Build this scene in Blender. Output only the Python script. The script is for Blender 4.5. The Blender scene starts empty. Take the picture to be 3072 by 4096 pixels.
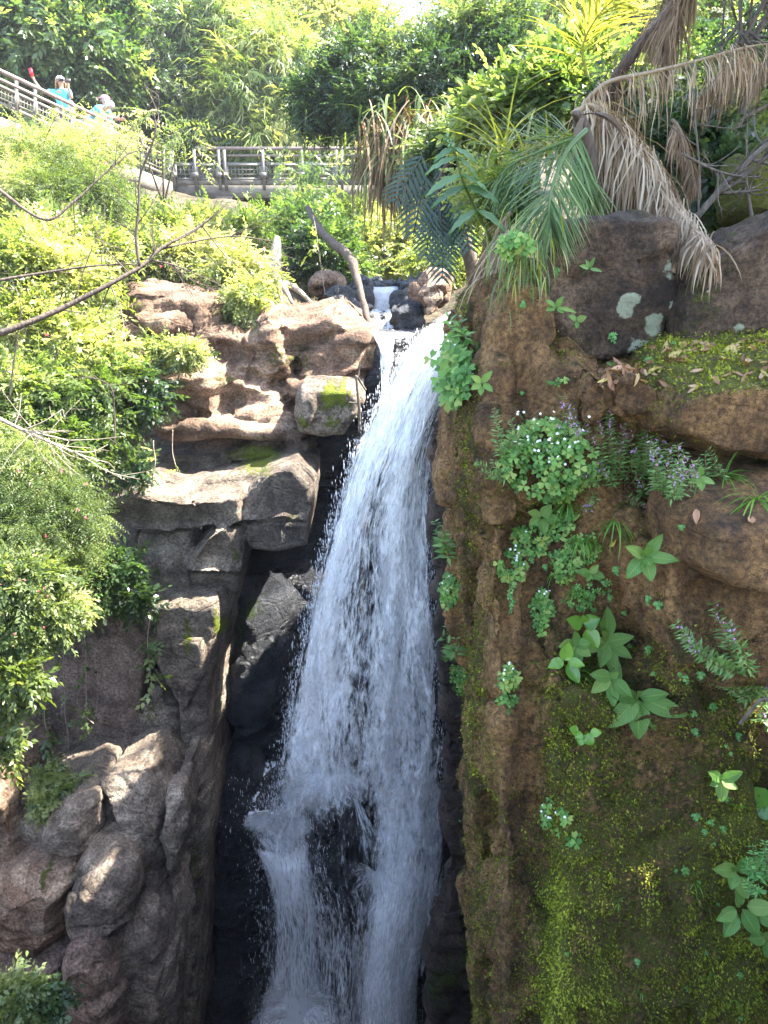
import bpy, bmesh, math, random
import numpy as np
from mathutils import Vector, Matrix
from mathutils.bvhtree import BVHTree

# ------------------------------------------------------------------ basics
SC = bpy.context.scene
COL = SC.collection
random.seed(11)
RNG = np.random.default_rng(11)
F = 3100.0
PITCH = math.radians(19.0)
CP, SP = math.cos(PITCH), math.sin(PITCH)
GP = {}

def ray(px, py):
    u = (px - 1536.0) / F
    v = (2048.0 - py) / F
    return Vector((u, CP + v * SP, -SP + v * CP))

def P(px, py, Y):
    d = ray(px, py)
    return d * (Y / d.y)

def rw(r, px, py, Y):                    # size of r photo pixels at that place, metres
    return r / F * Y / ray(px, py).y

def to_px(V):                            # (N,3) world -> photo pixels
    V = np.asarray(V)
    zc = V[:, 1] * CP - V[:, 2] * SP
    yc = V[:, 1] * SP + V[:, 2] * CP
    zc = np.maximum(zc, 1e-3)
    return 1536 + F * V[:, 0] / zc, 2048 - F * yc / zc

# ------------------------------------------------------------------ noise
def _h(ix, iy, iz, s):
    n = (ix.astype(np.uint32) * np.uint32(374761393) + iy.astype(np.uint32) * np.uint32(668265263)
         + iz.astype(np.uint32) * np.uint32(2147483647) + np.uint32((s * 1274126177) & 0xffffffff))
    n = (n ^ (n >> np.uint32(13))) * np.uint32(1274126177)
    n = (n ^ (n >> np.uint32(16))) * np.uint32(2246822519)
    n = n ^ (n >> np.uint32(15))
    return n.astype(np.float64) / 4294967295.0

def vnoise(p, s=0):
    p = np.asarray(p, dtype=np.float64)
    i = np.floor(p).astype(np.int64)
    f = p - i
    f = f * f * (3 - 2 * f)
    r = 0
    for a in (0, 1):
        wx = f[:, 0] if a else 1 - f[:, 0]
        for b in (0, 1):
            wy = f[:, 1] if b else 1 - f[:, 1]
            for c in (0, 1):
                wz = f[:, 2] if c else 1 - f[:, 2]
                r = r + wx * wy * wz * _h(i[:, 0] + a, i[:, 1] + b, i[:, 2] + c, s)
    return r

def fbm(p, o=4, s=0):
    p = np.asarray(p, dtype=np.float64)
    t, a, w = 0, 1.0, 0
    for k in range(o):
        t = t + a * (vnoise(p * (2.03 ** k) + 17.3 * k, s + k) - .5)
        w += a * .5
        a *= .5
    return t / w

# ------------------------------------------------------------------ objects
def tag(o, label=None, cat=None, group=None, kind=None):
    if label: o['label'] = label
    if cat: o['category'] = cat
    if group: o['group'] = group
    if kind: o['kind'] = kind
    return o

def thing(name, label, cat, loc=(0, 0, 0), group=None):
    o = bpy.data.objects.new(name, None)
    o.empty_display_size = .1
    COL.objects.link(o)
    o.location = loc
    return tag(o, label, cat, group)

def link(name, me, m=None, parent=None):
    o = bpy.data.objects.new(name, me)
    COL.objects.link(o)
    if m is not None:
        me.materials.clear()
        me.materials.append(m)
    if parent is not None:
        o.parent = parent
        # parts are modelled in world space; the thing's empty stands at its base
        o.matrix_parent_inverse = Matrix.Translation(-parent.location)
    return o

def mesh_np(name, V, faces, tint=None, uv=None, smooth=False, attrs=None):
    """V (N,3); faces: list of int arrays (M,k)"""
    me = bpy.data.meshes.new(name)
    V = np.asarray(V, dtype=np.float32)
    me.vertices.add(len(V))
    me.vertices.foreach_set('co', V.ravel())
    faces = [np.asarray(f, dtype=np.int32) for f in faces if len(f)]
    nl = sum(f.size for f in faces)
    npol = sum(len(f) for f in faces)
    me.loops.add(nl)
    me.polygons.add(npol)
    li = np.concatenate([f.ravel() for f in faces])
    tot = np.concatenate([np.full(len(f), f.shape[1], np.int32) for f in faces])
    st = np.concatenate([[0], np.cumsum(tot)[:-1]]).astype(np.int32)
    me.loops.foreach_set('vertex_index', li)
    me.polygons.foreach_set('loop_start', st)
    me.polygons.foreach_set('loop_total', tot)
    if smooth:
        me.polygons.foreach_set('use_smooth', np.ones(npol, bool))
    if tint is not None:
        a = me.attributes.new('tint', 'FLOAT', 'POINT')
        a.data.foreach_set('value', np.asarray(tint, np.float32))
    for k, val in (attrs or {}).items():
        a = me.attributes.new(k, 'FLOAT', 'POINT')
        a.data.foreach_set('value', np.asarray(val, np.float32))
    if uv is not None:
        l = me.uv_layers.new(name='UVMap')
        l.data.foreach_set('uv', np.asarray(uv, np.float32)[li].ravel())
    me.update(calc_edges=True)
    me.validate()
    return me

class MB:
    """collects pieces of ONE part"""
    def __init__(s):
        s.V, s.F3, s.F4, s.T, s.U, s.n = [], [], [], [], [], 0
    def add(s, V, F3=None, F4=None, t=.5, uv=None):
        V = np.asarray(V, dtype=np.float64).reshape(-1, 3)
        if F3 is not None and len(F3): s.F3.append(np.asarray(F3) + s.n)
        if F4 is not None and len(F4): s.F4.append(np.asarray(F4) + s.n)
        s.V.append(V)
        s.T.append(np.full(len(V), t) if np.isscalar(t) else np.asarray(t))
        s.U.append(np.zeros((len(V), 2)) if uv is None else np.asarray(uv))
        s.n += len(V)
    def box(s, a, b, t=.5):
        (x0, y0, z0), (x1, y1, z1) = a, b
        V = [(x, y, z) for x in (x0, x1) for y in (y0, y1) for z in (z0, z1)]
        s.add(V, F4=[(0, 1, 3, 2), (4, 6, 7, 5), (0, 4, 5, 1), (2, 3, 7, 6), (0, 2, 6, 4), (1, 5, 7, 3)], t=t)
    def bar(s, p, q, w, h, t=.5, up=(0, 0, 1)):
        p, q = Vector(p), Vector(q)
        d = (q - p).normalized()
        x = d.cross(Vector(up)).normalized()
        z = x.cross(d)
        V = [c + x * (a * w / 2) + z * (b * h / 2) for c in (p, q) for a in (-1, 1) for b in (-1, 1)]
        s.add([tuple(v) for v in V], F4=[(0, 1, 3, 2), (4, 6, 7, 5), (0, 4, 5, 1), (2, 3, 7, 6), (0, 2, 6, 4), (1, 5, 7, 3)], t=t)
    def tube(s, pts, rad, n=6, t=.5, cap=True):
        pts = np.array([tuple(p) for p in pts], dtype=np.float64)
        m = len(pts)
        rad = np.full(m, rad) if np.isscalar(rad) else np.asarray(rad, float)
        tg = np.gradient(pts, axis=0)
        tg /= np.linalg.norm(tg, axis=1)[:, None] + 1e-9
        ref = np.array([0, 0, 1.0]) if abs(tg[0][2]) < .9 else np.array([1.0, 0, 0])
        V = []
        x = np.cross(tg[0], ref)
        for i in range(m):
            x = x - tg[i] * np.dot(x, tg[i])
            x /= np.linalg.norm(x) + 1e-9
            y = np.cross(tg[i], x)
            a = np.arange(n) * 2 * math.pi / n
            V.append(pts[i] + rad[i] * (np.cos(a)[:, None] * x + np.sin(a)[:, None] * y))
        V = np.concatenate(V)
        i = np.arange(m - 1)[:, None] * n
        j = np.arange(n)[None, :]
        k = (j + 1) % n
        F4 = np.stack([i + j, i + k, i + n + k, i + n + j], -1).reshape(-1, 4)
        F3 = []
        if cap:
            V = np.concatenate([V, pts[:1], pts[-1:]])
            a, b = m * n, m * n + 1
            F3 = [(a, (q + 1) % n, q) for q in range(n)] + [(b, (m - 1) * n + q, (m - 1) * n + (q + 1) % n) for q in range(n)]
        s.add(V, F3=F3, F4=F4, t=t)
    def ball(s, c, r, n=8, m=6, t=.5):
        c = np.array(tuple(c)); r = np.array(r if hasattr(r, '__len__') else (r, r, r), float)
        th = np.linspace(0, math.pi, m + 1)
        ph = np.arange(n) * 2 * math.pi / n
        V = np.array([[math.sin(a) * math.cos(b), math.sin(a) * math.sin(b), math.cos(a)] for a in th for b in ph]) * r + c
        F4 = [(i * n + j, i * n + (j + 1) % n, (i + 1) * n + (j + 1) % n, (i + 1) * n + j) for i in range(m) for j in range(n)]
        s.add(V, F4=F4, t=t)
    def mesh(s, name, smooth=False, uv=False):
        return mesh_np(name, np.concatenate(s.V), [np.concatenate(x) for x in (s.F3, s.F4) if x], np.concatenate(s.T),
                       np.concatenate(s.U) if uv else None, smooth)
    def build(s, name, m, parent=None, smooth=False, uv=False):
        if not s.V: return None
        return link(name, s.mesh(name, smooth, uv), m, parent)

def curve(pts, n=24):
    """Catmull-Rom through points"""
    pts = [np.array(tuple(p), float) for p in pts]
    if len(pts) == 2:
        return np.array([pts[0] + (pts[1] - pts[0]) * k / (n - 1) for k in range(n)])
    q = [2 * pts[0] - pts[1]] + pts + [2 * pts[-1] - pts[-2]]
    out = []
    segs = len(pts) - 1
    for k in range(n):
        u = k / (n - 1) * segs
        i = min(int(u), segs - 1)
        f = u - i
        a, b, c, d = q[i:i + 4]
        out.append(.5 * ((2 * b) + (-a + c) * f + (2 * a - 5 * b + 4 * c - d) * f * f + (-a + 3 * b - 3 * c + d) * f ** 3))
    return np.array(out)

# ------------------------------------------------------------------ materials
def newmat(name):
    m = bpy.data.materials.new(name)
    m.use_nodes = True
    nt = m.node_tree
    nt.nodes.clear()
    out = nt.nodes.new('ShaderNodeOutputMaterial')
    def N(t, **k):
        n = nt.nodes.new(t)
        for a, b in k.items():
            if a == 'inp':
                for i, v in b.items():
                    if hasattr(v, 'is_output'): nt.links.new(v, n.inputs[i])
                    else: n.inputs[i].default_value = v
            else:
                setattr(n, a, b)
        return n
    return m, nt, out, N

def c4(c): return (c[0], c[1], c[2], 1)

def ramp(N, fac, stops):
    r = N('ShaderNodeValToRGB', inp={0: fac})
    e = r.color_ramp.elements
    while len(e) < len(stops): e.new(.5)
    for el, (p, c) in zip(e, stops):
        el.position = p
        el.color = c4(c) if hasattr(c, '__len__') else (c, c, c, 1)
    return r.outputs[0]

def mixc(N, f, a, b, mode='MIX'):
    n = N('ShaderNodeMix', data_type='RGBA', blend_type=mode)
    n.inputs[0].default_value = 0
    nt = n.id_data
    for i, v in ((0, f), (6, a), (7, b)):
        if hasattr(v, 'is_output'): nt.links.new(v, n.inputs[i])
        elif i == 0: n.inputs[0].default_value = v
        else: n.inputs[i].default_value = c4(v)
    return n.outputs[2]

def math_(N, op, a, b=0.0, c=None, clamp=False):
    n = N('ShaderNodeMath', operation=op, use_clamp=clamp)
    nt = n.id_data
    for i, v in enumerate((a, b, c)):
        if v is None: continue
        if hasattr(v, 'is_output'): nt.links.new(v, n.inputs[i])
        else: n.inputs[i].default_value = v
    return n.outputs[0]

def leafmat(name, cols, trans=.45, rough=.45, spec=.35, tcol=None, veins=False):
    m, nt, out, N = newmat(name)
    a = N('ShaderNodeAttribute', attribute_name='tint').outputs['Fac']
    c = ramp(N, a, [(i / (len(cols) - 1), k) for i, k in enumerate(cols)])
    bump = None
    if veins:
        uv = N('ShaderNodeUVMap')
        sx = N('ShaderNodeSeparateXYZ', inp={0: uv.outputs[0]})
        ax = math_(N, 'ABSOLUTE', sx.outputs[0])
        ph = math_(N, 'SUBTRACT', math_(N, 'MULTIPLY', sx.outputs[1], 9.0), math_(N, 'MULTIPLY', ax, 3.0))
        w = math_(N, 'PINGPONG', ph, .5)
        v1 = N('ShaderNodeMapRange', inp={0: w, 1: 0.0, 2: .1, 3: 1.0, 4: 0.0}).outputs[0]
        v2 = N('ShaderNodeMapRange', inp={0: ax, 1: .0, 2: .09, 3: 1.0, 4: 0.0}).outputs[0]
        v = math_(N, 'MAXIMUM', v1, v2)
        c = mixc(N, math_(N, 'MULTIPLY', v, .4), c, tuple(min(1, k * 1.9) for k in cols[-1]))
        nz = N('ShaderNodeTexNoise', inp={'Vector': uv.outputs[0], 'Scale': 14.0})
        h = math_(N, 'SUBTRACT', nz.outputs[0], math_(N, 'MULTIPLY', v, .8))
        bump = N('ShaderNodeBump', inp={'Strength': .5, 'Distance': .004, 'Height': h}).outputs[0]
    p = N('ShaderNodeBsdfPrincipled', inp={'Base Color': c, 'Roughness': rough, 'Specular IOR Level': spec})
    tc = mixc(N, 1.0, c, tcol or (1.0, 1.0, .35), 'MULTIPLY')
    tc = mixc(N, 1.0, tc, (1.9, 1.9, 1.9), 'MULTIPLY')
    t = N('ShaderNodeBsdfTranslucent', inp={'Color': tc})
    if bump is not None:
        nt.links.new(bump, p.inputs['Normal'])
    s = N('ShaderNodeMixShader', inp={0: trans, 1: p.outputs[0], 2: t.outputs[0]})
    nt.links.new(s.outputs[0], out.inputs[0])
    return m

def plain(name, c, rough=.6, metal=0.0, var=.15, scale=12.0, bump=.1, c2=None):
    m, nt, out, N = newmat(name)
    tc = N('ShaderNodeTexCoord')
    nz = N('ShaderNodeTexNoise', inp={'Vector': tc.outputs['Object'], 'Scale': scale, 'Detail': 6.0})
    lo = tuple(k * (1 - var) for k in c)
    hi = c2 or tuple(min(1, k * (1 + var)) for k in c)
    col = ramp(N, nz.outputs[0], [(.3, lo), (.7, hi)])
    b = N('ShaderNodeBump', inp={'Strength': bump, 'Distance': .02, 'Height': nz.outputs[0]})
    p = N('ShaderNodeBsdfPrincipled', inp={'Base Color': col, 'Roughness': rough, 'Metallic': metal, 'Normal': b.outputs[0]})
    nt.links.new(p.outputs[0], out.inputs[0])
    return m

def barkmat(name, c1, c2, rough=.85, stretch=6.0, scale=10.0):
    m, nt, out, N = newmat(name)
    a = N('ShaderNodeAttribute', attribute_name='tint').outputs['Fac']
    tc = N('ShaderNodeTexCoord')
    mp = N('ShaderNodeMapping', inp={0: tc.outputs['Object'], 3: (stretch, stretch, 1.2)})
    nz = N('ShaderNodeTexNoise', inp={'Vector': mp.outputs[0], 'Scale': scale, 'Detail': 6.0})
    f = math_(N, 'ADD', math_(N, 'MULTIPLY', nz.outputs[0], .7), math_(N, 'MULTIPLY', a, .3))
    col = ramp(N, f, [(.3, c1), (.68, c2)])
    b = N('ShaderNodeBump', inp={'Strength': .6, 'Distance': .02, 'Height': nz.outputs[0]})
    p = N('ShaderNodeBsdfPrincipled', inp={'Base Color': col, 'Roughness': rough, 'Normal': b.outputs[0]})
    nt.links.new(p.outputs[0], out.inputs[0])
    return m

def rockmat(name, stops, moss=((.03, .045, .008), (.16, .19, .02)), strata=1.0, sc=1.0, wet0=.0, lichen=None, streak=0.0, bump=.9, mossbias=0.0):
    """stops: colour ramp of the stone; attributes moss / wet are per-vertex masks"""
    m, nt, out, N = newmat(name)
    tc = N('ShaderNodeTexCoord').outputs['Object']
    geo = N('ShaderNodeNewGeometry')
    def noise(scale, vec=tc, det=7.0, r=.55, st=None, dist=0.0):
        if st is not None:
            vec = N('ShaderNodeMapping', inp={0: vec, 3: st}).outputs[0]
        return N('ShaderNodeTexNoise', inp={'Vector': vec, 'Scale': scale, 'Detail': det, 'Roughness': r, 'Distortion': dist}).outputs[0]
    big = noise(1.1 * sc, det=4.0)
    mid = noise(5.0 * sc)
    fine = noise(38.0 * sc, det=6.0, r=.65)
    grit = noise(170.0 * sc, det=3.0, r=.7)
    lay = noise(3.0 * sc, st=(.35, .35, 3.2), det=8.0, dist=.6)
    f = math_(N, 'ADD', math_(N, 'MULTIPLY', big, .5), math_(N, 'MULTIPLY', mid, .5))
    f = math_(N, 'ADD', math_(N, 'MULTIPLY', f, 1 - .45 * strata), math_(N, 'MULTIPLY', lay, .45 * strata))
    if streak:
        sk = noise(4.5 * sc, st=(2.2, 2.2, .22), det=6.0)
        f = math_(N, 'ADD', math_(N, 'MULTIPLY', f, 1 - streak), math_(N, 'MULTIPLY', sk, streak))
    f = math_(N, 'ADD', math_(N, 'MULTIPLY', math_(N, 'SUBTRACT', f, .5), 2.1), .5, clamp=True)
    col = ramp(N, f, stops)
    sp = ramp(N, fine, [(.36, .38), (.5, .95), (.66, 1.7)])
    col = mixc(N, .85, col, sp, 'MULTIPLY')
    sp2 = ramp(N, grit, [(.34, .42), (.6, 1.35)])
    col = mixc(N, .7, col, sp2, 'MULTIPLY')
    blot = ramp(N, noise(2.3 * sc, det=5.0, dist=1.0), [(.36, .5), (.5, 1.0), (.64, 1.25)])
    col = mixc(N, .8, col, blot, 'MULTIPLY')
    am = N('ShaderNodeAttribute', attribute_name='moss').outputs['Fac']
    aw = N('ShaderNodeAttribute', attribute_name='wet').outputs['Fac']
    if lichen:
        lv = noise(2.6 * sc, det=7.0, r=.6)
        al = N('ShaderNodeAttribute', attribute_name='lichen').outputs['Fac']
        lf = math_(N, 'ADD', math_(N, 'MULTIPLY', math_(N, 'SUBTRACT', noise(16.0, det=5.0), .5), 1.1), al)
        lf = N('ShaderNodeMapRange', inp={0: lf, 1: .47, 2: .56}).outputs[0]
        lc = mixc(N, fine, tuple(k * .55 for k in lichen), lichen)
        col = mixc(N, math_(N, 'MULTIPLY', lf, .92), col, lc)
    # moss
    mn = noise(22.0 * sc, det=6.0, r=.7)
    mb = noise(3.0 * sc, det=5.0)
    mm = math_(N, 'ADD', math_(N, 'MULTIPLY', math_(N, 'SUBTRACT', mn, .5), 1.7), math_(N, 'ADD', am, mossbias))
    mm = math_(N, 'ADD', mm, math_(N, 'MULTIPLY', math_(N, 'SUBTRACT', mb, .5), .9))
    mf = N('ShaderNodeMapRange', inp={0: mm, 1: .42, 2: .62}).outputs[0]
    mcol = ramp(N, math_(N, 'ADD', math_(N, 'MULTIPLY', fine, .55), math_(N, 'MULTIPLY', am, .42)), [(.28, moss[0]), (.78, moss[1])])
    mcol = mixc(N, .7, mcol, sp2, 'MULTIPLY')
    col = mixc(N, mf, col, mcol)
    # wetness darkens and glosses the stone itself
    wt = math_(N, 'ADD', aw, wet0, clamp=True)
    col = mixc(N, math_(N, 'MULTIPLY', wt, .72), col, mixc(N, 1.0, col, (.36, .38, .42), 'MULTIPLY'))
    rg = N('ShaderNodeMapRange', inp={0: wt, 1: 0.0, 2: 1.0, 3: .82, 4: .3}).outputs[0]
    rg = math_(N, 'ADD', rg, math_(N, 'MULTIPLY', mf, .2), clamp=True)
    ck = N('ShaderNodeTexVoronoi', feature='DISTANCE_TO_EDGE', inp={'Vector': N('ShaderNodeMapping', inp={0: mixc(N, .12, tc, N('ShaderNodeTexNoise', inp={'Vector': tc, 'Scale': 3.0}).outputs[1]), 3: (1, 1, 1.9)}).outputs[0], 'Scale': 1.5 * sc})
    ckh = N('ShaderNodeMapRange', inp={0: ck.outputs[0], 1: 0.0, 2: .03, 3: -.35, 4: 0.0}).outputs[0]
    h = math_(N, 'ADD', math_(N, 'MULTIPLY', mid, .7), math_(N, 'MULTIPLY', fine, .6))
    h = math_(N, 'ADD', h, math_(N, 'MULTIPLY', grit, .2))
    h = math_(N, 'ADD', h, math_(N, 'MULTIPLY', lay, .7 * strata))
    h = math_(N, 'ADD', h, math_(N, 'MULTIPLY', ckh, .5))
    h = math_(N, 'ADD', h, math_(N, 'MULTIPLY', math_(N, 'MULTIPLY', mf, mn), .5))
    b = N('ShaderNodeBump', inp={'Strength': bump, 'Distance': .09 / sc, 'Height': h})
    p = N('ShaderNodeBsdfPrincipled', inp={'Base Color': col, 'Roughness': rg, 'Normal': b.outputs[0], 'Specular IOR Level': .35})
    nt.links.new(p.outputs[0], out.inputs[0])
    return m

# ------------------------------------------------------------------ rocks
def block(bm, pts, Y, ext=(0, 1.2, 0), ch=.12, inner=.72):
    """a rough stone: outline traced in photo pixels at distance Y (each point may add its own offset), chamfered front, extruded back by ext"""
    ring = [P(p[0], p[1], Y + (p[2] if len(p) > 2 else 0)) for p in pts]
    c = sum(ring, Vector()) / len(ring)
    e = Vector(ext)
    ch = min(ch, .9 * max((v - c).length for v in ring))
    r0 = [bm.verts.new(c + (v - c) * inner) for v in ring]
    r1 = [bm.verts.new(v + Vector((0, ch, 0))) for v in ring]
    r2 = [bm.verts.new(c + (v - c) * .97 + e) for v in ring]
    fs = []
    n = len(ring)
    fs.append(bm.faces.new(r0))
    fs.append(bm.faces.new(r2[::-1]))
    for a, b in ((r0, r1), (r1, r2)):
        for i in range(n):
            j = (i + 1) % n
            fs.append(bm.faces.new((a[j], a[i], b[i], b[j])))
    bmesh.ops.triangulate(bm, faces=fs)

def boxr(bm, a, b):
    bmesh.ops.create_cube(bm, size=1, matrix=Matrix.Translation((Vector(a) + Vector(b)) / 2) @ Matrix.Diagonal((b[0] - a[0], b[1] - a[1], b[2] - a[2], 1)))

def spot_mask(V, spots):
    m = np.zeros(len(V))
    for (c, r, val) in spots:
        c = np.array(tuple(c))
        r = np.array(r if hasattr(r, '__len__') else (r, r, r), float)
        d = np.sqrt((((V - c) / r) ** 2).sum(1))
        m = np.maximum(m, val * np.clip(1.4 - d, 0, 1) ** .8)
    return m

def rockmesh(name, bm, voxel, smooth=3, disp=(.10, .05, .02), freq=1.0, strata=1.0, groove=0.0, seed=0, attr=None, layers=None, fract=None):
    me = bpy.data.meshes.new(name)
    bmesh.ops.recalc_face_normals(bm, faces=bm.faces)
    bm.to_mesh(me)
    bm.free()
    o = bpy.data.objects.new(name, me)
    COL.objects.link(o)
    md = o.modifiers.new('r', 'REMESH')
    md.mode = 'VOXEL'
    md.voxel_size = voxel
    dg = bpy.context.evaluated_depsgraph_get()
    dg.update()
    ev = o.evaluated_get(dg)
    m2 = bpy.data.meshes.new_from_object(ev)
    bpy.data.objects.remove(o)
    n = len(m2.vertices)
    V = np.empty(n * 3, np.float32)
    m2.vertices.foreach_get('co', V)
    V = V.reshape(-1, 3).astype(np.float64)
    E = np.empty(len(m2.edges) * 2, np.int32)
    m2.edges.foreach_get('vertices', E)
    E = E.reshape(-1, 2)
    deg = np.bincount(E.ravel(), minlength=n)[:, None]
    for _ in range(smooth):
        S = np.zeros_like(V)
        for k in range(3):
            S[:, k] = np.bincount(E[:, 0], V[E[:, 1], k], n) + np.bincount(E[:, 1], V[E[:, 0], k], n)
        V = V * .4 + .6 * S / np.maximum(deg, 1)
    m2.vertices.foreach_set('co', V.astype(np.float32).ravel())
    m2.update()
    nr = np.empty(n * 3, np.float32)
    m2.vertices.foreach_get('normal', nr)
    nr = nr.reshape(-1, 3)
    q = V * freq
    w = V + .12 * np.stack([fbm(q * 1.5, 2, seed + 31), fbm(q * 1.5, 2, seed + 32), fbm(q * 1.5, 2, seed + 33)], 1)
    d = disp[0] * fbm(q * .9, 3, seed + 1)
    if strata:
        ly = fbm(w * freq * np.array([.5, .5, 4.2]), 4, seed + 5)
        d += disp[1] * strata * np.sign(ly) * np.abs(ly) ** .7
        # thin bedding cracks
        g = np.abs(vnoise(w * freq * np.array([.35, .35, 5.0]), seed + 6) - .5)
        d -= disp[1] * .9 * strata * np.clip(1 - g / .04, 0, 1)
    if groove:
        gv = fbm(w * freq * np.array([4.5, 4.5, .45]), 4, seed + 9)
        d += groove * gv
    cr = np.abs(vnoise(w * freq * 1.4, seed + 12) - .5)
    d -= disp[1] * .7 * np.clip(1 - cr / .025, 0, 1)
    if layers:                                   # bedding: every layer stands a little in or out
        h, am, tilt = layers
        zz = V[:, 2] + tilt * V[:, 0] + .10 * fbm(V * .9, 3, seed + 40) + .5 * h * fbm(np.stack([0 * V[:, 0], 0 * V[:, 0], V[:, 2] * 1.7], 1), 2, seed + 41)
        b = zz / h
        i = np.floor(b); f = b - i
        xc = np.floor(V[:, 0] / 1.3 + 3 * _h(i.astype(np.int64), i.astype(np.int64) * 0, i.astype(np.int64) * 0, seed + 42))
        o = _h(i.astype(np.int64), xc.astype(np.int64), i.astype(np.int64) * 0, seed + 43) - .5
        d += am * 2 * o * np.clip(f / .12, 0, 1) * np.clip((1 - f) / .2, .3, 1)
        d -= am * .55 * np.clip(1 - f / .10, 0, 1)
    if fract:                                    # angular blocks split by joints
        size, am = fract
        R = np.array(Matrix.Rotation(.35, 3, 'Y') @ Matrix.Rotation(.5, 3, 'Z') @ Matrix.Rotation(.2, 3, 'X'))
        sz = np.array(size)
        q2 = (V @ R.T) / sz + .35 * np.stack([fbm(V * .9, 2, seed + 50 + k) for k in range(3)], 1)
        c = np.floor(q2).astype(np.int64); f = q2 - c
        o = _h(c[:, 0], c[:, 1], c[:, 2], seed + 53) - .5
        # a tilted face per block
        tl = (_h(c[:, 0], c[:, 1], c[:, 2], seed + 54) - .5) * (f[:, 0] - .5) + (_h(c[:, 0], c[:, 1], c[:, 2], seed + 55) - .5) * (f[:, 2] - .5)
        d += am * (1.6 * o + 1.6 * tl)
        mdist = (np.minimum(f, 1 - f) * sz).min(1)
        d -= np.clip(am * .5, 0, .04) * np.clip(1 - mdist / .03, 0, 1)
    d += disp[2] * fbm(q * 7, 4, seed + 20)
    V = V + nr * d[:, None]
    m2.vertices.foreach_set('co', V.astype(np.float32).ravel())
    m2.polygons.foreach_set('use_smooth', np.ones(len(m2.polygons), bool))
    m2.update()
    m2.vertices.foreach_get('normal', nr.reshape(-1))
    for k in ('moss', 'wet', 'lichen'):
        val = attr[k](V, nr) if attr and k in attr else np.zeros(n)
        a = m2.attributes.new(k, 'FLOAT', 'POINT')
        a.data.foreach_set('value', np.asarray(val, np.float32))
    m2.materials.clear()
    m2.name = name
    return m2
# ------------------------------------------------------------------ camera, light, sky
cam = bpy.data.cameras.new('camera')
cam.sensor_fit = 'VERTICAL'
cam.sensor_height = 24
cam.lens = 24 * F / 4096
cam.clip_end = 2000
cam.clip_start = .05
co = bpy.data.objects.new('camera', cam)
COL.objects.link(co)
co.rotation_euler = (math.radians(90) - PITCH, 0, 0)
SC.camera = co
SUN = Vector((.56, .09, .82)).normalized()
sl = bpy.data.lights.new('sun', 'SUN')
sl.energy = 4.8
sl.angle = math.radians(.53)
sl.color = (1, .95, .85)
so = bpy.data.objects.new('sun', sl)
COL.objects.link(so)
so.rotation_euler = SUN.to_track_quat('Z', 'Y').to_euler()
so.location = SUN * 60
w = bpy.data.worlds.new('World')
SC.world = w
w.use_nodes = True
nt = w.node_tree
sk = nt.nodes.new('ShaderNodeTexSky')
sk.sky_type = 'NISHITA'
sk.sun_disc = False
sk.sun_elevation = math.asin(SUN.z)
sk.sun_rotation = math.atan2(SUN.x, SUN.y)
sk.dust_density = 1.4
sk.ozone_density = .6
bg = nt.nodes['Background']
bg.inputs[1].default_value = .15
nt.links.new(sk.outputs[0], bg.inputs[0])
SC.view_settings.view_transform = 'Standard'
SC.view_settings.look = 'None'
SC.view_settings.exposure = 3.1
SC.view_settings.gamma = 1
SC.cycles.max_bounces = 12
SC.cycles.diffuse_bounces = 8
SC.cycles.transparent_max_bounces = 16
SC.cycles.use_denoising = True
SC.cycles.sample_clamp_indirect = 8

# ------------------------------------------------------------------ stone materials
M_sand = rockmat('weathered_sandstone', [(.25, (.085, .05, .034)), (.5, (.25, .155, .10)), (.75, (.45, .33, .23))], strata=.8, moss=((.05, .06, .006), (.20, .24, .02)))
M_grey = rockmat('grey_basalt', [(.25, (.072, .053, .040)), (.5, (.205, .158, .118)), (.75, (.39, .32, .245))], strata=.55, moss=((.05, .06, .006), (.20, .24, .02)))
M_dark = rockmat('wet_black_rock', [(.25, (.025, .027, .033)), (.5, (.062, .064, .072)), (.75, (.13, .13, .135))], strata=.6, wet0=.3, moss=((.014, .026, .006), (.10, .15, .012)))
M_red = rockmat('red_brown_slab', [(.25, (.10, .066, .05)), (.5, (.20, .138, .105)), (.75, (.30, .22, .175))], strata=.1, streak=.35, moss=((.03, .04, .008), (.14, .16, .02)))
M_earth = rockmat('earth_brown_rock', [(.22, (.05, .025, .010)), (.48, (.19, .096, .034)), (.78, (.33, .185, .070))], strata=.1, streak=.5, sc=1.5, moss=((.04, .035, .007), (.15, .15, .016)), bump=1.1)
M_bould = rockmat('dark_boulder_stone', [(.25, (.024, .014, .008)), (.5, (.085, .050, .028)), (.78, (.18, .115, .068))], strata=.35, sc=1.7, lichen=(.42, .44, .30), moss=((.03, .035, .006), (.17, .17, .02)))

# ------------------------------------------------------------------ terrain: one sheet with the gorge in it
def ss(a, b, x):
    t = np.clip((x - a) / (b - a), 0, 1)
    return t * t * (3 - 2 * t)

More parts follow.
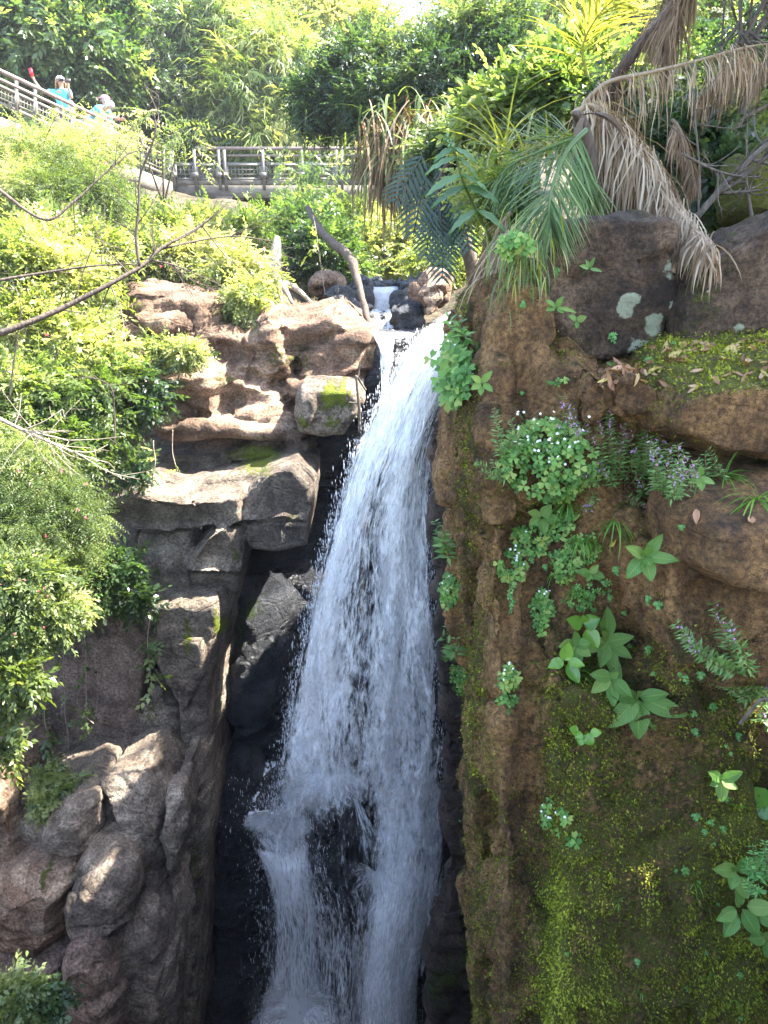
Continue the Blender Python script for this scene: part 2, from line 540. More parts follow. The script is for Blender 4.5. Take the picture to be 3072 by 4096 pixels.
def terrain_z(x, y):
    p = np.stack([x, y, np.zeros_like(x)], 1)
    cx = .15 + .02 * (y - 9) + .5 * np.sin(y * .23)
    bed = -1.75 + .07 * np.clip(y - 9, 0, 60)
    half = 1.0 + .05 * np.clip(y - 9, 0, 50)
    bank = ss(half * .5, half + 2.2, np.abs(x - cx))
    lft = np.where(x < cx, 1.0, 1.25)
    up = bed + bank * (.9 + .05 * np.clip(y - 9, 0, 40)) * lft + .12 * np.clip(np.abs(x - cx) - 3, 0, 60) ** .95
    up = up + np.clip(y - 34, 0, 300) * .10
    up = up + .35 * fbm(p * .5, 4, 3) + .8 * fbm(p * .12, 2, 5)
    # the gorge itself
    left = -3.4 - .10 * (y - 4)
    inside = (1 - ss(9.6, 10.2, y)) * ss(left - 1.6, left + .2, x) * (1 - ss(1.6, 2.2, x))
    low = -12.5
    hill = -4.6 + .35 * np.clip(-3 - x, 0, 12) + .22 * np.clip(y - 4, 0, 6)
    near_l = (1 - ss(8.5, 11, y)) * (1 - ss(left - 1.2, left, x))
    z = up * (1 - near_l) + (hill + .3 * fbm(p * .8, 3, 8)) * near_l
    z = z * (1 - inside) + low * inside
    r = ss(1.4, 2.0, x) * (1 - ss(8.5, 11, y))
    z = z * (1 - r) + (-.75 + .2 * np.clip(x - 2, 0, 30)) * r
    behind = 1 - ss(-1.0, .6, y)
    return z * (1 - behind) + behind * (-1.9 + .3 * fbm(p * .8, 3, 4))

def axis(a, b, fine_a, fine_b, d, grow=1.12):
    v = list(np.arange(fine_a, fine_b, d))
    s = d
    while v[-1] < b:
        s *= grow
        v.append(v[-1] + s)
    s = d
    while v[0] > a:
        s *= grow
        v.insert(0, v[0] - s)
    return np.array(v)

gx, gy = axis(-160, 160, -9, 6, .2), axis(-30, 260, -3, 30, .2)
X, Y_ = np.meshgrid(gx, gy)
Z = terrain_z(X.ravel(), Y_.ravel())
nx, ny = len(gx), len(gy)
idx = np.arange(nx * ny).reshape(ny, nx)
fq = np.stack([idx[:-1, :-1], idx[:-1, 1:], idx[1:, 1:], idx[1:, :-1]], -1).reshape(-1, 4)
M_ground = rockmat('leafy_ground', [(.3, (.03, .022, .012)), (.5, (.09, .065, .035)), (.7, (.19, .14, .08))], strata=0, moss=((.03, .05, .01), (.09, .13, .02)), mossbias=.35)
me = mesh_np('ground', np.stack([X.ravel(), Y_.ravel(), Z], 1), [fq], smooth=True)
tag(link('ground', me, M_ground), kind='structure')

# ------------------------------------------------------------------ left cliff
def c3(l, k=.926): return [(p[0] * k, p[1] * k + 1024) + tuple(p[2:]) for p in l]
def c5(l, k=.926): return [(p[0] * k, p[1] * k + 2048) + tuple(p[2:]) for p in l]
def c7(l, k=.926): return [(p[0] * k, p[1] * k + 3072) + tuple(p[2:]) for p in l]

def mask(spots, base=None):
    sp = [(P(x, y, Y), (rw(rx, x, y, Y), .8, rw(ry, x, y, Y)), v) for (x, y, Y, rx, ry, v) in spots]
    def f(V, nr):
        m = spot_mask(V, sp)
        if base is not None: m = np.maximum(m, base(V, nr))
        return m
    return f

BM_up, BM_lo, BM_in = bmesh.new(), bmesh.new(), bmesh.new()
bm = BM_up
UP = (0, 1.5, .0)
block(bm, c3([(380, 200), (520, 110), (700, 128), (830, 160), (925, 200), (930, 300), (840, 395), (660, 345), (560, 300), (420, 340)]), 8.6, UP, .25)
block(bm, c3([(560, 265), (780, 250), (795, 320), (700, 340), (620, 315)]), 8.35, UP, .1)
block(bm, c3([(440, 330), (560, 300), (640, 330), (690, 400), (560, 440), (440, 420)]), 8.4, UP, .15)
block(bm, c3([(530, 380), (700, 380), (860, 400), (960, 500), (1010, 600), (1000, 760), (860, 740), (700, 705), (590, 620), (470, 500)]), 8.05, (0, 1.8, 0), .4, .6)
block(bm, c3([(930, 500), (1010, 505), (1160, 560), (1265, 590), (1265, 715), (1110, 705), (1030, 680), (1000, 600)]), 8.2, UP, .3, .55)
block(bm, c3([(780, 270), (930, 300), (1030, 350), (1150, 440), (1190, 560), (1010, 530), (920, 490), (850, 390)]), 8.55, UP, .2)
block(bm, c3([(1040, 345), (1180, 320), (1260, 420), (1255, 530), (1150, 560), (1010, 500)]), 8.3, UP, .2)
block(bm, c3([(1080, 280), (1160, 240), (1210, 300), (1170, 370), (1090, 345)]), 8.3, UP, .1)
block(bm, c3([(1170, 270), (1300, 250), (1440, 205), (1540, 280), (1620, 325), (1632, 400), (1600, 560), (1560, 595), (1400, 575), (1280, 570), (1260, 440), (1180, 350)]), 8.5, (0, 1.6, 0), .35, .7)
block(bm, c3([(1240, 560), (1420, 560), (1440, 620), (1300, 640)]), 8.35, UP, .1)
block(bm, c3([(1000, 650), (1100, 660), (1265, 700), (1280, 760), (1140, 770), (1010, 740)]), 8.1, UP, .15)
block(bm, c3([(590, 640), (760, 700), (1000, 735), (1290, 760), (1290, 800), (1030, 795), (850, 795), (700, 795), (600, 740)]), 7.95, UP, .15)
block(bm, c3([(560, 780), (1200, 785), (1300, 810), (1300, 900), (950, 880), (800, 885), (640, 870), (540, 830)]), 8.4, UP, .1)
block(bm, c3([(640, 850), (800, 860), (960, 870), (980, 920), (760, 940), (640, 900)]), 8.1, UP, .15)
block(bm, c3([(950, 860), (1060, 830), (1200, 830), (1250, 870), (1200, 900), (1080, 910), (960, 900)]), 8.0, UP, .15)
block(bm, c3([(1250, 790), (1300, 770), (1340, 830), (1280, 910), (1210, 900)]), 7.9, UP, .1)
# mid ledge, sunlit top
bm = BM_lo
def cz(l): return [(p[0] * 1.613, p[1] * 1.613 + 1320) + tuple(p[2:]) for p in l]
HB = dict(ch=.035, inner=.97)
block(bm, cz([(250, 448, .2), (262, 436), (330, 412, -.05), (400, 428), (470, 436, -.1), (530, 426), (594, 412, .05), (599, 482, .1), (540, 494), (400, 500, .05), (300, 494, .1), (255, 480, .2)]), 7.0, (0, 1.7, .04), **HB)
block(bm, cz([(400, 400), (470, 382), (560, 372), (660, 350), (668, 420), (560, 440), (420, 440)]), 7.5, (0, 1.0, .02), .05, .95)
block(bm, cz([(602, 408, .1), (650, 362, .05), (724, 345), (770, 388, .1), (771, 440, .15), (764, 476, .1), (700, 462, -.08), (604, 478, .05)]), 7.12, (0, 1.5, 0), .05, .93)
block(bm, cz([(604, 492, .1), (690, 472, -.05), (762, 486, .05), (757, 532, .1), (692, 548, 0), (622, 541, .12)]), 7.15, (0, 1.5, 0), .04, .95)
block(bm, cz([(660, 350), (730, 330), (775, 372), (770, 400), (700, 390)]), 7.4, (0, 1.0, 0), .06, .9)
# faceted block under it
block(bm, cz([(388, 506, .1), (468, 502, .0), (476, 556, .05), (455, 606, -.02), (470, 664, .12), (388, 672, .12)]), 7.12, (0, 1.5, 0), **HB)
block(bm, cz([(470, 556, .1), (520, 514, -.12), (560, 494, .0), (598, 494, .1), (594, 600, .12), (580, 606, -.02), (500, 600, -.14), (462, 600, .02)]), 7.05, (0, 1.2, 0), .03, .97)
block(bm, cz([(462, 606, .1), (585, 606, .05), (588, 645, .15), (540, 652, .25), (470, 666, .3)]), 7.15, (0, 1.2, 0), .03, .97)
block(bm, cz([(345, 508, .1), (384, 508, .05), (380, 600, 0), (376, 690, .1), (352, 694, .1), (340, 600, .12)]), 7.22, UP, .03, .97)
block(bm, cz([(255, 500, .2), (340, 506), (338, 600), (345, 640), (300, 660), (230, 640, .1), (225, 540, .2)]), 7.45, UP, .05, .95)
block(bm, cz([(215, 640, .1), (330, 632), (372, 652), (376, 700), (340, 706), (220, 706)]), 7.2, (0, 1.0, 0), .04, .95)
block(bm, cz([(352, 700), (384, 696), (386, 800), (372, 850), (350, 760)]), 7.05, UP, .03, .97)
# lower column down to the bottom
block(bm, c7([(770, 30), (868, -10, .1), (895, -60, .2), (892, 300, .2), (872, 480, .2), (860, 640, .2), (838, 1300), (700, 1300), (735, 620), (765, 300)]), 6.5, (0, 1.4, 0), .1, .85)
# the dark inner wall of the gorge
bm = BM_in
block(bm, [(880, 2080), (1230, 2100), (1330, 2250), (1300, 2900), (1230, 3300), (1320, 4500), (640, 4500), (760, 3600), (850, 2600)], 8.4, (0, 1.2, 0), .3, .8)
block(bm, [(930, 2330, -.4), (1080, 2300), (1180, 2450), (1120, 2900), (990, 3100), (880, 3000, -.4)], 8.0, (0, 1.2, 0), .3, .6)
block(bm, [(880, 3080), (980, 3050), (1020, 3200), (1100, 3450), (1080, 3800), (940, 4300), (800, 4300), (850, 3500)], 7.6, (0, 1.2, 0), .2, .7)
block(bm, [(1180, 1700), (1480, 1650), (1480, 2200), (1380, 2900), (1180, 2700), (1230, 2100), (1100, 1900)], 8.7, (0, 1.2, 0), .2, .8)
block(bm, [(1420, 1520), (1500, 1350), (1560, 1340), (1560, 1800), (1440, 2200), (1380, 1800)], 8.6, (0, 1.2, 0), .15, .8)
# back wall behind the water
block(bm, [(1480, 1330), (1840, 1320), (1900, 1700), (1980, 4500), (1180, 4500), (1280, 2900), (1400, 2000)], 9.3, (0, 1.0, 0), .2, .85)
# far left foot
bm = BM_lo
block(bm, [(-300, 2450), (120, 2480), (165, 2560), (175, 3000), (120, 3250), (60, 3400), (-300, 3400)], 6.9, UP, .2, .85)
left_moss_and_sun_edge = mask([(900, 1290, 8.3, 40, 60, .55), (900, 1540, 8.1, 50, 60, .42), (1130, 1430, 8.2, 110, 80, .45), (1180, 1470, 8.2, 60, 60, .5), (1040, 1830, 7.9, 120, 45, .75), (920, 1840, 7.9, 60, 30, .5),
                  (960, 2470, 8.0, 50, 130, .62), (1010, 2400, 8.0, 60, 80, .55), (745, 2560, 6.8, 25, 120, .55), (868, 2560, 6.9, 14, 160, .8), (858, 2850, 6.9, 14, 160, .8), (845, 3150, 6.7, 14, 220, .8), (600, 2900, 6.9, 50, 90, .45), (870, 2900, 6.9, 25, 500, .5), (940, 2250, 7.1, 25, 110, .5),  # moss along the column edge also paints in its sunlit sliver
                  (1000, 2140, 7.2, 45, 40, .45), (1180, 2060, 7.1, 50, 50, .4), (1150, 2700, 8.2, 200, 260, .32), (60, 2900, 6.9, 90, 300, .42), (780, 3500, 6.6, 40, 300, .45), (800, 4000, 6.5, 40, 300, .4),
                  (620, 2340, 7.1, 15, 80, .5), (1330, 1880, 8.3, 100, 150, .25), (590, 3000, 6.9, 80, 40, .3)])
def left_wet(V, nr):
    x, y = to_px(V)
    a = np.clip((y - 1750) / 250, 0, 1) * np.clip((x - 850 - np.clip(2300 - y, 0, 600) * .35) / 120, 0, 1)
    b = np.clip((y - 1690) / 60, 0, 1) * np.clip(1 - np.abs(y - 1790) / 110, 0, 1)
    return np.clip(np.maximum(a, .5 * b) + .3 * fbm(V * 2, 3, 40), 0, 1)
M_ind = M_dark
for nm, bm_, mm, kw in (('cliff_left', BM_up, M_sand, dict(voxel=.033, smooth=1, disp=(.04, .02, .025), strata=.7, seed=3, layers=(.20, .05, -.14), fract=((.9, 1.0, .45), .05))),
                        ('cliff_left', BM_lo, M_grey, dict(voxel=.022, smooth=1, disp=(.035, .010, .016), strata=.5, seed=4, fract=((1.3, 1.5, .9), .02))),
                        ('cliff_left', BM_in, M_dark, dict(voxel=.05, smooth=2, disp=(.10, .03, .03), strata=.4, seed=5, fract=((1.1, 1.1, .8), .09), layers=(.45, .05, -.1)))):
    me = rockmesh(nm, bm_, kw.pop('voxel'), kw.pop('smooth'), kw.pop('disp'), 1.0, kw.pop('strata'), attr={'moss': left_moss_and_sun_edge, 'wet': left_wet}, **kw)
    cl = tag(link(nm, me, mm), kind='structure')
    if mm is M_sand:                       # the foot of the wall is greyer stone
        me.materials.append(M_grey)
        pv = np.empty(len(me.polygons) * 3, np.float32); me.polygons.foreach_get('center', pv); pv = pv.reshape(-1, 3)
        px_, py_ = to_px(pv)
        me.polygons.foreach_set('material_index', ((py_ + 60 * fbm(pv * 2.0, 3, 77)) > 1800).astype(np.int32))

def rock_thing(name, label, cat, blocks, m, voxel=.03, smooth=3, disp=(.06, .05, .02), freq=1.6, strata=.7, seed=1, attr=None, group=None, groove=0.0, layers=None, fract=None):
    bm = bmesh.new()
    for b in blocks: block(bm, *b)
    me = rockmesh(name, bm, voxel, smooth, disp, freq, strata, groove, seed, attr, layers, fract)
    o = link(name, me, m)
    return tag(o, label, cat, group)

ROCKS = []
ROCKS.append(rock_thing('rock_column', 'upright pale grey rock column with a mossy right edge painted bright as if sunlit', 'rock column', [
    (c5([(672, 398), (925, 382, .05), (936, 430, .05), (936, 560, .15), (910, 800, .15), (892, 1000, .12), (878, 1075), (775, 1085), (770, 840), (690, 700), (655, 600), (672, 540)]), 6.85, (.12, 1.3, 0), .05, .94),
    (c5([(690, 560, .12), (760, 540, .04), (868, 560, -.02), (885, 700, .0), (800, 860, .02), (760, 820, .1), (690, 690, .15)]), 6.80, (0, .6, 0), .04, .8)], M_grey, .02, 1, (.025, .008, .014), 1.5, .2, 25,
    {'moss': mask([(745, 2560, 6.8, 22, 110, .6), (868, 2560, 6.9, 12, 160, .9), (858, 2850, 6.9, 12, 160, .9), (700, 2420, 6.9, 60, 20, .3)])}, fract=((.7, .8, 1.0), .012)))  # right edge moss set bright: sun on the sliver put into the colour
ROCKS.append(rock_thing('boulder', 'dark broken rock wedged between the red brown slab and the column', 'boulder', [
    (c5([(600, 830), (660, 760), (770, 850), (780, 1060), (770, 1180), (620, 1180), (615, 960)]), 6.95, (0, 1.2, 0), .1, .85),
    (c5([(640, 420), (672, 420), (668, 560), (650, 640), (610, 520), (615, 440)]), 7.0, (0, 1.2, 0), .05)], M_grey, .03, 1, (.04, .03, .02), 1.5, .3, 26, {'moss': mask([(600, 2900, 6.9, 50, 90, .5)])}, fract=((.4, .5, .3), .06)))
# the red brown slab leaning on the wall
ROCKS.append(rock_thing('rock_slab', 'tall flat red brown rock slab below the flowering shrub', 'rock slab', [
    (c5([(168, 455), (380, 425), (545, 428), (600, 512), (637, 540), (622, 700), (600, 830), (632, 960), (615, 1130), (150, 1130), (110, 760)]), 6.95, (0, 1.0, 0), .03, .96)], M_red, .028, 1, (.03, .012, .02), 1.2, .1, 21,
    {'moss': mask([(580, 2900, 6.95, 45, 100, .5), (170, 2900, 6.95, 50, 300, .45), (420, 2450, 7, 150, 20, .3)])}))
ROCKS.append(rock_thing('mossy_rock', 'square dark rock streaked with bright moss beside the waterfall', 'rock', [
    (c3([(1268, 610), (1300, 565), (1370, 558), (1560, 578), (1575, 640), (1530, 710), (1480, 785), (1390, 792), (1290, 775), (1258, 690)]), 7.75, (0, 1.0, 0), .12, .8),
    (c3([(1280, 620), (1360, 570), (1380, 640), (1350, 780), (1290, 770)]), 7.7, (0, .6, 0), .12, .6),
    (c3([(1450, 600), (1560, 590), (1560, 640), (1500, 720), (1440, 700)]), 7.75, (.0, .6, 0), .1, .6)], M_grey, .026, 1, (.04, .03, .02), 1.5, .4, 23,
    {'moss': mask([(1320, 1590, 7.75, 40, 60, .8), (1370, 1580, 7.8, 20, 60, .8), (1300, 1640, 7.7, 40, 30, .5), (1330, 1690, 7.7, 45, 60, .55), (1210, 1690, 7.7, 25, 30, .6), (1400, 1590, 7.8, 12, 60, .6)])}))

# lower left outcrop, stone by stone
low = [
    ('knobbly pale rock with a hollow at the left end of the outcrop', [(110, 350), (160, 280), (290, 200), (372, 215), (385, 330), (390, 430), (330, 430), (240, 430), (120, 390)], 5.65, .25, .6, M_grey, 31, None),
    ('long ridged grey rock with a sunlit crest above the gorge', [(375, 150), (600, 95), (645, 150), (705, 230), (735, 480), (725, 700), (650, 640), (560, 470), (470, 350), (410, 190)], 5.8, .3, .55, M_grey, 32, [(600, 3400, 5.7, 60, 150, .15)]),
    ('narrow upright grey rock at the edge of the outcrop', [(700, 150), (765, 145), (780, 300), (760, 470), (720, 520), (690, 350)], 5.75, .15, .6, M_grey, 33, None),
    ('big rounded blue grey boulder in the middle of the outcrop', [(248, 640), (262, 590), (330, 520), (430, 500), (535, 530), (562, 620), (540, 705), (450, 790), (380, 825), (275, 790), (240, 710)], 5.25, .22, .62, M_grey, 34, None),
    ('rounded dark brown boulder at the bottom of the outcrop', [(195, 930), (240, 845), (330, 815), (405, 845), (455, 905), (485, 1000), (490, 1250), (250, 1250), (225, 1010)], 4.95, .25, .6, M_red, 35, None),
    ('grey slanting rock below the blue grey boulder', [(420, 850), (450, 790), (560, 700), (640, 720), (700, 800), (735, 900), (735, 1250), (480, 1250), (450, 950)], 5.3, .25, .6, M_grey, 36, None),
    ('ochre rock by the left edge under fallen leaves', [(-120, 640), (60, 540), (150, 495), (275, 520), (305, 570), (235, 650), (240, 780), (150, 900), (-120, 900)], 5.4, .3, .6, M_sand, 37, [(130, 3600, 5.3, 40, 120, .4)]),
    ('ochre cliff foot lit by the sun at the left edge', [(-160, 40), (25, 100), (70, 300), (85, 420), (20, 540), (-160, 600)], 5.9, .2, .7, M_sand, 38, [(40, 3300, 5.8, 30, 120, .35)]),
    ('small dark rock between the leafy clump and the brown boulder', [(-100, 900), (90, 890), (230, 930), (250, 1250), (-100, 1250)], 5.2, .2, .65, M_red, 39, None),
]
for lab, pts, Y, ch, inn, m, sd, ms in low:
    ROCKS.append(rock_thing('boulder', lab, 'boulder', [(c7(pts), Y, (0, 1.1, 0), ch, inn)], m, .028, 2, (.09, .03, .03), 1.5, .3, sd, {'moss': mask(ms)} if ms else None, fract=((.6, .7, .5), .035)))
# filling core of the outcrop
bm = bmesh.new()
block(bm, c7([(-150, 150), (380, 120), (720, 180), (770, 500), (760, 1300), (-150, 1300)]), 6.05, (0, 1.5, 0), .2, .8)
me = rockmesh('outcrop', bm, .05, 3, (.15, .06, .03), 1.3, .6, seed=45)
tag(link('outcrop', me, M_grey), kind='structure')

# rock in the fall and the ledge at its left
ROCKS.append(rock_thing('domed_rock', 'black domed rock veiled by the falling water', 'rock', [
    ([(1185, 3420), (1200, 3300), (1270, 3225), (1380, 3225), (1430, 3330), (1455, 3460), (1450, 4500), (1180, 4500)], 7.05, (0, 2.2, 0), .45, .5)], M_dark, .04, 4, (.1, .05, .02), 1.2, .4, 51, {'wet': lambda V, n: np.ones(len(V))}))
ROCKS.append(rock_thing('splash_ledge', 'dark pointed ledge covered by white splashing water', 'rock', [
    ([(935, 3260), (1090, 3180), (1250, 3190), (1260, 3420), (1180, 3520), (1080, 3500), (1010, 3400)], 7.5, (0, 1.2, 0), .1, .85),
    ([(1020, 3420), (1260, 3400), (1300, 4500), (1060, 4500)], 7.7, (0, 1.2, 0), .1, .85)], M_dark, .04, 3, (.08, .05, .02), 1.2, .4, 52, {'wet': lambda V, n: np.ones(len(V))}))

# ------------------------------------------------------------------ right cliff
bm = bmesh.new()
block(bm, [(1985, 1150, .25), (2050, 1065, .25), (2150, 1070, .3), (2190, 1400, .1), (2500, 1470), (2800, 1490), (3400, 1500), (3400, 4700), (2010, 4700), (1990, 3700), (1975, 3000), (1930, 2300), (1950, 1800)], 2.45, (.9, 2.2, 0), .35, .9)
block(bm, [(1835, 1310), (1930, 1180), (2060, 1040), (2250, 1100), (2300, 1500), (2250, 4700), (1925, 4700), (1890, 3600), (1878, 3000), (1832, 2400), (1818, 1900)], 3.3, (1.0, 2.6, 0), .4, .85)
block(bm, [(1850, 1340), (1940, 1160), (2060, 1030), (2210, 1000), (2240, 1420), (2200, 1900), (1860, 1900)], 2.98, (.8, 1.5, 0), .12, .92)
block(bm, [(2060, 1500), (2180, 1420), (2260, 1500), (2270, 1720), (2150, 1800), (2080, 1720)], 2.6, (.3, .8, 0), .1)
block(bm, [(2380, 1520), (2560, 1470), (2680, 1560), (2660, 1700), (2400, 1700)], 2.3, (.3, .6, 0), .15)
block(bm, [(2050, 2500), (2200, 2450), (2500, 2700), (2900, 2600), (3300, 2700), (3300, 4700), (2150, 4700), (2080, 3300)], 2.3, (.3, .8, 0), .35, .7)
block(bm, [(1900, 2100), (1990, 2050), (2060, 2400), (2080, 2800), (2020, 3000), (1930, 2900)], 2.75, (.3, .8, 0), .2, .5)
block(bm, [(2560, 2180), (2760, 2060), (3300, 2040), (3300, 2900), (2700, 2900), (2560, 2500)], 2.1, (.3, .9, 0), .3, .7)
def right_moss(V, nr):
    x, y = to_px(V)
    n1 = fbm(V * np.array([3, 3, 1.0]), 3, 90)
    n2 = fbm(V * np.array([9, 9, 1.2]), 3, 91)
    a = .17 + .16 * n1
    a = a + .10 * np.clip((y - 2300) / 600, 0, 1)
    low = np.clip((y - 2500) / 800, 0, 1) * np.clip((x - 2050) / 250, 0, 1)
    a = a + .30 * low
    strip = np.clip(1 - np.abs(x - 2290 - 60 * n1) / 230, 0, 1) * np.clip((y - 3300) / 350, 0, 1)
    a = a + .55 * strip * np.clip(.55 + 2.6 * n2, 0, 1.4)
    a = a + .24 * np.clip(1 - np.abs(x - 1860 - (y - 1300) * .02) / 70, 0, 1)
    a = a + .22 * np.clip(1 - np.hypot((x - 2350) / 450, (y - 2750) / 420), 0, 1)
    a = a - .35 * np.clip(1 - np.hypot((x - 2950) / 350, (y - 2300) / 220), 0, 1)
    a = a - .25 * np.clip(1 - np.hypot((x - 2080) / 130, (y - 2700) / 700), 0, 1)
    a = a + .35 * np.clip(nr[:, 2] - .35, 0, 1)
    return np.clip(a, 0, 1)
me = rockmesh('cliff_right', bm, .02, 3, (.10, .035, .042), 2.0, .3, .055, seed=60, attr={'moss': right_moss}, fract=((.5, .6, .75), .055))
cr = tag(link('cliff_right', me, M_earth), kind='structure')

# dark slab and foot of the right wall deeper in the gorge
bm = bmesh.new()
block(bm, [(1712, 1690), (1760, 1655), (1840, 1650), (1930, 1700), (1990, 4600), (1850, 4600), (1830, 3600), (1790, 3450), (1765, 2900), (1738, 2400), (1708, 2050)], 5.1, (.9, 1.8, 0), .12, .85)
block(bm, [(1700, 3780), (1760, 3560), (1800, 3480), (1880, 3560), (1960, 4600), (1690, 4600)], 5.0, (.6, 1.2, 0), .2, .7)
block(bm, [(1790, 1270), (1850, 1150), (1960, 1120), (2000, 1700), (1850, 1760)], 6.2, (1.2, 3, 0), .2, .8)
me = rockmesh('cliff_foot', bm, .035, 3, (.1, .07, .025), 1.5, .8, .02, seed=66, attr={
    'moss': mask([(1780, 3950, 5.0, 90, 220, .55), (1850, 3800, 5, 40, 300, .45), (1880, 3200, 5, 60, 400, .45), (1830, 2700, 5, 20, 500, .3)]),
    'wet': lambda V, nr: np.clip((to_px(V)[1] - 1600) / 500, 0, .5)})
tag(link('cliff_foot', me, rockmat('brown_wet_slab', [(.3, (.018, .013, .011)), (.5, (.05, .034, .026)), (.72, (.11, .075, .052))], strata=.6, wet0=.1, moss=((.015, .03, .006), (.10, .14, .012)))), kind='structure')

LICH = mask([(2495, 1220, 2.85, 50, 60, .72), (2605, 1300, 2.85, 50, 70, .72), (2550, 1390, 2.85, 66, 66, .72), (2670, 1080, 2.9, 60, 64, .72), (2630, 1200, 2.9, 14, 40, .5), (2695, 1220, 2.8, 15, 22, .6)])
ROCKS.append(rock_thing('lichen_boulder', 'big dark boulder with pale lichen blotches and a flat top', 'boulder', [
    ([(2150, 1080), (2170, 960), (2215, 905), (2420, 872), (2620, 862), (2690, 915), (2715, 1180), (2670, 1400), (2500, 1460), (2340, 1455), (2200, 1440), (2110, 1300)], 2.9, (.2, .9, 0), .06, .93),
    ([(2200, 905), (2420, 868), (2705, 872), (2722, 1180), (2680, 1400), (2300, 1440), (2180, 1200)], 2.82, (.25, .9, 0), .03, .96)], M_bould, .018, 1, (.03, .02, .02), 2.2, .5, 71, {'lichen': LICH, 'moss': lambda V, nr: np.clip(.12 + .3 * (nr[:, 2] - .3), 0, 1)}, fract=((.35, .5, .22), .022)))
LICH2 = mask([(3010, 1330, 2.65, 32, 48, .68), (2865, 1175, 2.7, 16, 16, .62)])
ROCKS.append(rock_thing('lichen_boulder', 'sloping olive boulder at the right edge with one oval lichen patch', 'boulder', [
    ([(2705, 1200), (2760, 1100), (2850, 1000), (3050, 890), (3400, 820), (3400, 1450), (2900, 1415), (2700, 1430), (2690, 1320)], 2.75, (.3, .9, 0), .15, .85)], M_bould, .02, 2, (.04, .02, .02), 2.2, .4, 72, {'lichen': LICH2, 'moss': lambda V, nr: np.clip(.36 + .25 * fbm(V * 3, 3, 4), 0, 1)}, fract=((.5, .5, .3), .02)))
ROCKS.append(rock_thing('mossy_boulder', 'green mossy boulder behind the dead branches at the right edge', 'boulder', [
    ([(2960, 860), (2975, 680), (3010, 600), (3400, 560), (3400, 920), (3050, 900)], 3.6, (.3, .9, 0), .25, .7)], M_bould, .03, 3, (.06, .025, .02), 2.0, .2, 73, {'moss': lambda V, nr: np.full(len(V), .72)}))
ROCKS.append(rock_thing('ledge_rock', 'rounded brown rock with a mossy top under the leaf litter', 'rock', [
    ([(2610, 1700), (2660, 1590), (2760, 1530), (2900, 1490), (3400, 1440), (3400, 1960), (2900, 1910), (2640, 1800)], 2.15, (.2, .9, .05), .3, .65)], M_earth, .02, 4, (.05, .02, .015), 2.2, .3, 74, {'moss': lambda V, nr: np.clip(.1 + .75 * np.clip(nr[:, 2] - .1, 0, 1), 0, 1)}))
ROCKS.append(rock_thing('ledge_rock', 'low brown rock with a damp dark top below the grass tufts', 'rock', [
    ([(2740, 2130), (2850, 2060), (3400, 2040), (3400, 2480), (2900, 2440), (2730, 2330)], 1.95, (.2, .8, .05), .3, .65)], M_earth, .02, 4, (.05, .02, .015), 2.2, .3, 75, {'moss': lambda V, nr: np.clip(.05 + .3 * np.clip(nr[:, 2] - .2, 0, 1), 0, 1)}))
# ground shelf that carries the boulders, the palms and the leaf litter
bm = bmesh.new()
boxr(bm, (.75, 2.6, -1.6), (4.5, 4.4, -.42))
boxr(bm, (.95, 3.2, -1.6), (4.5, 8.0, -.16))
me = rockmesh('shelf', bm, .05, 4, (.1, .03, .03), 1.5, .2, seed=78, attr={'moss': lambda V, nr: np.clip(.25 + .5 * fbm(V * 2, 3, 14), 0, 1)})
tag(link('shelf', me, M_earth), kind='structure')

# stream rocks above the lip
for k, (lab, pts, Y) in enumerate([
    ('pale angular rock beside the upper cascade', [(1660, 1190), (1690, 1140), (1740, 1105), (1800, 1100), (1790, 1180), (1760, 1240), (1700, 1290), (1690, 1230)], 9.5),
    ('dark layered boulder right of the upper cascade', [(1560, 1310), (1580, 1240), (1640, 1215), (1690, 1240), (1700, 1300), (1650, 1335), (1570, 1330)], 9.8),
    ('dark rock at the top right of the upper cascade', [(1590, 1180), (1600, 1130), (1650, 1110), (1710, 1120), (1700, 1200), (1660, 1225), (1590, 1220)], 11.2),
    ('dark wet rock at the foot of the leaning log', [(1420, 1300), (1430, 1260), (1480, 1240), (1500, 1300), (1470, 1320)], 9.7),
    ('long dark rock sloping down to the lip', [(1290, 1190), (1340, 1160), (1400, 1190), (1440, 1250), (1460, 1310), (1380, 1290), (1300, 1230)], 10.2),
    ('dark rock left of the upper cascade', [(1380, 1180), (1400, 1140), (1450, 1130), (1480, 1150), (1480, 1230), (1430, 1230)], 11.4),
    ('sunlit pale rock under the tree roots', [(1250, 1150), (1280, 1110), (1330, 1120), (1345, 1170), (1300, 1190)], 10.8),
    ('flat dark rock under the top of the cascade', [(1460, 1140), (1620, 1125), (1640, 1230), (1600, 1330), (1480, 1330), (1450, 1230)], 12.0)]):
    ROCKS.append(rock_thing('stream_rock', lab, 'rock', [(pts, Y, (0, 1.0, 0), .15, .7)], M_sand if k in (0, 6) else M_dark, .035, 1, (.08, .05, .03), 1.3, .8, 80 + k, fract=((.5, .5, .3), .10)))
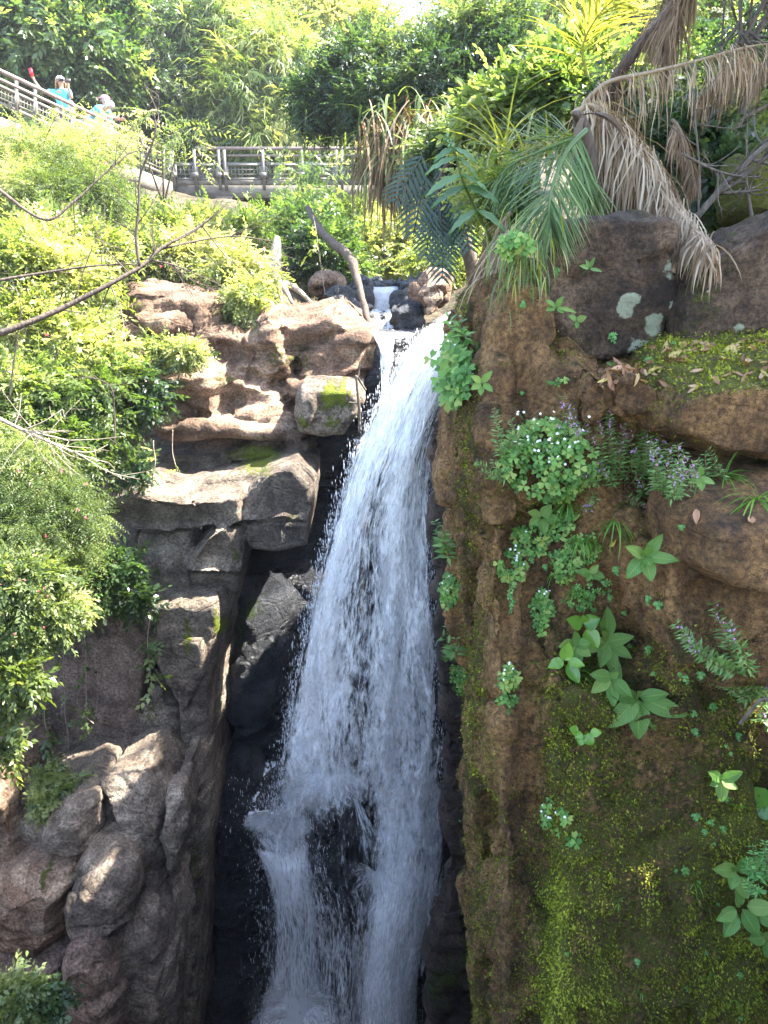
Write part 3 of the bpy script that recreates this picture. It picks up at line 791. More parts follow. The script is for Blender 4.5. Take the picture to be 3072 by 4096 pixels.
# ------------------------------------------------------------------ water
def watermat(name, su, sv, col=(.86, .88, .9), seed=0.0, fine=1.0, con=3.6, soft=.62):
    """white falling water broken into streaks; holes where the density attribute is low"""
    m, nt, out, N = newmat(name)
    uv = N('ShaderNodeUVMap').outputs[0]
    d = N('ShaderNodeAttribute', attribute_name='tint').outputs['Fac']
    def st(a, b, z, det=3.0, dist=0.0, r=.6):
        mp = N('ShaderNodeMapping', inp={0: uv, 1: (seed, seed * .7, z), 3: (a, b, 1)})
        return N('ShaderNodeTexNoise', inp={'Vector': mp.outputs[0], 'Scale': 1.0, 'Detail': det, 'Roughness': r, 'Distortion': dist}).outputs[0]
    n1 = st(su, sv, 0)                                   # drops drawn out along the fall
    n2 = st(su * .28, sv * .22, 3.0, 3.0, .4)             # strands and gaps
    n3 = st(su * 2.3, sv * 2.2, 7.0, 2.0)
    s = math_(N, 'ADD', math_(N, 'MULTIPLY', n1, .50), math_(N, 'MULTIPLY', n2, .30))
    s = math_(N, 'ADD', s, math_(N, 'MULTIPLY', n3, .2 * fine))
    s = math_(N, 'SUBTRACT', s, .4 + .1 * fine)
    f = math_(N, 'ADD', math_(N, 'MULTIPLY', s, con), math_(N, 'SUBTRACT', math_(N, 'MULTIPLY', d, 1.5), .55))
    al = N('ShaderNodeMapRange', inp={0: f, 1: 0.0, 2: soft, 3: 0.0, 4: 1.0}).outputs[0]
    al = math_(N, 'MULTIPLY', al, N('ShaderNodeMapRange', inp={0: d, 1: .02, 2: .15}).outputs[0])
    df = N('ShaderNodeBsdfDiffuse', inp={0: c4(col)})
    tl = N('ShaderNodeBsdfTranslucent', inp={0: c4(col)})
    gl = N('ShaderNodeBsdfGlossy', inp={0: (1, 1, 1, 1), 'Roughness': .25})
    b = N('ShaderNodeBump', inp={'Strength': .9, 'Distance': .05, 'Height': s})
    for q in (df, gl): nt.links.new(b.outputs[0], q.inputs['Normal'])
    s1 = N('ShaderNodeMixShader', inp={0: .38, 1: df.outputs[0], 2: tl.outputs[0]})
    s2 = N('ShaderNodeMixShader', inp={0: .08, 1: s1.outputs[0], 2: gl.outputs[0]})
    tr = N('ShaderNodeBsdfTransparent')
    s3 = N('ShaderNodeMixShader', inp={0: al, 1: tr.outputs[0], 2: s2.outputs[0]})
    nt.links.new(s3.outputs[0], out.inputs[0])
    return m

def sheet(mb, rows, dens, bulge=.25, nu=40, nv=140, off=0.0, rough=.05, seed=0):
    """rows: (py, px_left, px_right, Y_left, Y_right) from top to bottom; dens(u,v)-> 0..1 with u,v in 0..1"""
    rows = np.array(rows, float)
    L = curve([tuple(P(r[1], r[0], r[3])) for r in rows], nv)
    R = curve([tuple(P(r[2], r[0], r[4])) for r in rows], nv)
    u = np.linspace(0, 1, nu)[None, :, None]
    G = L[:, None, :] * (1 - u) + R[:, None, :] * u
    vlen = np.concatenate([[0], np.cumsum(np.linalg.norm(np.diff((L + R) / 2, axis=0), axis=1))])
    wid = np.linalg.norm(R - L, axis=1)
    b = np.sin(math.pi * u[..., 0]) ** .7 * bulge
    G[..., 1] -= b + off
    q = G.reshape(-1, 3)
    nzv = fbm(q * np.array([5, 5, 1.2]), 3, seed + 3)
    q = q + np.stack([.4 * rough * fbm(q * np.array([3, 3, .8]), 2, seed + 8), -rough * nzv * 1.6, 0 * nzv], 1)
    UU = np.broadcast_to(u[..., 0], (nv, nu))
    VV = np.broadcast_to(np.linspace(0, 1, nv)[:, None], (nv, nu))
    uvm = np.stack([((UU - .5) * wid.mean()).ravel(), np.broadcast_to(vlen[:, None], (nv, nu)).ravel()], 1)
    uvm = uvm + np.stack([seed * 3.1 + .05 * fbm(q * 2, 2, seed), np.zeros(len(q))], 1)
    d = dens(UU, VV).ravel()
    i = np.arange(nu * nv).reshape(nv, nu)
    f4 = np.stack([i[:-1, :-1], i[:-1, 1:], i[1:, 1:], i[1:, :-1]], -1).reshape(-1, 4)
    mb.add(q, F4=f4, t=d, uv=uvm)
    return G

def edge(u, a=.12, b=.12):
    return np.clip(u / a, 0, 1) * np.clip((1 - u) / b, 0, 1)

fall = [(1250, 1815, 1905, 7.9, 7.3), (1290, 1745, 1875, 7.7, 7.2), (1340, 1680, 1855, 7.55, 7.12), (1400, 1628, 1843, 7.42, 7.1), (1500, 1562, 1828, 7.3, 7.0), (1650, 1490, 1800, 7.2, 7.0),
        (1850, 1405, 1730, 7.15, 7.0), (2150, 1310, 1722, 7.15, 7.0), (2450, 1235, 1738, 7.15, 7.0), (2750, 1170, 1755, 7.2, 7.05), (3100, 1115, 1775, 7.25, 7.1), (3330, 1060, 1780, 7.3, 7.15)]
def G1(u, v, a, b, c, d): return np.exp(-((u - a) / b) ** 2) * np.exp(-((v - c) / d) ** 2)
def d_main(u, v):
    core = .76 + .34 * np.clip((.36 - v) / .2, 0, 1)
    right = 1.0 * np.clip((u - .62) / .1, 0, 1) * np.clip((v - .12) / .1, 0, 1) * (.34 - .12 * np.clip((u - .75) / .2, 0, 1))
    lo = .22 * np.exp(-((u - .30) / .2) ** 2) * np.clip((v - .5) / .2, 0, 1)
    bright = .14 * np.exp(-((u - .66) / .09) ** 2) * np.clip((v - .3) / .1, 0, 1) + .16 * np.exp(-((u - .1) / .12) ** 2) * np.clip((v - .4) / .2, 0, 1)
    gap = .85 * np.clip((v - .90) / .07, 0, 1) * np.clip((.66 - u) / .1, 0, 1) * np.clip((u - .14) / .08, 0, 1) + .22 * G1(u, v, .42, .15, .66, .14) + .15 * G1(u, v, .5, .16, .85, .2)
    return np.clip(core - right * np.clip((.68 - v) / .2, .25, 1) + bright - gap, 0, 1.4) * (.25 + .75 * edge(u, .10, .05)) * np.clip(edge(u, .03, .03) * 1.5, 0, 1)
mb = MB()
sheet(mb, fall, lambda u, v: d_main(u, v) * .92, .32, 44, 170, 0, .10, 1)
sheet(mb, fall, lambda u, v: d_main(u, v) * .74, .20, 44, 170, -.18, .12, 5)
sheet(mb, [(r[0], r[1] - 14, r[2] + 6, r[3], r[4]) for r in fall], lambda u, v: d_main(u, v) * .56 * (1 - .4 * np.clip(.3 - v, 0, 1)), .40, 44, 170, .13, .16, 9)
# right hand column down to the pool
rcol = [(2950, 1440, 1772, 7.2, 7.1), (3250, 1470, 1778, 7.1, 7.1), (3450, 1470, 1765, 7.0, 7.05), (3650, 1450, 1715, 6.9, 7.0), (3850, 1425, 1678, 6.85, 6.95), (4100, 1410, 1672, 6.8, 6.9), (4400, 1400, 1680, 6.7, 6.8)]
def d_r(u, v): return np.clip(.62 + .22 * np.clip((v - .3) / .35, 0, 1) + .2 * G1(u, v, .3, .25, .45, .2), 0, 1.3) * (.3 + .7 * edge(u, .25, .05)) * np.clip(v / .25, 0, 1)
sheet(mb, rcol, d_r, .3, 40, 120, 0, .04, 13)
sheet(mb, rcol, lambda u, v: d_r(u, v) * .8, .2, 40, 120, -.16, .05, 17)
sheet(mb, rcol, lambda u, v: d_r(u, v) * .7, .34, 40, 120, .1, .05, 18)
# fringe at its right
sheet(mb, [(3380, 1690, 1790, 7.1, 7.1), (3520, 1680, 1782, 7.0, 7.05), (3650, 1690, 1775, 6.95, 7), (3760, 1680, 1740, 6.9, 6.95), (3900, 1670, 1690, 6.9, 6.9)], lambda u, v: .62 * edge(u, .3, .2) * np.clip(edge(v, .2, .1), 0, 1), .1, 20, 50, .05, .1, 19)
# thin veil over the domed rock and the dark middle
veil = [(3190, 1215, 1415, 7.05, 7.05), (3400, 1180, 1470, 6.95, 7.0), (3600, 1240, 1490, 6.9, 6.95), (3900, 1280, 1470, 6.85, 6.9), (4400, 1300, 1440, 6.75, 6.8)]
sheet(mb, veil, lambda u, v: (.27 + .24 * np.clip((v - .15) / .4, 0, 1) + .1 * np.clip((v - .6) / .3, 0, 1)) * (.6 + .4 * edge(u, .1, .1)), .2, 36, 120, 0, .1, 23)
# left curtain below the ledge
lcur = [(3330, 990, 1240, 7.35, 7.35), (3440, 1045, 1250, 7.15, 7.2), (3560, 1075, 1265, 7.05, 7.1), (3700, 1085, 1285, 7.0, 7.05), (3850, 1085, 1290, 6.95, 7.0), (4000, 1050, 1310, 6.9, 6.95), (4150, 1010, 1350, 6.8, 6.85), (4400, 980, 1370, 6.7, 6.8)]
def d_l(u, v): return np.clip(.92 - .18 * np.exp(-((v - .45) / .2) ** 2) + .25 * np.clip((v - .6) / .15, 0, 1), 0, 1.2) * (.35 + .65 * edge(u, .15, .1)) * np.clip(v / .05, .4, 1)
sheet(mb, lcur, lambda u, v: d_l(u, v) * .86, .22, 36, 120, 0, .05, 29)
sheet(mb, lcur, lambda u, v: d_l(u, v) * .76, .12, 36, 120, -.15, .06, 31)
# spray beside it
sheet(mb, [(3420, 1030, 1150, 7.4, 7.3), (3650, 990, 1150, 7.3, 7.2), (3900, 960, 1150, 7.2, 7.1), (4150, 860, 1120, 7.1, 7.0), (4400, 800, 1100, 7.0, 6.9)], lambda u, v: (.33 + .2 * np.clip((v - .6) / .3, 0, 1)) * edge(u, .5, .1), .1, 24, 90, -.1, .12, 37)
M_fall = watermat('falling_water', 46.0, 6.0, (.96, .97, .98))
wf = link('waterfall', mb.mesh('waterfall', True, True), M_fall)
tag(wf, kind='structure')

# splash mound where the fall strikes the dome: streaks fan out
mb = MB()
def fan(c, rx, ry, y0, y1, a0, a1, dens, seed, dz=.0):
    nr, na = 40, 60
    r = np.linspace(0.02, 1, nr)[:, None]
    a = np.linspace(a0, a1, na)[None, :]
    X = c[0] + rx * r * np.cos(a)
    Yp = c[1] + ry * r ** 1.25 * np.sin(a) + 60 * (r ** 2)
    D = y0 + (y1 - y0) * r + 0 * a
    V = np.array([tuple(P(X[i, j], Yp[i, j], D[i, j])) for i in range(nr) for j in range(na)])
    V[:, 1] += .08 * fbm(V * 4, 3, seed)
    R = np.broadcast_to(r, (nr, na)); A = np.broadcast_to(a, (nr, na))
    i = np.arange(nr * na).reshape(nr, na)
    f4 = np.stack([i[:-1, :-1], i[:-1, 1:], i[1:, 1:], i[1:, :-1]], -1).reshape(-1, 4)
    mb.add(V, F4=f4, t=dens(R, A).ravel(), uv=np.stack([A.ravel() * .28 + seed, R.ravel() * .9], 1))
fan((1315, 3085), 140, 170, 7.05, 6.85, math.radians(-60), math.radians(240), lambda r, a: np.clip(1.0 - .9 * r ** 1.4, 0, 1.3), 41)
fan((1325, 3090), 180, 160, 7.0, 6.8, math.radians(0), math.radians(180), lambda r, a: np.clip(1.05 - .85 * r ** 1.6, 0, 1) * .85, 43)
fan((1410, 3190), 190, 380, 6.95, 6.7, math.radians(25), math.radians(80), lambda r, a: np.clip(.95 - .55 * r, 0, 1) * np.clip(np.sin((a - .436) / .96 * math.pi), 0, 1) ** .5 * .8, 47)
fan((1160, 3270), 120, 110, 7.15, 7.0, 0, 2 * math.pi, lambda r, a: np.clip(1.2 - 1.1 * r ** 1.5, 0, 1.4), 53)
fan((1060, 3260), 120, 80, 7.3, 7.2, 0, 2 * math.pi, lambda r, a: np.clip(1.1 - r ** 1.5, 0, 1.4), 57)
fan((1230, 3190), 120, 150, 7.3, 7.2, 0, 2 * math.pi, lambda r, a: np.clip(.85 - .6 * r, 0, 1), 59)
fan((1500, 3480), 120, 160, 7.0, 6.85, math.radians(-40), math.radians(220), lambda r, a: np.clip(.9 - .6 * r, 0, 1), 61)
fan((1470, 3870), 110, 260, 6.85, 6.7, math.radians(0), math.radians(110), lambda r, a: np.clip(1.0 - .6 * r, 0, 1), 63)
fan((1200, 4010), 200, 150, 6.8, 6.6, math.radians(-70), math.radians(250), lambda r, a: np.clip(.95 - .6 * r, 0, 1), 67)
tag(link('splash', mb.mesh('splash', True, True), watermat('splashing_water', 30.0, 7.0, con=3.2, soft=.75)), kind='structure')

# white water heaped on the ledge
bm = bmesh.new()
block(bm, [(938, 3275), (1010, 3240), (1100, 3215), (1200, 3225), (1235, 3290), (1225, 3390), (1170, 3450), (1090, 3440), (1030, 3390), (980, 3330)], 7.42, (0, .8, 0), .25, .45)
me = rockmesh('foam', bm, .03, 3, (.10, .0, .14), 4.0, 0, seed=91)
m, nt, out, N = newmat('white_foam')
tcf = N('ShaderNodeTexCoord').outputs['Object']
nf = N('ShaderNodeTexNoise', inp={'Vector': N('ShaderNodeMapping', inp={0: tcf, 3: (1, 1, .5)}).outputs[0], 'Scale': 30.0, 'Detail': 5.0})
cf = ramp(N, nf.outputs[0], [(.35, (.55, .60, .66)), (.6, (.92, .93, .95))])
bf = N('ShaderNodeBump', inp={'Strength': .8, 'Distance': .05, 'Height': nf.outputs[0]})
pf = N('ShaderNodeBsdfPrincipled', inp={'Base Color': cf, 'Roughness': .5, 'Normal': bf.outputs[0]})
nt.links.new(pf.outputs[0], out.inputs[0])
tag(link('foam', me, m), kind='structure')
# stream, small cascades above the lip
M_stream = watermat('stream_water', 26.0, 9.0, (.84, .87, .9))
mb = MB()
sheet(mb, [(1140, 1478, 1592, 12.2, 12.2), (1160, 1480, 1592, 11.9, 11.9), (1200, 1484, 1570, 11.7, 11.7), (1240, 1488, 1560, 11.6, 11.6)], lambda u, v: .95 * edge(u, .06, .06) * (1 - .25 * np.clip(v - .4, 0, 1)), .1, 30, 40, 0, .06, 71)
sheet(mb, [(1235, 1462, 1585, 11.4, 11.4), (1255, 1465, 1590, 10.8, 10.8), (1300, 1475, 1580, 10.5, 10.5), (1325, 1490, 1560, 10.2, 10.2)], lambda u, v: np.clip(.78 - .4 * np.exp(-((u - .55) / .12) ** 2) + .3 * v, 0, 1) * edge(u, .08, .08), .1, 30, 40, 0, .06, 73)
sheet(mb, [(1322, 1470, 1640, 10.2, 10.2), (1330, 1478, 1655, 9.0, 9.0), (1338, 1486, 1660, 8.7, 8.7), (1380, 1508, 1640, 8.4, 8.4), (1450, 1516, 1610, 8.2, 8.2), (1560, 1520, 1590, 8.05, 8.0), (1700, 1500, 1600, 7.9, 7.9)], lambda u, v: np.clip(.92 - .5 * np.clip((u - .38) / .15, 0, 1) * np.clip((v - .3) / .1, 0, 1) - .15 * np.clip((v - .35) / .2, 0, 1), 0, 1) * edge(u, .06, .06), .12, 30, 70, 0, .08, 75)
tag(link('stream', mb.mesh('stream', True, True), M_stream), kind='structure')

# drops thrown clear of the fall
def drops():
    n = 10000
    V = []
    k = np.array([[0, 0, 1.0], [1, 0, 0], [-.5, .87, 0], [-.5, -.87, 0], [0, 0, -1.0]])
    rows = np.array(fall)
    c = []
    d = []
    for i in range(n):
        q = RNG.random()
        if q < .62:
            py = 1300 + 2050 * RNG.random()
            L = np.interp(py, rows[:, 0], rows[:, 1]); R = np.interp(py, rows[:, 0], rows[:, 2])
            if RNG.random() < .5: px = L + abs(RNG.normal()) ** 1.3 * -18 + 14
            elif RNG.random() < .4: px = min(R - 4 + RNG.normal() * 12, R + 8)
            else: px = L + (R - L) * RNG.random()
            Y = 6.75 + .25 * RNG.random()
        elif q < .75:
            a = RNG.random() * 2 * math.pi; r = abs(RNG.normal())
            px, py, Y = 1110 + 110 * r * math.cos(a), 3260 + 90 * r * math.sin(a), 7.0
        elif q < .9:
            py = 3380 + 720 * RNG.random(); px = 1060 + RNG.normal() * 40 if RNG.random() < .5 else 1270 + RNG.normal() * 25; Y = 6.8
        else:
            py = 3000 + 1100 * RNG.random(); px = 1600 + RNG.normal() * 90; px = min(px, 1770 if py < 3500 else 1690); Y = 6.8
        if py < 1900 and px > 1810: px = 1800
        c.append(tuple(P(px, py, Y))); d.append(min(.007, .0023 * math.exp(.45 * RNG.normal())))
    c = np.array(c); d = np.array(d)
    el = 3.0 + 6.0 * RNG.random(n)
    T = k[None] * np.stack([d, d, d * el], 1)[:, None, :]
    V = (c[:, None, :] + T).reshape(-1, 3)
    b = np.arange(n)[:, None, None] * 5
    f = np.array([(0, 1, 2), (0, 2, 3), (0, 3, 1), (4, 2, 1), (4, 3, 2), (4, 1, 3)])[None]
    return mesh_np('drops', V, [(b + f).reshape(-1, 3)], smooth=True)
m, nt, out, N = newmat('water_drops')
df = N('ShaderNodeBsdfDiffuse', inp={0: (.9, .92, .94, 1)})
tl = N('ShaderNodeBsdfTranslucent', inp={0: (.9, .92, .94, 1)})
gl = N('ShaderNodeBsdfGlossy', inp={0: (1, 1, 1, 1), 'Roughness': .1})
s1 = N('ShaderNodeMixShader', inp={0: .4, 1: df.outputs[0], 2: tl.outputs[0]})
s2 = N('ShaderNodeMixShader', inp={0: .15, 1: s1.outputs[0], 2: gl.outputs[0]})
nt.links.new(s2.outputs[0], out.inputs[0])
tag(link('drops', drops(), m), kind='stuff')
# pool out of sight at the foot
me = mesh_np('pool', [(-4, 1, -11.6), (2.5, 1, -11.6), (2.5, 9.6, -11.6), (-4, 9.6, -11.6)], [[(0, 1, 2, 3)]])
tag(link('pool', me, plain('pool_water', (.03, .04, .045), .1, bump=.3, scale=3)), kind='structure')
# ------------------------------------------------------------------ foliage tools
def T_leaf(L=1.0, W=.4, fold=.12, droop=.15):
    """one folded leaf, base at 0, along +x: 6 verts, 2 quads"""
    V = np.array([(0, 0, 0), (.45, W / 2, fold * W), (1, 0, -droop), (.45, -W / 2, fold * W), (.5, 0, -fold * W * .3)]) * np.array([L, L, L])
    return V, np.array([(0, 4, 1), (4, 2, 1), (0, 3, 4), (4, 3, 2)])

def T_twig(n=9, leaf=.42, W=.42, ang=55, jit=.25, seed=0, droop=.2, end=True):
    r = np.random.default_rng(seed)
    Vs, Fs, k = [], [], 0
    for i in range(n):
        s = (i + .6) / n
        side = 1 if i % 2 else -1
        a = math.radians(ang * (1 - .35 * s)) * side + r.normal() * jit
        if end and i == n - 1: a = r.normal() * .2
        l = leaf * (1.05 - .35 * s) * (.8 + .4 * r.random())
        V = np.array([(0, 0, 0), (.45, W / 2, .05), (1, 0, -droop * (.5 + r.random())), (.45, -W / 2, .05)]) * l
        tl = r.normal() * .5
        R = np.array([[math.cos(a), -math.sin(a), 0], [math.sin(a), math.cos(a), 0], [0, 0, 1]])
        Rx = np.array([[1, 0, 0], [0, math.cos(tl), -math.sin(tl)], [0, math.sin(tl), math.cos(tl)]])
        V = V @ Rx.T @ R.T + np.array([s, 0, -droop * .6 * s * s])
        Vs.append(V); Fs.append(np.array([(0, 1, 2, 3)]) + k); k += 4
    return np.concatenate(Vs), np.concatenate(Fs)

def T_feather(pairs=7, sub=5, seed=0):
    """bipinnate leaf: pinnae of tiny narrow leaflets (each pinna side is a comb of slim quads)"""
    r = np.random.default_rng(seed)
    Vs, Fs, k = [], [], 0
    for i in range(pairs):
        s = (i + .8) / pairs
        for side in (-1, 1):
            L = .42 * math.sin(math.pi * (.25 + .65 * s)) * (.85 + .3 * r.random())
            a = math.radians(58 - 18 * s) * side
            dx, dy = math.cos(a), math.sin(a)
            for j in range(sub):
                t = (j + .5) / sub
                bx, by, bz = s + dx * L * t, dy * L * t, -.25 * s * s - .18 * t * t * L - .02
                for sd in (-1, 1):
                    aa = a + sd * math.radians(70)
                    l = .10 * (1 - .5 * t)
                    ex, ey = math.cos(aa) * l, math.sin(aa) * l
                    wx, wy = dx * .013, dy * .013
                    Vs.append(np.array([(bx - wx, by - wy, bz), (bx + wx, by + wy, bz), (bx + ex + wx, by + ey + wy, bz - .01), (bx + ex - wx, by + ey - wy, bz - .01)]))
                    Fs.append(np.array([(0, 1, 2, 3)]) + k); k += 4
    return np.concatenate(Vs), np.concatenate(Fs)

def T_blades(n=6, W=.06, seed=0):
    """bamboo like tuft of narrow drooping leaves"""
    r = np.random.default_rng(seed)
    Vs, Fs, k = [], [], 0
    for i in range(n):
        a = r.normal() * .7
        l = .5 + .5 * r.random()
        b = np.array([.1 + .8 * i / n, 0, 0])
        d = np.array([math.cos(a), math.sin(a), 0])
        p = np.array([-d[1], d[0], .3])
        for_ = [b, b + d * l * .5 + p * W * .5, b + d * l + np.array([0, 0, -.45 * l]), b + d * l * .5 - p * W * .5]
        Vs.append(np.array(for_)); Fs.append(np.array([(0, 1, 2, 3)]) + k); k += 4
    return np.concatenate(Vs), np.concatenate(Fs)

def norm(a): return a / (np.linalg.norm(a, axis=-1, keepdims=True) + 1e-9)

def place(tmpl, C, D, S, roll=.6, upv=(0, 0, 1), tint=None, rng=RNG):
    """copies of one template merged into one part: C positions, D directions, S sizes"""
    V, Fq = tmpl
    n = len(C)
    D = norm(D)
    up = np.array(upv, float)[None] + roll * rng.normal(size=(n, 3))
    y = norm(np.cross(up, D))
    z = np.cross(D, y)
    W = C[:, None, :] + S[:, None, None] * (V[None, :, 0:1] * D[:, None] + V[None, :, 1:2] * y[:, None] + V[None, :, 2:3] * z[:, None])
    F_ = (np.arange(n)[:, None, None] * len(V) + Fq[None]).reshape(-1, Fq.shape[1])
    nl = len(Fq)
    t = np.clip((tint if tint is not None else rng.random(n))[:, None] + .16 * rng.normal(size=(n, len(V) // (len(V) // nl) if False else 1)), 0, 1)
    t = np.repeat(t, len(V), axis=1)
    return W.reshape(-1, 3), F_, t.ravel()

def add_sprays(mb, tmpls, C, D, S, **k):
    pick = RNG.integers(0, len(tmpls), len(C))
    for i, T in enumerate(tmpls):
        q = pick == i
        if q.any():
            kk = dict(k)
            if kk.get('tint') is not None: kk['tint'] = kk['tint'][q]
            V, Fq, t = place(T, C[q], D[q], S[q], **kk)
            if Fq.shape[1] == 4: mb.add(V, F4=Fq, t=t)
            else: mb.add(V, F3=Fq, t=t)

def crown_points(clumps, n, gap=.42, gfreq=1.0, shell=.55, seed=0, low=0.0):
    """points through the outer part of lumpy ellipsoids; clumps: (centre, radii)"""
    vol = np.array([c[1][0] * c[1][2] for c in clumps])
    pick = RNG.choice(len(clumps), n * 3, p=vol / vol.sum())
    C = np.array([tuple(c[0]) for c in clumps])[pick]
    R = np.array([tuple(c[1]) for c in clumps])[pick]
    d = norm(RNG.normal(size=(n * 3, 3)))
    rad = shell + (1 - shell) * RNG.random(n * 3) ** .6
    bump = 1 + .5 * fbm(d * 2.2 + pick[:, None] * 7.7, 3, seed)
    Q = C + R * d * (rad * bump)[:, None]
    keep = vnoise(Q * gfreq * 2.2 / np.clip(R.mean(), .2, 9), seed + 4) * .6 + vnoise(Q * gfreq * 6 / np.clip(R.mean(), .2, 9), seed + 6) * .4 > gap
    Q, d = Q[keep][:n], d[keep][:n]
    return Q, d

def clump(px, py, Y, rx, ry, dep=None):
    a, b = rw(rx, px, py, Y), rw(ry, px, py, Y) * .95
    return (P(px, py, Y), (a, dep or min(a, b) * .9, b))

def limbs(mb, base, clumps, r0, n=6, t=.5):
    """tapered trunk forking into limbs that reach the clumps"""
    base = Vector(base)
    cs = [Vector(c[0]) for c in clumps]
    top = sum(cs, Vector()) / len(cs)
    fork = base.lerp(top, .45) + Vector((RNG.normal() * .1, RNG.normal() * .1, 0))
    mb.tube(curve([base - Vector((0, 0, .3)), base.lerp(fork, .5) + Vector((RNG.normal() * .08, 0, 0)), fork], 10), np.linspace(r0, r0 * .72, 10), 8, t)
    for c in clumps:
        e = Vector(c[0])
        mid = fork.lerp(e, .5) + Vector((RNG.normal() * .12, RNG.normal() * .12, .15)) * (e - fork).length * .35
        k = curve([fork, mid, e], 9)
        mb.tube(k, np.linspace(r0 * .6, r0 * .16, 9), 6, t)
        for _ in range(n):
            i = RNG.integers(4, 9)
            q = Vector(k[i])
            d = Vector(RNG.normal(size=3)); d.z = abs(d.z) * .6
            d.normalize()
            m_ = q + d * c[1][0] * .5
            mb.tube(curve([q, m_ + Vector((0, 0, .1 * c[1][2])), q + d * c[1][0] * .95], 6), np.linspace(r0 * .18, r0 * .05, 6), 4, t)

M_bark = barkmat('grey_brown_bark', (.03, .022, .016), (.15, .115, .085))
M_twig = barkmat('dark_twig', (.025, .018, .013), (.13, .09, .065))
M_pale = barkmat('pale_twig', (.16, .12, .085), (.42, .34, .26))
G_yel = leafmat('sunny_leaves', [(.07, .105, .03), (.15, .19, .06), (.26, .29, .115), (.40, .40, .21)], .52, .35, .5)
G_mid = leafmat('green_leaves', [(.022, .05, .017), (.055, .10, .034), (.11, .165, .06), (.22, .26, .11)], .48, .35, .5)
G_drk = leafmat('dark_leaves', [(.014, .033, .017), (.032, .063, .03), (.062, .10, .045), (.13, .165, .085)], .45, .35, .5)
G_fea = leafmat('feathery_leaves', [(.07, .105, .035), (.14, .18, .065), (.23, .26, .115), (.37, .37, .21)], .5)
G_bam = leafmat('bamboo_leaves', [(.06, .10, .03), (.12, .17, .05), (.20, .24, .09), (.32, .33, .15)], .5)
M_pink = leafmat('pink_petals', [(.45, .05, .12), (.60, .10, .20), (.7, .25, .32)], .35)
M_white = leafmat('white_petals', [(.75, .75, .72), (.85, .85, .82)], .3)
M_purple = leafmat('purple_petals', [(.30, .06, .30), (.45, .12, .42), (.55, .25, .55)], .3)

TW = [T_twig(12, .27, .42, seed=s, jit=.5) for s in range(5)]
TWL = [T_twig(8, .36, .5, seed=10 + s, jit=.5) for s in range(4)]
TWN = [T_twig(12, .32, .26, seed=20 + s, jit=.45, droop=.35) for s in range(4)]
TF = [T_twig(19, .15, .30, ang=72, jit=.08, seed=60 + s, droop=.5) for s in range(4)]
TB = [T_blades(7, .07, s) for s in range(4)]

def tree(name, label, cat, base, clumps, n, tm, mat, size, trunk=.12, bark=None, gap=.42, shell=.55, out=.7, down=.25, group=None, seed=0, roll=.6, limb=5, cs=None, extra=None):
    feather = tm is TF
    size *= .78 if feather else .85
    n = int(n * (2.6 if feather else 1.45))
    o = thing(name, label, cat, base, group)
    tb = MB()
    limbs(tb, base, clumps, trunk, limb)
    tb.build('trunk', bark or M_bark, o, True)
    Q, d = crown_points(clumps, n, gap + .06, 1.5, shell * .7, seed)
    stray = RNG.random(len(Q)) < .16                      # loose shoots break up the outline
    Q = Q + d * (stray * (.15 + .5 * RNG.random(len(Q))) * float(np.mean([c[1][0] for c in clumps])) * .7)[:, None]
    D = out * d + .55 * RNG.normal(size=d.shape) + np.array([0, 0, -down])
    S = size * (.6 + .8 * RNG.random(len(Q)))
    tn = np.clip(.5 + 1.1 * fbm(Q * 1.3, 3, seed + 50) + .12 * RNG.normal(size=len(Q)), 0, 1)
    fb = MB()
    add_sprays(fb, tm, Q, D, S, roll=roll, tint=tn)
    fb.build('crown', mat, o)
    return o

def gz(x, y): return float(terrain_z(np.array([x]), np.array([y]))[0])
def gnd(px, Y):
    x = (px - 1536) / F * Y
    return (x, Y, gz(x, Y))

# ------------------------------------------------------------------ far wood and hillside trees
cl = []
for k in range(46):
    px = -500 + 4100 * RNG.random()
    Y = 46 + 26 * RNG.random()
    py = 120 + 520 * RNG.random() ** .8
    if abs(px - 1640) < 330 and py < 420: py = 430
    cl.append(clump(px, py, Y, 210, 190))
Q, d = crown_points(cl, 36000, .40, 1.0, .5, 1)
fb = MB()
add_sprays(fb, TW, Q, d + .6 * RNG.normal(size=d.shape), 1.0 * (.6 + .8 * RNG.random(len(Q))), tint=np.clip(.5 + fbm(Q * .4, 3, 2), 0, 1))
tag(fb.build('far_wood', G_yel), kind='stuff')

tree('tree', 'tall sunlit broadleaf tree above the people on the walkway', 'tree', gnd(60, 27), [clump(120, 120, 25, 260, 200), clump(330, 250, 25, 200, 170), clump(60, 330, 26, 190, 150), clump(250, 20, 26, 260, 160), clump(470, 150, 27, 170, 180)], 9000, TWL, G_mid, .62, .22, seed=3, gap=.40, down=.35)
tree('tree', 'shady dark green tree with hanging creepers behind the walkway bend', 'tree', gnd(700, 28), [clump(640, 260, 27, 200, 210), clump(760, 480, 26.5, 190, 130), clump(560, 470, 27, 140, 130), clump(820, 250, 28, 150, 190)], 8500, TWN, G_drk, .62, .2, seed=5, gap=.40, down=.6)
tree('bamboo', 'feathery sunlit bamboo clump behind the left half of the footbridge', 'bamboo', gnd(980, 27), [clump(960, 430, 26.5, 150, 160), clump(1080, 300, 27, 170, 190), clump(880, 180, 28, 150, 180), clump(1060, 560, 26, 190, 110), clump(1230, 500, 26.5, 150, 130)], 9000, TB, G_bam, .62, .08, seed=7, gap=.38, down=.7)
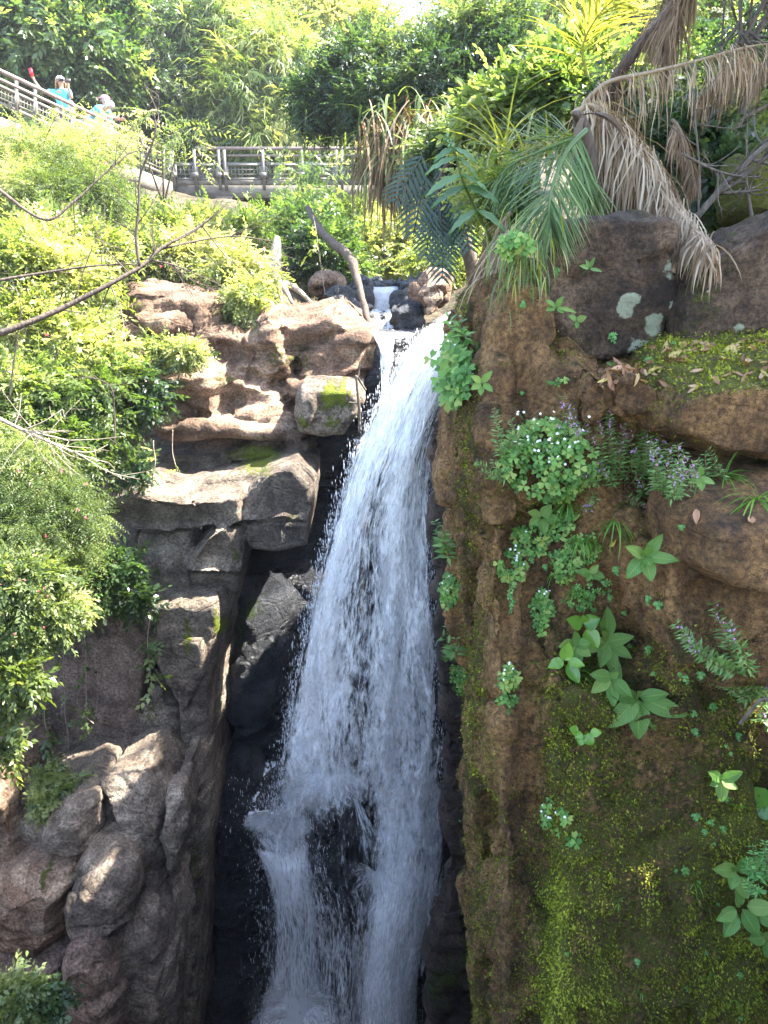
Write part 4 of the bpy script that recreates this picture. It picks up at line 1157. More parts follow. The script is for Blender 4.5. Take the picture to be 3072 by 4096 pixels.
tree('tree', 'bright yellow green tree rising behind the bamboo', 'tree', gnd(1150, 36), [clump(1000, 60, 35, 200, 170), clump(1230, 130, 34, 220, 180), clump(1420, 200, 35, 190, 200), clump(1180, 330, 33, 200, 160), clump(1360, 20, 36, 90, 90), clump(800, 20, 36, 190, 120)], 9000, TW, G_yel, .85, .2, seed=9, gap=.40)
tree('tree', 'tall pale tree at the top left corner of the wood', 'tree', gnd(350, 38), [clump(420, -40, 36, 260, 150), clump(650, 40, 36, 230, 160), clump(120, -60, 36, 260, 160)], 6000, TW, G_mid, .85, .2, seed=11)
tree('tree', 'sunny tree with yellow leaves right of the patch of sky', 'tree', gnd(2100, 26), [clump(1960, 60, 25, 200, 150), clump(2200, 150, 24, 230, 190), clump(2430, 60, 25, 220, 180), clump(2080, 330, 23, 200, 150), clump(2350, 330, 23, 200, 150)], 9000, TW, G_yel, .6, .2, seed=13, gap=.42)
tree('tree', 'loose tree in the top right corner with sky between its leaves', 'tree', gnd(2800, 22), [clump(2640, 120, 20, 230, 180), clump(2900, 40, 20, 230, 180), clump(3040, 260, 19, 190, 200), clump(2780, 350, 19, 200, 150), clump(2950, 520, 18, 190, 160), clump(2600, 420, 19, 180, 140)], 9000, TW, G_yel, .5, .16, seed=15, gap=.47)
# the dark tree over the stream, with its drooping strap leaved clump
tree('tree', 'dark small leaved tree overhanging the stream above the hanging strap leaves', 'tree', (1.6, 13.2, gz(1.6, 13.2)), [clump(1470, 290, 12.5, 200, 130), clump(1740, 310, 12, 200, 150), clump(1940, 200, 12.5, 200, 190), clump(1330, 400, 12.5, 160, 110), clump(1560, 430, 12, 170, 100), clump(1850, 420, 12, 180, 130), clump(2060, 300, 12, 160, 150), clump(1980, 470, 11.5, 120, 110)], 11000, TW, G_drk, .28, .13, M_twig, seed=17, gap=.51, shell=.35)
tree('bush', 'thin leafy branches drooping over the middle of the footbridge', 'bush', gnd(1250, 21.5), [clump(1180, 660, 20, 90, 60), clump(1290, 690, 20.5, 90, 60), clump(1230, 790, 20, 90, 50)], 90, TW, G_mid, .42, .05, M_twig, seed=19, gap=.45, shell=.2)
# undergrowth seen below the bridge, along the stream
for lab, cl_, n, g, sd in [
    ('sunlit yellow undergrowth beyond the stream under the bridge', [clump(1640, 960, 17, 160, 110), clump(1760, 1050, 15.5, 140, 90), clump(1500, 1010, 17, 150, 100), clump(1850, 930, 18, 150, 130)], 4200, G_yel, 21),
    ('shady shrub beside the leaning log', [clump(1300, 1010, 14, 110, 110), clump(1230, 930, 15, 120, 90), clump(1380, 1090, 14, 80, 60)], 2600, G_mid, 23),
    ('pale leafy shrub just below the bridge girder', [clump(1090, 900, 17, 150, 70), clump(1240, 870, 18, 130, 60), clump(1420, 900, 18, 130, 70)], 2600, G_bam, 25)]:
    tree('bush', lab, 'bush', tuple(cl_[0][0] - Vector((0, 0, 1.0))), cl_, n, TW, g, .34, .04, M_twig, seed=sd, gap=.38, shell=.3)
# left hillside
tree('bush', 'sunlit feathery mimosa shrub on the slope below the walkway', 'bush', gnd(300, 12), [clump(160, 620, 10.5, 230, 100), clump(360, 790, 10.2, 150, 100), clump(130, 800, 10, 220, 150), clump(300, 600, 11, 110, 50), clump(350, 545, 11, 80, 45), clump(440, 590, 11, 60, 40)], 2500, TF, G_fea, .34, .05, M_twig, seed=27, gap=.36, shell=.3, down=.45)
tree('bush', 'drooping feathery branch hanging in front of the bend in the railing', 'bush', gnd(640, 13), [clump(640, 510, 12.5, 110, 80), clump(730, 560, 12.5, 80, 60), clump(540, 490, 12.5, 60, 40)], 26, TF, G_fea, .6, .03, M_twig, seed=28, gap=.3, shell=.2, down=.6, limb=2)
tree('bush', 'pale green bush under the concrete end of the walkway', 'bush', gnd(600, 15), [clump(540, 900, 13, 140, 70), clump(740, 940, 12.5, 150, 60), clump(400, 960, 12, 170, 120), clump(900, 960, 13, 150, 80)], 5600, TW, G_bam, .30, .04, M_twig, seed=29, gap=.36, shell=.3)
tree('bush', 'flowering shrub trailing over the top of the sunlit cliff', 'bush', tuple(P(800, 1120, 9.6)), [clump(760, 1030, 10, 190, 90), clump(940, 1090, 9.6, 130, 80), clump(600, 1040, 10, 150, 80), clump(960, 1200, 9.0, 90, 60)], 3600, TW, G_fea, .24, .04, M_twig, seed=31, gap=.38, shell=.3, down=.5)
tree('bush', 'dense sunny bush in front of the cliff at the left edge', 'bush', tuple(P(60, 1500, 8.6)), [clump(120, 1080, 8, 230, 140), clump(280, 1200, 7.9, 140, 110), clump(100, 1330, 7.6, 200, 130), clump(370, 1380, 7.8, 80, 70), clump(290, 1400, 7.6, 150, 90), clump(280, 1010, 8.6, 200, 120)], 7000, TW, G_yel, .24, .05, M_pale, seed=33, gap=.42, shell=.3, limb=12)
tree('bush', 'shaded bushy tangle with dry stems beside the sunlit cliff', 'bush', tuple(P(120, 1900, 7.8)), [clump(260, 1600, 7.2, 200, 130), clump(460, 1600, 7.3, 80, 100), clump(100, 1600, 7, 190, 150), clump(380, 1740, 7.2, 100, 80), clump(230, 1780, 6.9, 180, 110), clump(480, 1500, 7.5, 60, 60)], 3400, TW, G_bam, .22, .05, M_pale, seed=35, gap=.44, shell=.2, limb=9)
tree('bush', 'feathery mimosa shrub with pink flowers above the red brown slab', 'bush', tuple(P(40, 2300, 7.0)), [clump(130, 1960, 6.2, 190, 110), clump(290, 2060, 6.2, 110, 70), clump(90, 2120, 6.0, 170, 100), clump(260, 2180, 6.1, 110, 60), clump(60, 1830, 6.3, 140, 90)], 1500, TF, G_fea, .26, .03, M_twig, seed=37, gap=.34, shell=.3, down=.5)
tree('bush', 'hanging leafy shrub with red buds at the left edge', 'bush', tuple(P(-40, 2500, 6.4)), [clump(60, 2330, 5.6, 150, 110), clump(150, 2450, 5.6, 110, 80), clump(40, 2520, 5.5, 110, 100), clump(240, 2420, 5.8, 70, 60)], 2600, TW, G_fea, .20, .03, M_twig, seed=39, gap=.36, shell=.3, down=.6)
tree('bush', 'leafy tip with glossy bright leaves hanging at the left edge', 'bush', tuple(P(-60, 2700, 6.0)), [clump(50, 2700, 5.3, 90, 60), clump(10, 2820, 5.3, 50, 40), clump(10, 2990, 5.4, 40, 60)], 260, TWL, G_yel, .22, .02, M_twig, seed=41, gap=.3, shell=.2, down=.5, limb=2)
tree('bush', 'dark leaved creeper on the ledge above the red brown slab', 'bush', tuple(P(380, 2440, 6.9)), [clump(330, 2280, 6.7, 110, 80), clump(400, 2390, 6.7, 120, 50), clump(270, 2380, 6.6, 90, 70), clump(530, 2390, 6.8, 60, 50), clump(460, 2270, 6.8, 90, 50)], 900, TWL, G_mid, .20, .02, M_twig, seed=43, gap=.40, shell=.2, limb=4)
tree('bush', 'green leafy clump in the bottom left corner', 'bush', tuple(P(20, 4180, 4.4)), [clump(60, 3960, 4.4, 110, 60), clump(180, 4020, 4.4, 80, 60), clump(30, 4060, 4.3, 110, 60)], 520, TWL, G_mid, .15, .012, M_twig, seed=45, gap=.3, shell=.2, limb=3)
tree('bush', 'small leafy plant at the foot of the red brown slab', 'bush', tuple(P(250, 3280, 6.2)), [clump(200, 3130, 6.2, 60, 70), clump(300, 3140, 6.2, 80, 40), clump(180, 3220, 6.0, 50, 40)], 330, TWL, G_mid, .15, .012, M_twig, seed=47, gap=.35, shell=.2, limb=3)
tree('bush', 'spray of leaves hanging from the middle of the sunlit cliff', 'bush', tuple(P(700, 1420, 7.9)), [clump(650, 1390, 7.8, 70, 35), clump(740, 1410, 7.7, 60, 35)], 420, TW, G_fea, .16, .012, M_pale, seed=48, gap=.35, shell=.2, limb=6, down=.5)
tree('bush', 'shady shrub with large leaves against the sunlit cliff', 'bush', tuple(P(560, 1640, 7.7)), [clump(600, 1540, 7.5, 60, 50), clump(560, 1620, 7.4, 60, 50), clump(540, 1880, 7.1, 60, 35)], 260, TWL, G_drk, .22, .012, M_twig, seed=49, gap=.35, shell=.2, limb=3)
# unseen overhead canopy, added to keep the sun off the right-hand ledge
tree('tree', 'leafy canopy tree standing behind the dead palm fronds', 'tree', (3.6, 6.4, gz(3.6, 6.4)), [((1.9, 3.0, 2.55), (.6, .6, .3)), ((2.6, 2.7, 2.9), (.8, .7, .35)), ((3.3, 2.3, 3.1), (.8, .8, .4)), ((2.6, 3.5, 2.8), (.8, .7, .35)), ((3.5, 3.2, 3.3), (.9, .8, .4)), ((1.9, 3.8, 2.4), (.6, .6, .3)), ((3.0, 1.6, 3.0), (.8, .7, .4)), ((3.6, 4.4, 3.0), (.9, .8, .5)), ((2.8, 4.3, 2.5), (.6, .6, .4)), ((4.2, 5.4, 2.6), (.8, .8, .5))], 9000, TW, G_mid, .26, .09, M_bark, seed=51, gap=.30, shell=.2)

tree('bush', 'dense dark bush on the right bank behind the palm', 'bush', (3.2, 7.8, -.6), [((2.0, 7.5, -.4), (.45, .6, .4)), ((2.7, 7.7, .35), (.65, .6, .65)), ((3.5, 7.8, 1.2), (.9, .7, .9)), ((3.0, 7.1, .2), (.7, .6, .6)), ((4.4, 7.6, 2.0), (.9, .7, 1.0)), ((3.8, 8.8, 1.0), (.9, .7, 1.0))], 5200, TW, G_drk, .26, .07, M_twig, seed=53, gap=.34, shell=.1)
# pink powder-puff flowers on the shrubs
puff = MB()
def puffs(o, spots, r):
    for (x, y, Y) in spots:
        mb = MB()
        c = np.array(tuple(P(x, y, Y)))
        n = 16
        D = norm(RNG.normal(size=(n, 3)) + np.array([0, -.4, .3]))
        V, Fq, t = place(T_leaf(1, .35), np.repeat(c[None], n, 0), D, np.full(n, r) * (.7 + .5 * RNG.random(n)))
        mb.add(V, F3=Fq, t=t)
        mb.build('flower', M_pink, o)
bs = {o['label']: o for o in bpy.data.objects if o.get('label')}
def cand(boxes, n):
    out = []
    for (x0, y0, x1, y1, Y0, Y1) in boxes:
        for _ in range(n):
            out.append((x0 + (x1 - x0) * RNG.random(), y0 + (y1 - y0) * RNG.random(), Y0 + (Y1 - Y0) * RNG.random()))
    return out
puffs(bs['feathery mimosa shrub with pink flowers above the red brown slab'], cand([(20, 1850, 420, 2230, 5.65, 5.9)], 7), .016)
puffs(bs['flowering shrub trailing over the top of the sunlit cliff'], cand([(560, 960, 1100, 1130, 9.1, 9.4)], 8), .02)
puffs(bs['sunlit feathery mimosa shrub on the slope below the walkway'], cand([(60, 600, 560, 960, 9.2, 9.6)], 3), .025)
puffs(bs['dense sunny bush in front of the cliff at the left edge'], cand([(20, 1150, 200, 1600, 7.0, 7.2)], 4), .022)
puffs(bs['hanging leafy shrub with red buds at the left edge'], cand([(0, 2300, 200, 2560, 5.1, 5.3)], 9), .010)
# ------------------------------------------------------------------ footbridge and walkway
M_conc = plain('weathered_concrete', (.15, .13, .105), .85, 0, .35, 5.0, .35)
M_steel = plain('dull_steel', (.13, .115, .10), .55, .3, .25, 9.0, .1)
M_rail = plain('brown_painted_pipe', (.20, .15, .13), .5, .2, .25, 9.0, .1)
M_wire = plain('wire_mesh', (.17, .15, .125), .5, .4, .2, 9.0, .1)
M_gird = plain('brown_girder', (.11, .085, .065), .7, .1, .3, 4.0, .2)
YB = 23.5
def bz(py, Y=YB): return P(1536, py, Y).z
def bx(px, py, Y=YB): return P(px, py, Y).x
def v3(px, py, Y): return P(px, py, Y)

def wire_panel(mb, a, b, c, d, step=.085, r=.006):
    """a..d corners: bottom-left, bottom-right, top-right, top-left"""
    a, b, c, d = map(Vector, (a, b, c, d))
    n = max(2, int((b - a).length / step)); m_ = max(2, int((d - a).length / step))
    for i in range(n + 1):
        t = i / n
        mb.bar(a.lerp(b, t), d.lerp(c, t), r * 2, r * 2, up=(0, 1, 0))
    for i in range(m_ + 1):
        t = i / m_
        mb.bar(a.lerp(d, t), b.lerp(c, t), r * 2, r * 2)

def frame(mb, a, b, c, d, w=.05):
    a, b, c, d = map(Vector, (a, b, c, d))
    mb.bar(a, b, w, w); mb.bar(d, c, w, w)
    mb.bar(a, d, w, w, up=(0, 1, 0)); mb.bar(b, c, w, w, up=(0, 1, 0))

fbz = thing('footbridge', 'concrete and steel footbridge crossing the stream above the fall', 'footbridge', (bx(700, 745), YB, bz(760)))
x0, x1 = bx(697, 745), bx(1900, 745)
mb = MB(); mb.box((x0, YB, bz(792)), (x1, YB + .35, bz(741))); mb.build('beam', M_conc, fbz)
mb = MB(); mb.box((x0, YB + 2.0, bz(792)), (x1, YB + 2.3, bz(741))); mb.build('beam', M_conc, fbz)
mb = MB(); mb.box((x0, YB + .352, bz(752)), (x1, YB + 2.0, bz(741))); mb.build('deck', M_conc, fbz)
mb = MB(); mb.box((bx(1185, 815), YB + .15, bz(836)), (x1, YB + .45, bz(793))); mb.build('girder', M_gird, fbz)
for k, (a, b, top, bot) in enumerate([(862, 930, 786, 1000)]):
    mb = MB(); mb.box((bx(a, 800), YB - .05, bz(bot)), (bx(b, 800), YB + 1.6, bz(top))); mb.build('pier', M_gird, fbz)
for py, r, m_ in ((594, .045, M_rail), (622, .03, M_rail), (655, .035, M_steel)):
    for yy in (YB, YB + 2.2):
        mb = MB(); mb.tube([(bx(783, py) if py < 640 else x0, yy, bz(py)), (x1, yy, bz(py) )], r, 8); mb.build('handrail', m_, fbz, True)
posts = [695, 783, 880, 903, 1055, 1210, 1346, 1368, 1520, 1680]
for yy in (YB - .02, YB + 2.22):
    for p in posts:
        top = 600 if p > 760 else 645
        X0 = bx(p, 700)
        mb = MB(); mb.box((X0 - .04, yy - .04, bz(760)), (X0 + .04, yy + .04, bz(top)))
        mb.box((X0 - .11, yy - .07, bz(712)), (X0 + .11, yy - .041, bz(690)))
        mb.build('post', M_steel, fbz)
    for a, b in ((706, 776), (790, 872), (912, 1046), (1066, 1200), (1220, 1338), (1376, 1510), (1530, 1670)):
        q = [(bx(a, 700), yy, bz(716)), (bx(b, 700), yy, bz(716)), (bx(b, 700), yy, bz(660)), (bx(a, 700), yy, bz(660))]
        mb = MB(); frame(mb, *q, .06)
        pn = mb.build('railing_panel', M_steel, fbz)
        mb = MB(); wire_panel(mb, *q, .1, .009)
        mb.build("wire_mesh", M_wire, pn)
        mb = MB(); mb.bar((bx(a, 700), yy, bz(727)), (bx(b, 700), yy, bz(727)), .03, .14); mb.build('kick_plate', M_conc, fbz)

wk = thing('walkway', 'sloping concrete walkway with pipe handrails coming down from the left', 'walkway', tuple(v3(660, 780, 23.0)))
def wy(px): return 17.6 + (px + 60) / 720 * 5.4
def wp(px, dpx): # dpx: photo pixels below the top rail line
    top = 288 + (px) * .4685
    s = 1.28 - .28 * (px + 60) / 720
    return v3(px, top + dpx * s, wy(px))
W2 = Vector((-1.5, .7, 0))
for off in (Vector((0, 0, 0)),):
    for d, r in ((-4, .045), (24, .035)):
        mb = MB(); mb.tube([wp(-160, d) + off, wp(663, d) + off], r, 8); mb.build('handrail', M_rail, wk, True)
    for p in (-60, 65, 140, 290, 440, 570, 655):
        mb = MB(); mb.bar(wp(p, 165) + off, wp(p, -6) + off, .06, .06, up=(0, 1, 0)); mb.build('post', M_steel, wk)
    for a, b in ((-50, 60), (70, 135), (146, 284), (296, 434), (446, 564), (576, 650)):
        q = [wp(a, 100) + off, wp(b, 100) + off, wp(b, 46) + off, wp(a, 46) + off]
        mb = MB(); frame(mb, *q, .06)
        pn = mb.build('railing_panel', M_steel, wk)
        mb = MB(); wire_panel(mb, *q, .1, .009)
        mb.build("wire_mesh", M_wire, pn)
a, b = wp(-160, 190), wp(668, 160)
mb = MB(); mb.bar(a + Vector((0, .15, 0)), b + Vector((0, .15, 0)), .3, .42); mb.build('beam', M_conc, wk)
mb = MB(); mb.bar(a + W2, b + W2, .3, .42); mb.build('beam', M_conc, wk)
mb = MB(); mb.bar(wp(-160, 180) + W2 * .5, wp(668, 140) + W2 * .5, 1.5, .12); mb.build('deck', M_conc, wk)
mb = MB(); c = v3(676, 820, 22.9); mb.box((c.x - .28, 22.7, c.z - .9), (c.x + .26, 24.4, v3(676, 779, 22.9).z)); mb.build('pier', M_gird, wk)
mb = MB()
for p in (682, 690): mb.bar(v3(p, 745, 23.2), v3(p, 595 + (p - 682), 23.2), .07, .07, up=(0, 1, 0))
mb.build('corner_post', M_steel, wk)

# grey board with a low gable behind the railing
bd = thing('notice_board', 'slate grey gabled board standing behind the bridge railing', 'board', (bx(845, 700), 26.2, bz(745)))
def bq(px, py): return v3(px, py, 26.2)
mb = MB()
pts = [bq(790, 640), bq(888, 640), bq(888, 585), bq(868, 572), bq(838, 565), bq(800, 577), bq(790, 590)]
n = len(pts)
mb.add([tuple(p) for p in pts] + [(p.x, p.y + .12, p.z) for p in pts], F3=[(0, i + 1, i) for i in range(1, n - 1)] + [(n, n + i, n + i + 1) for i in range(1, n - 1)], F4=[(i, (i + 1) % n, n + (i + 1) % n, n + i) for i in range(n)])
mb.build('panel', plain('slate_board', (.10, .12, .16), .6, 0, .12, 4), bd)
mb = MB(); p0, p1 = bq(785, 722), bq(892, 648); mb.box((p0.x, 26.18, p0.z), (p1.x, 26.3, p1.z)); mb.build('lower_panel', plain('faded_poster', (.55, .57, .60), .6, 0, .4, 6), bd)
for p in (789, 889):
    q = bq(p, 700); mb = MB(); mb.box((q.x - .04, 26.1, bz(752)), (q.x + .04, 26.17, bq(p, 585).z)); mb.build('post', M_steel, bd)

# ------------------------------------------------------------------ people
M_skin = plain('skin', (.42, .23, .15), .55, 0, .08, 20, .02)
M_shirt = plain('turquoise_cloth', (.10, .42, .48), .85, 0, .15, 14, .1)
M_jean = plain('dark_blue_cloth', (.05, .07, .13), .85, 0, .2, 14, .1)
M_cream = plain('pale_cloth', (.55, .52, .46), .85, 0, .1, 14, .1)
M_blond = plain('dark_blond_hair', (.30, .17, .07), .6, 0, .4, 40, .3)
M_greyh = plain('grey_hair', (.32, .28, .25), .6, 0, .3, 40, .3)
M_capg = plain('grey_cap_cloth', (.40, .37, .36), .8, 0, .1, 20, .1)
M_capp = plain('pink_cap_cloth', (.62, .16, .28), .8, 0, .1, 20, .1)
M_lens = plain('sunglass_lens', (.02, .04, .10), .1, 0, .1, 5, 0)
M_redph = plain('red_phone_case', (.60, .02, .03), .3, 0, .05, 5, 0)
M_blkph = plain('dark_phone_case', (.06, .04, .045), .3, 0, .05, 5, 0)

def skin_mesh(nodes, edges, name, sub=2):
    me = bpy.data.meshes.new(name)
    keys = list(nodes)
    me.from_pydata([tuple(nodes[k][0]) for k in keys], [(keys.index(a), keys.index(b)) for a, b in edges], [])
    o = bpy.data.objects.new(name, me); COL.objects.link(o)
    o.modifiers.new('s', 'SKIN')
    for i, k in enumerate(keys):
        r = nodes[k][1]
        me.skin_vertices[0].data[i].radius = r if hasattr(r, '__len__') else (r, r)
        me.skin_vertices[0].data[i].use_root = (i == 0)
    sb = o.modifiers.new('u', 'SUBSURF'); sb.levels = sb.render_levels = sub
    dg = bpy.context.evaluated_depsgraph_get(); dg.update()
    m2 = bpy.data.meshes.new_from_object(o.evaluated_get(dg))
    bpy.data.objects.remove(o)
    m2.polygons.foreach_set('use_smooth', np.ones(len(m2.polygons), bool))
    return m2

def person(label, base, yaw, J, shirt, trousers, hair, capm=None, glasses=False, long_hair=False, k=1.0):
    """J: joint positions in the person's frame (x right, y forward, z up), metres"""
    o = thing('person', label, 'person', base)
    R = Matrix.Rotation(yaw, 3, 'Z')
    def w(p): return Vector(base) + R @ (Vector(p) * k)
    g = {a: w(b) for a, b in J.items()}
    def nd(*l): return {a: (g[a], r) for a, r in l}
    # body: one continuous skinned surface with fingers
    nodes = nd(('pelvis', (.13, .10)), ('waist', (.115, .085)), ('chest', (.15, .10)), ('neck', .052), ('chin', .058), ('head', (.080, .092)), ('crown_', .055))
    ed = [('pelvis', 'waist'), ('waist', 'chest'), ('chest', 'neck'), ('neck', 'chin'), ('chin', 'head'), ('head', 'crown_')]
    for s in 'lr':
        for nme, r in (('sho', .055), ('elb', .038), ('wri', .026), ('palm', .034), ('hip', .082), ('kne', .055), ('ank', .037), ('toe', .033)):
            nodes[nme + s] = (g[nme + s], r)
        ed += [('chest', 'sho' + s), ('sho' + s, 'elb' + s), ('elb' + s, 'wri' + s), ('wri' + s, 'palm' + s), ('pelvis', 'hip' + s), ('hip' + s, 'kne' + s), ('kne' + s, 'ank' + s), ('ank' + s, 'toe' + s)]
        d = (g['palm' + s] - g['wri' + s]).normalized()
        side = d.cross(Vector((.3, .9, .2))).normalized()
        nrm = side.cross(d)
        for f in range(4):
            b_ = g['palm' + s] + d * .03 + side * (f - 1.5) * .022
            t_ = b_ + d * (.045 + .012 * (1.5 - abs(f - 1.6))) + nrm * .02
            nodes['f%d%s' % (f, s)] = (b_, .010); nodes['t%d%s' % (f, s)] = (t_, .008)
            ed += [('palm' + s, 'f%d%s' % (f, s)), ('f%d%s' % (f, s), 't%d%s' % (f, s))]
        nodes['th' + s] = (g['palm' + s] + side * .05 + d * .02 + nrm * .015, .010)
        ed.append(('palm' + s, 'th' + s))
    link('body', skin_mesh(nodes, ed, 'body'), M_skin, o)
    # clothes
    up = [('pelvis', (.155, .125)), ('waist', (.14, .11)), ('chest', (.175, .125)), ('shol', .078), ('shor', .078)]
    sn = nd(*up); se = [('pelvis', 'waist'), ('waist', 'chest'), ('chest', 'shol'), ('chest', 'shor')]
    for s in 'lr':
        sn['m' + s] = (g['sho' + s].lerp(g['elb' + s], .62), .062); se.append(('sho' + s, 'm' + s))
    sn['nb'] = (g['chest'].lerp(g['neck'], .70), .088); se.append(('chest', 'nb'))
    link('shirt', skin_mesh(sn, se, 'shirt'), shirt, o)
    tn = nd(('pelvis', (.150, .125)), ('hipl', .10), ('hipr', .10), ('knel', .072), ('kner', .072), ('ankl', .055), ('ankr', .055))
    link('trousers', skin_mesh(tn, [('pelvis', 'hipl'), ('pelvis', 'hipr'), ('hipl', 'knel'), ('hipr', 'kner'), ('knel', 'ankl'), ('kner', 'ankr')], 'trousers'), trousers, o)
    # head: face direction from chin/head frame
    h, c = g['head'], g['crown_']
    upv = (c - g['chin']).normalized()
    fw = g['face'] - h; fw = (fw - upv * fw.dot(upv)).normalized()
    sd = fw.cross(upv)
    def hp(x, y, z): return h + (sd * x + fw * y + upv * z) * k
    hb = MB()
    V = []
    for i in range(9):
        for j in range(14):
            th = math.pi * i / 8 * .62; ph = 2 * math.pi * j / 14
            V.append(hp(.098 * math.sin(th) * math.cos(ph), -.018 + .108 * math.sin(th) * math.sin(ph), .02 + .105 * math.cos(th)))
    hb.add([tuple(v) for v in V], F4=[(i * 14 + j, i * 14 + (j + 1) % 14, (i + 1) * 14 + (j + 1) % 14, (i + 1) * 14 + j) for i in range(8) for j in range(14)])
    for j in range(60 if long_hair else 34):
        a = math.pi * (.98 + 1.04 * (j / (59 if long_hair else 33)))
        p = (.098 * math.cos(a), .098 * math.sin(a) + .0, .02)
        L = (.20 if long_hair else .09) * (.85 + .3 * RNG.random())
        hb.tube([hp(p[0] * .95, p[1] * .95, .06), hp(p[0] * 1.12, p[1] * 1.1, -.03), hp(p[0] * (1.15 + .2 * RNG.random()), p[1] * 1.1, .02 - L)], [.016, .018, .006], 5)
    hb.build('hair', hair, o, True)
    fb = MB()
    fb.add([tuple(hp(*v)) for v in ((-.014, .085, -.03), (.014, .085, -.03), (0, .092, .015), (0, .115, -.024), (0, .085, -.038))], F3=[(0, 3, 2), (1, 2, 3), (0, 4, 3), (4, 1, 3)])
    for s in (-1, 1):
        fb.ball(hp(.083 * s, -.005, -.01), .022, 6, 5)
    fb.build('nose_and_ears', M_skin, o, True)
    mb = MB(); mb.bar(hp(-.024, .088, -.062), hp(.024, .088, -.062), .014, .012); mb.build('mouth', plain('lips', (.40, .12, .12), .5), o)
    if glasses:
        for s in (-1, 1):
            mb = MB(); mb.ball(hp(.034 * s, .088, .012), (.030, .022, .024), 8, 6); mb.build('sunglass_lens', M_lens, o, True)
    else:
        for s in (-1, 1):
            mb = MB(); mb.ball(hp(.032 * s, .082, .010), .011, 6, 5); mb.build('eye', M_lens, o, True)
    if capm:
        cb = MB(); V = []
        for i in range(7):
            for j in range(16):
                th = math.pi / 2 * i / 6; ph = 2 * math.pi * j / 16
                V.append(hp(.108 * math.sin(th) * math.cos(ph), -.012 + .122 * math.sin(th) * math.sin(ph), .045 + .092 * math.cos(th)))
        cb.add([tuple(v) for v in V], F4=[(i * 16 + j, i * 16 + (j + 1) % 16, (i + 1) * 16 + (j + 1) % 16, (i + 1) * 16 + j) for i in range(6) for j in range(16)])
        n = 9
        B = [hp(.085 * math.cos(math.pi * q / (n - 1)), .085 + .012 * math.sin(math.pi * q / (n - 1)), .052) for q in range(n)] + [hp(.075 * math.cos(math.pi * q / (n - 1)), .09 + .095 * math.sin(math.pi * q / (n - 1)), .040) for q in range(n)]
        B2 = [b_ - upv * .008 for b_ in B]
        cb.add([tuple(v) for v in B + B2], F4=[(q, q + 1, n + q + 1, n + q) for q in range(n - 1)] + [(2 * n + q, 3 * n + q, 3 * n + q + 1, 2 * n + q + 1) for q in range(n - 1)] + [(n + q, n + q + 1, 3 * n + q + 1, 3 * n + q) for q in range(n - 1)])
        cb.build('cap', capm, o, True)
    return o, g

def stand(**k):
    J = dict(pelvis=(0, 0, .95), waist=(0, .0, 1.10), chest=(0, .0, 1.32), neck=(0, 0, 1.47), chin=(0, .015, 1.53), head=(0, .012, 1.61), crown_=(0, 0, 1.68), face=(0, .2, 1.61),
             hipl=(-.09, 0, .90), hipr=(.09, 0, .90), knel=(-.10, .02, .50), kner=(.10, .02, .50), ankl=(-.10, 0, .09), ankr=(.10, 0, .09), toel=(-.11, .15, .04), toer=(.11, .15, .04),
             shol=(-.185, 0, 1.39), shor=(.185, 0, 1.39), elbl=(-.24, .02, 1.10), elbr=(.24, .02, 1.10), wril=(-.24, .10, .87), wrir=(.24, .10, .87), palml=(-.24, .13, .80), palmr=(.24, .13, .80))
    J.update(k)
    return J

# woman with a cap taking a picture over her head; she faces the camera, so her right hand is at the left of the photo
s0 = 17.6
def stand_at(px, dpy, back=.0):
    """a spot on the walkway deck"""
    q = wp(px, 156) + W2 * (.28 + back)
    return (q.x, q.y, q.z + .05)
b1 = stand_at(335, 0)
Jw = stand(elbr=(.42, .16, 1.36), wrir=(.56, .20, 1.60), palmr=(.58, .22, 1.68), elbl=(-.27, .12, 1.22), wril=(-.25, .22, 1.46), palml=(-.25, .24, 1.54), face=(-.12, .2, 1.60), chest=(0, .02, 1.32))
kk = .97
o1, g1 = person('person in a turquoise shirt, cap and sunglasses holding up a red phone', b1, math.radians(180), Jw, M_shirt, M_jean, M_blond, M_capg, True, True, kk)
ph = thing('phone', 'red phone held high in an outstretched hand', 'phone', tuple(g1['palmr']))
mb = MB(); mb.bar(g1['palmr'] + Vector((0, -.02, .0)), g1['palmr'] + Vector((-.03, -.02, .17)), .08, .014, up=(0, 1, 0)); mb.build('case', M_redph, ph)
mb = MB(); mb.bar(g1['palmr'] + Vector((-.001, -.005, .012)), g1['palmr'] + Vector((-.027, -.005, .158)), .072, .016, up=(0, 1, 0)); mb.build('screen', M_lens, ph)
pb = thing('phone', 'dark phone held at face height by the hand right of the cap', 'phone', tuple(g1['palml']))
mb = MB(); mb.bar(g1['palml'] + Vector((-.05, -.02, .04)), g1['palml'] + Vector((.09, -.02, .05)), .014, .075, up=(0, 0, 1)); mb.build('case', M_blkph, pb)
mb = MB(); mb.bar(g1['palml'] + Vector((-.044, -.009, .0405)), g1['palml'] + Vector((.084, -.009, .0495)), .014, .066, up=(0, 0, 1)); mb.build('screen', M_lens, pb)
b2 = stand_at(440, 0, .0)
Jb = stand(pelvis=(0, -.10, .95), waist=(0, .06, 1.08), chest=(0, .30, 1.20), neck=(0, .43, 1.24), chin=(0, .50, 1.22), head=(0, .56, 1.25), crown_=(0, .60, 1.30), face=(0, .66, 1.10), shol=(-.19, .33, 1.20), shor=(.19, .33, 1.20),
           elbl=(-.22, .52, 1.02), elbr=(.22, .52, 1.02), wril=(-.14, .70, .98), wrir=(.14, .70, .98), palml=(-.12, .77, .98), palmr=(.12, .77, .98), hipl=(-.09, -.10, .9), hipr=(.09, -.10, .9))
person('person bent forward over the handrail in a turquoise shirt', b2, math.radians(-105), Jb, M_shirt, M_cream, M_greyh, None, False, False, 1.04)
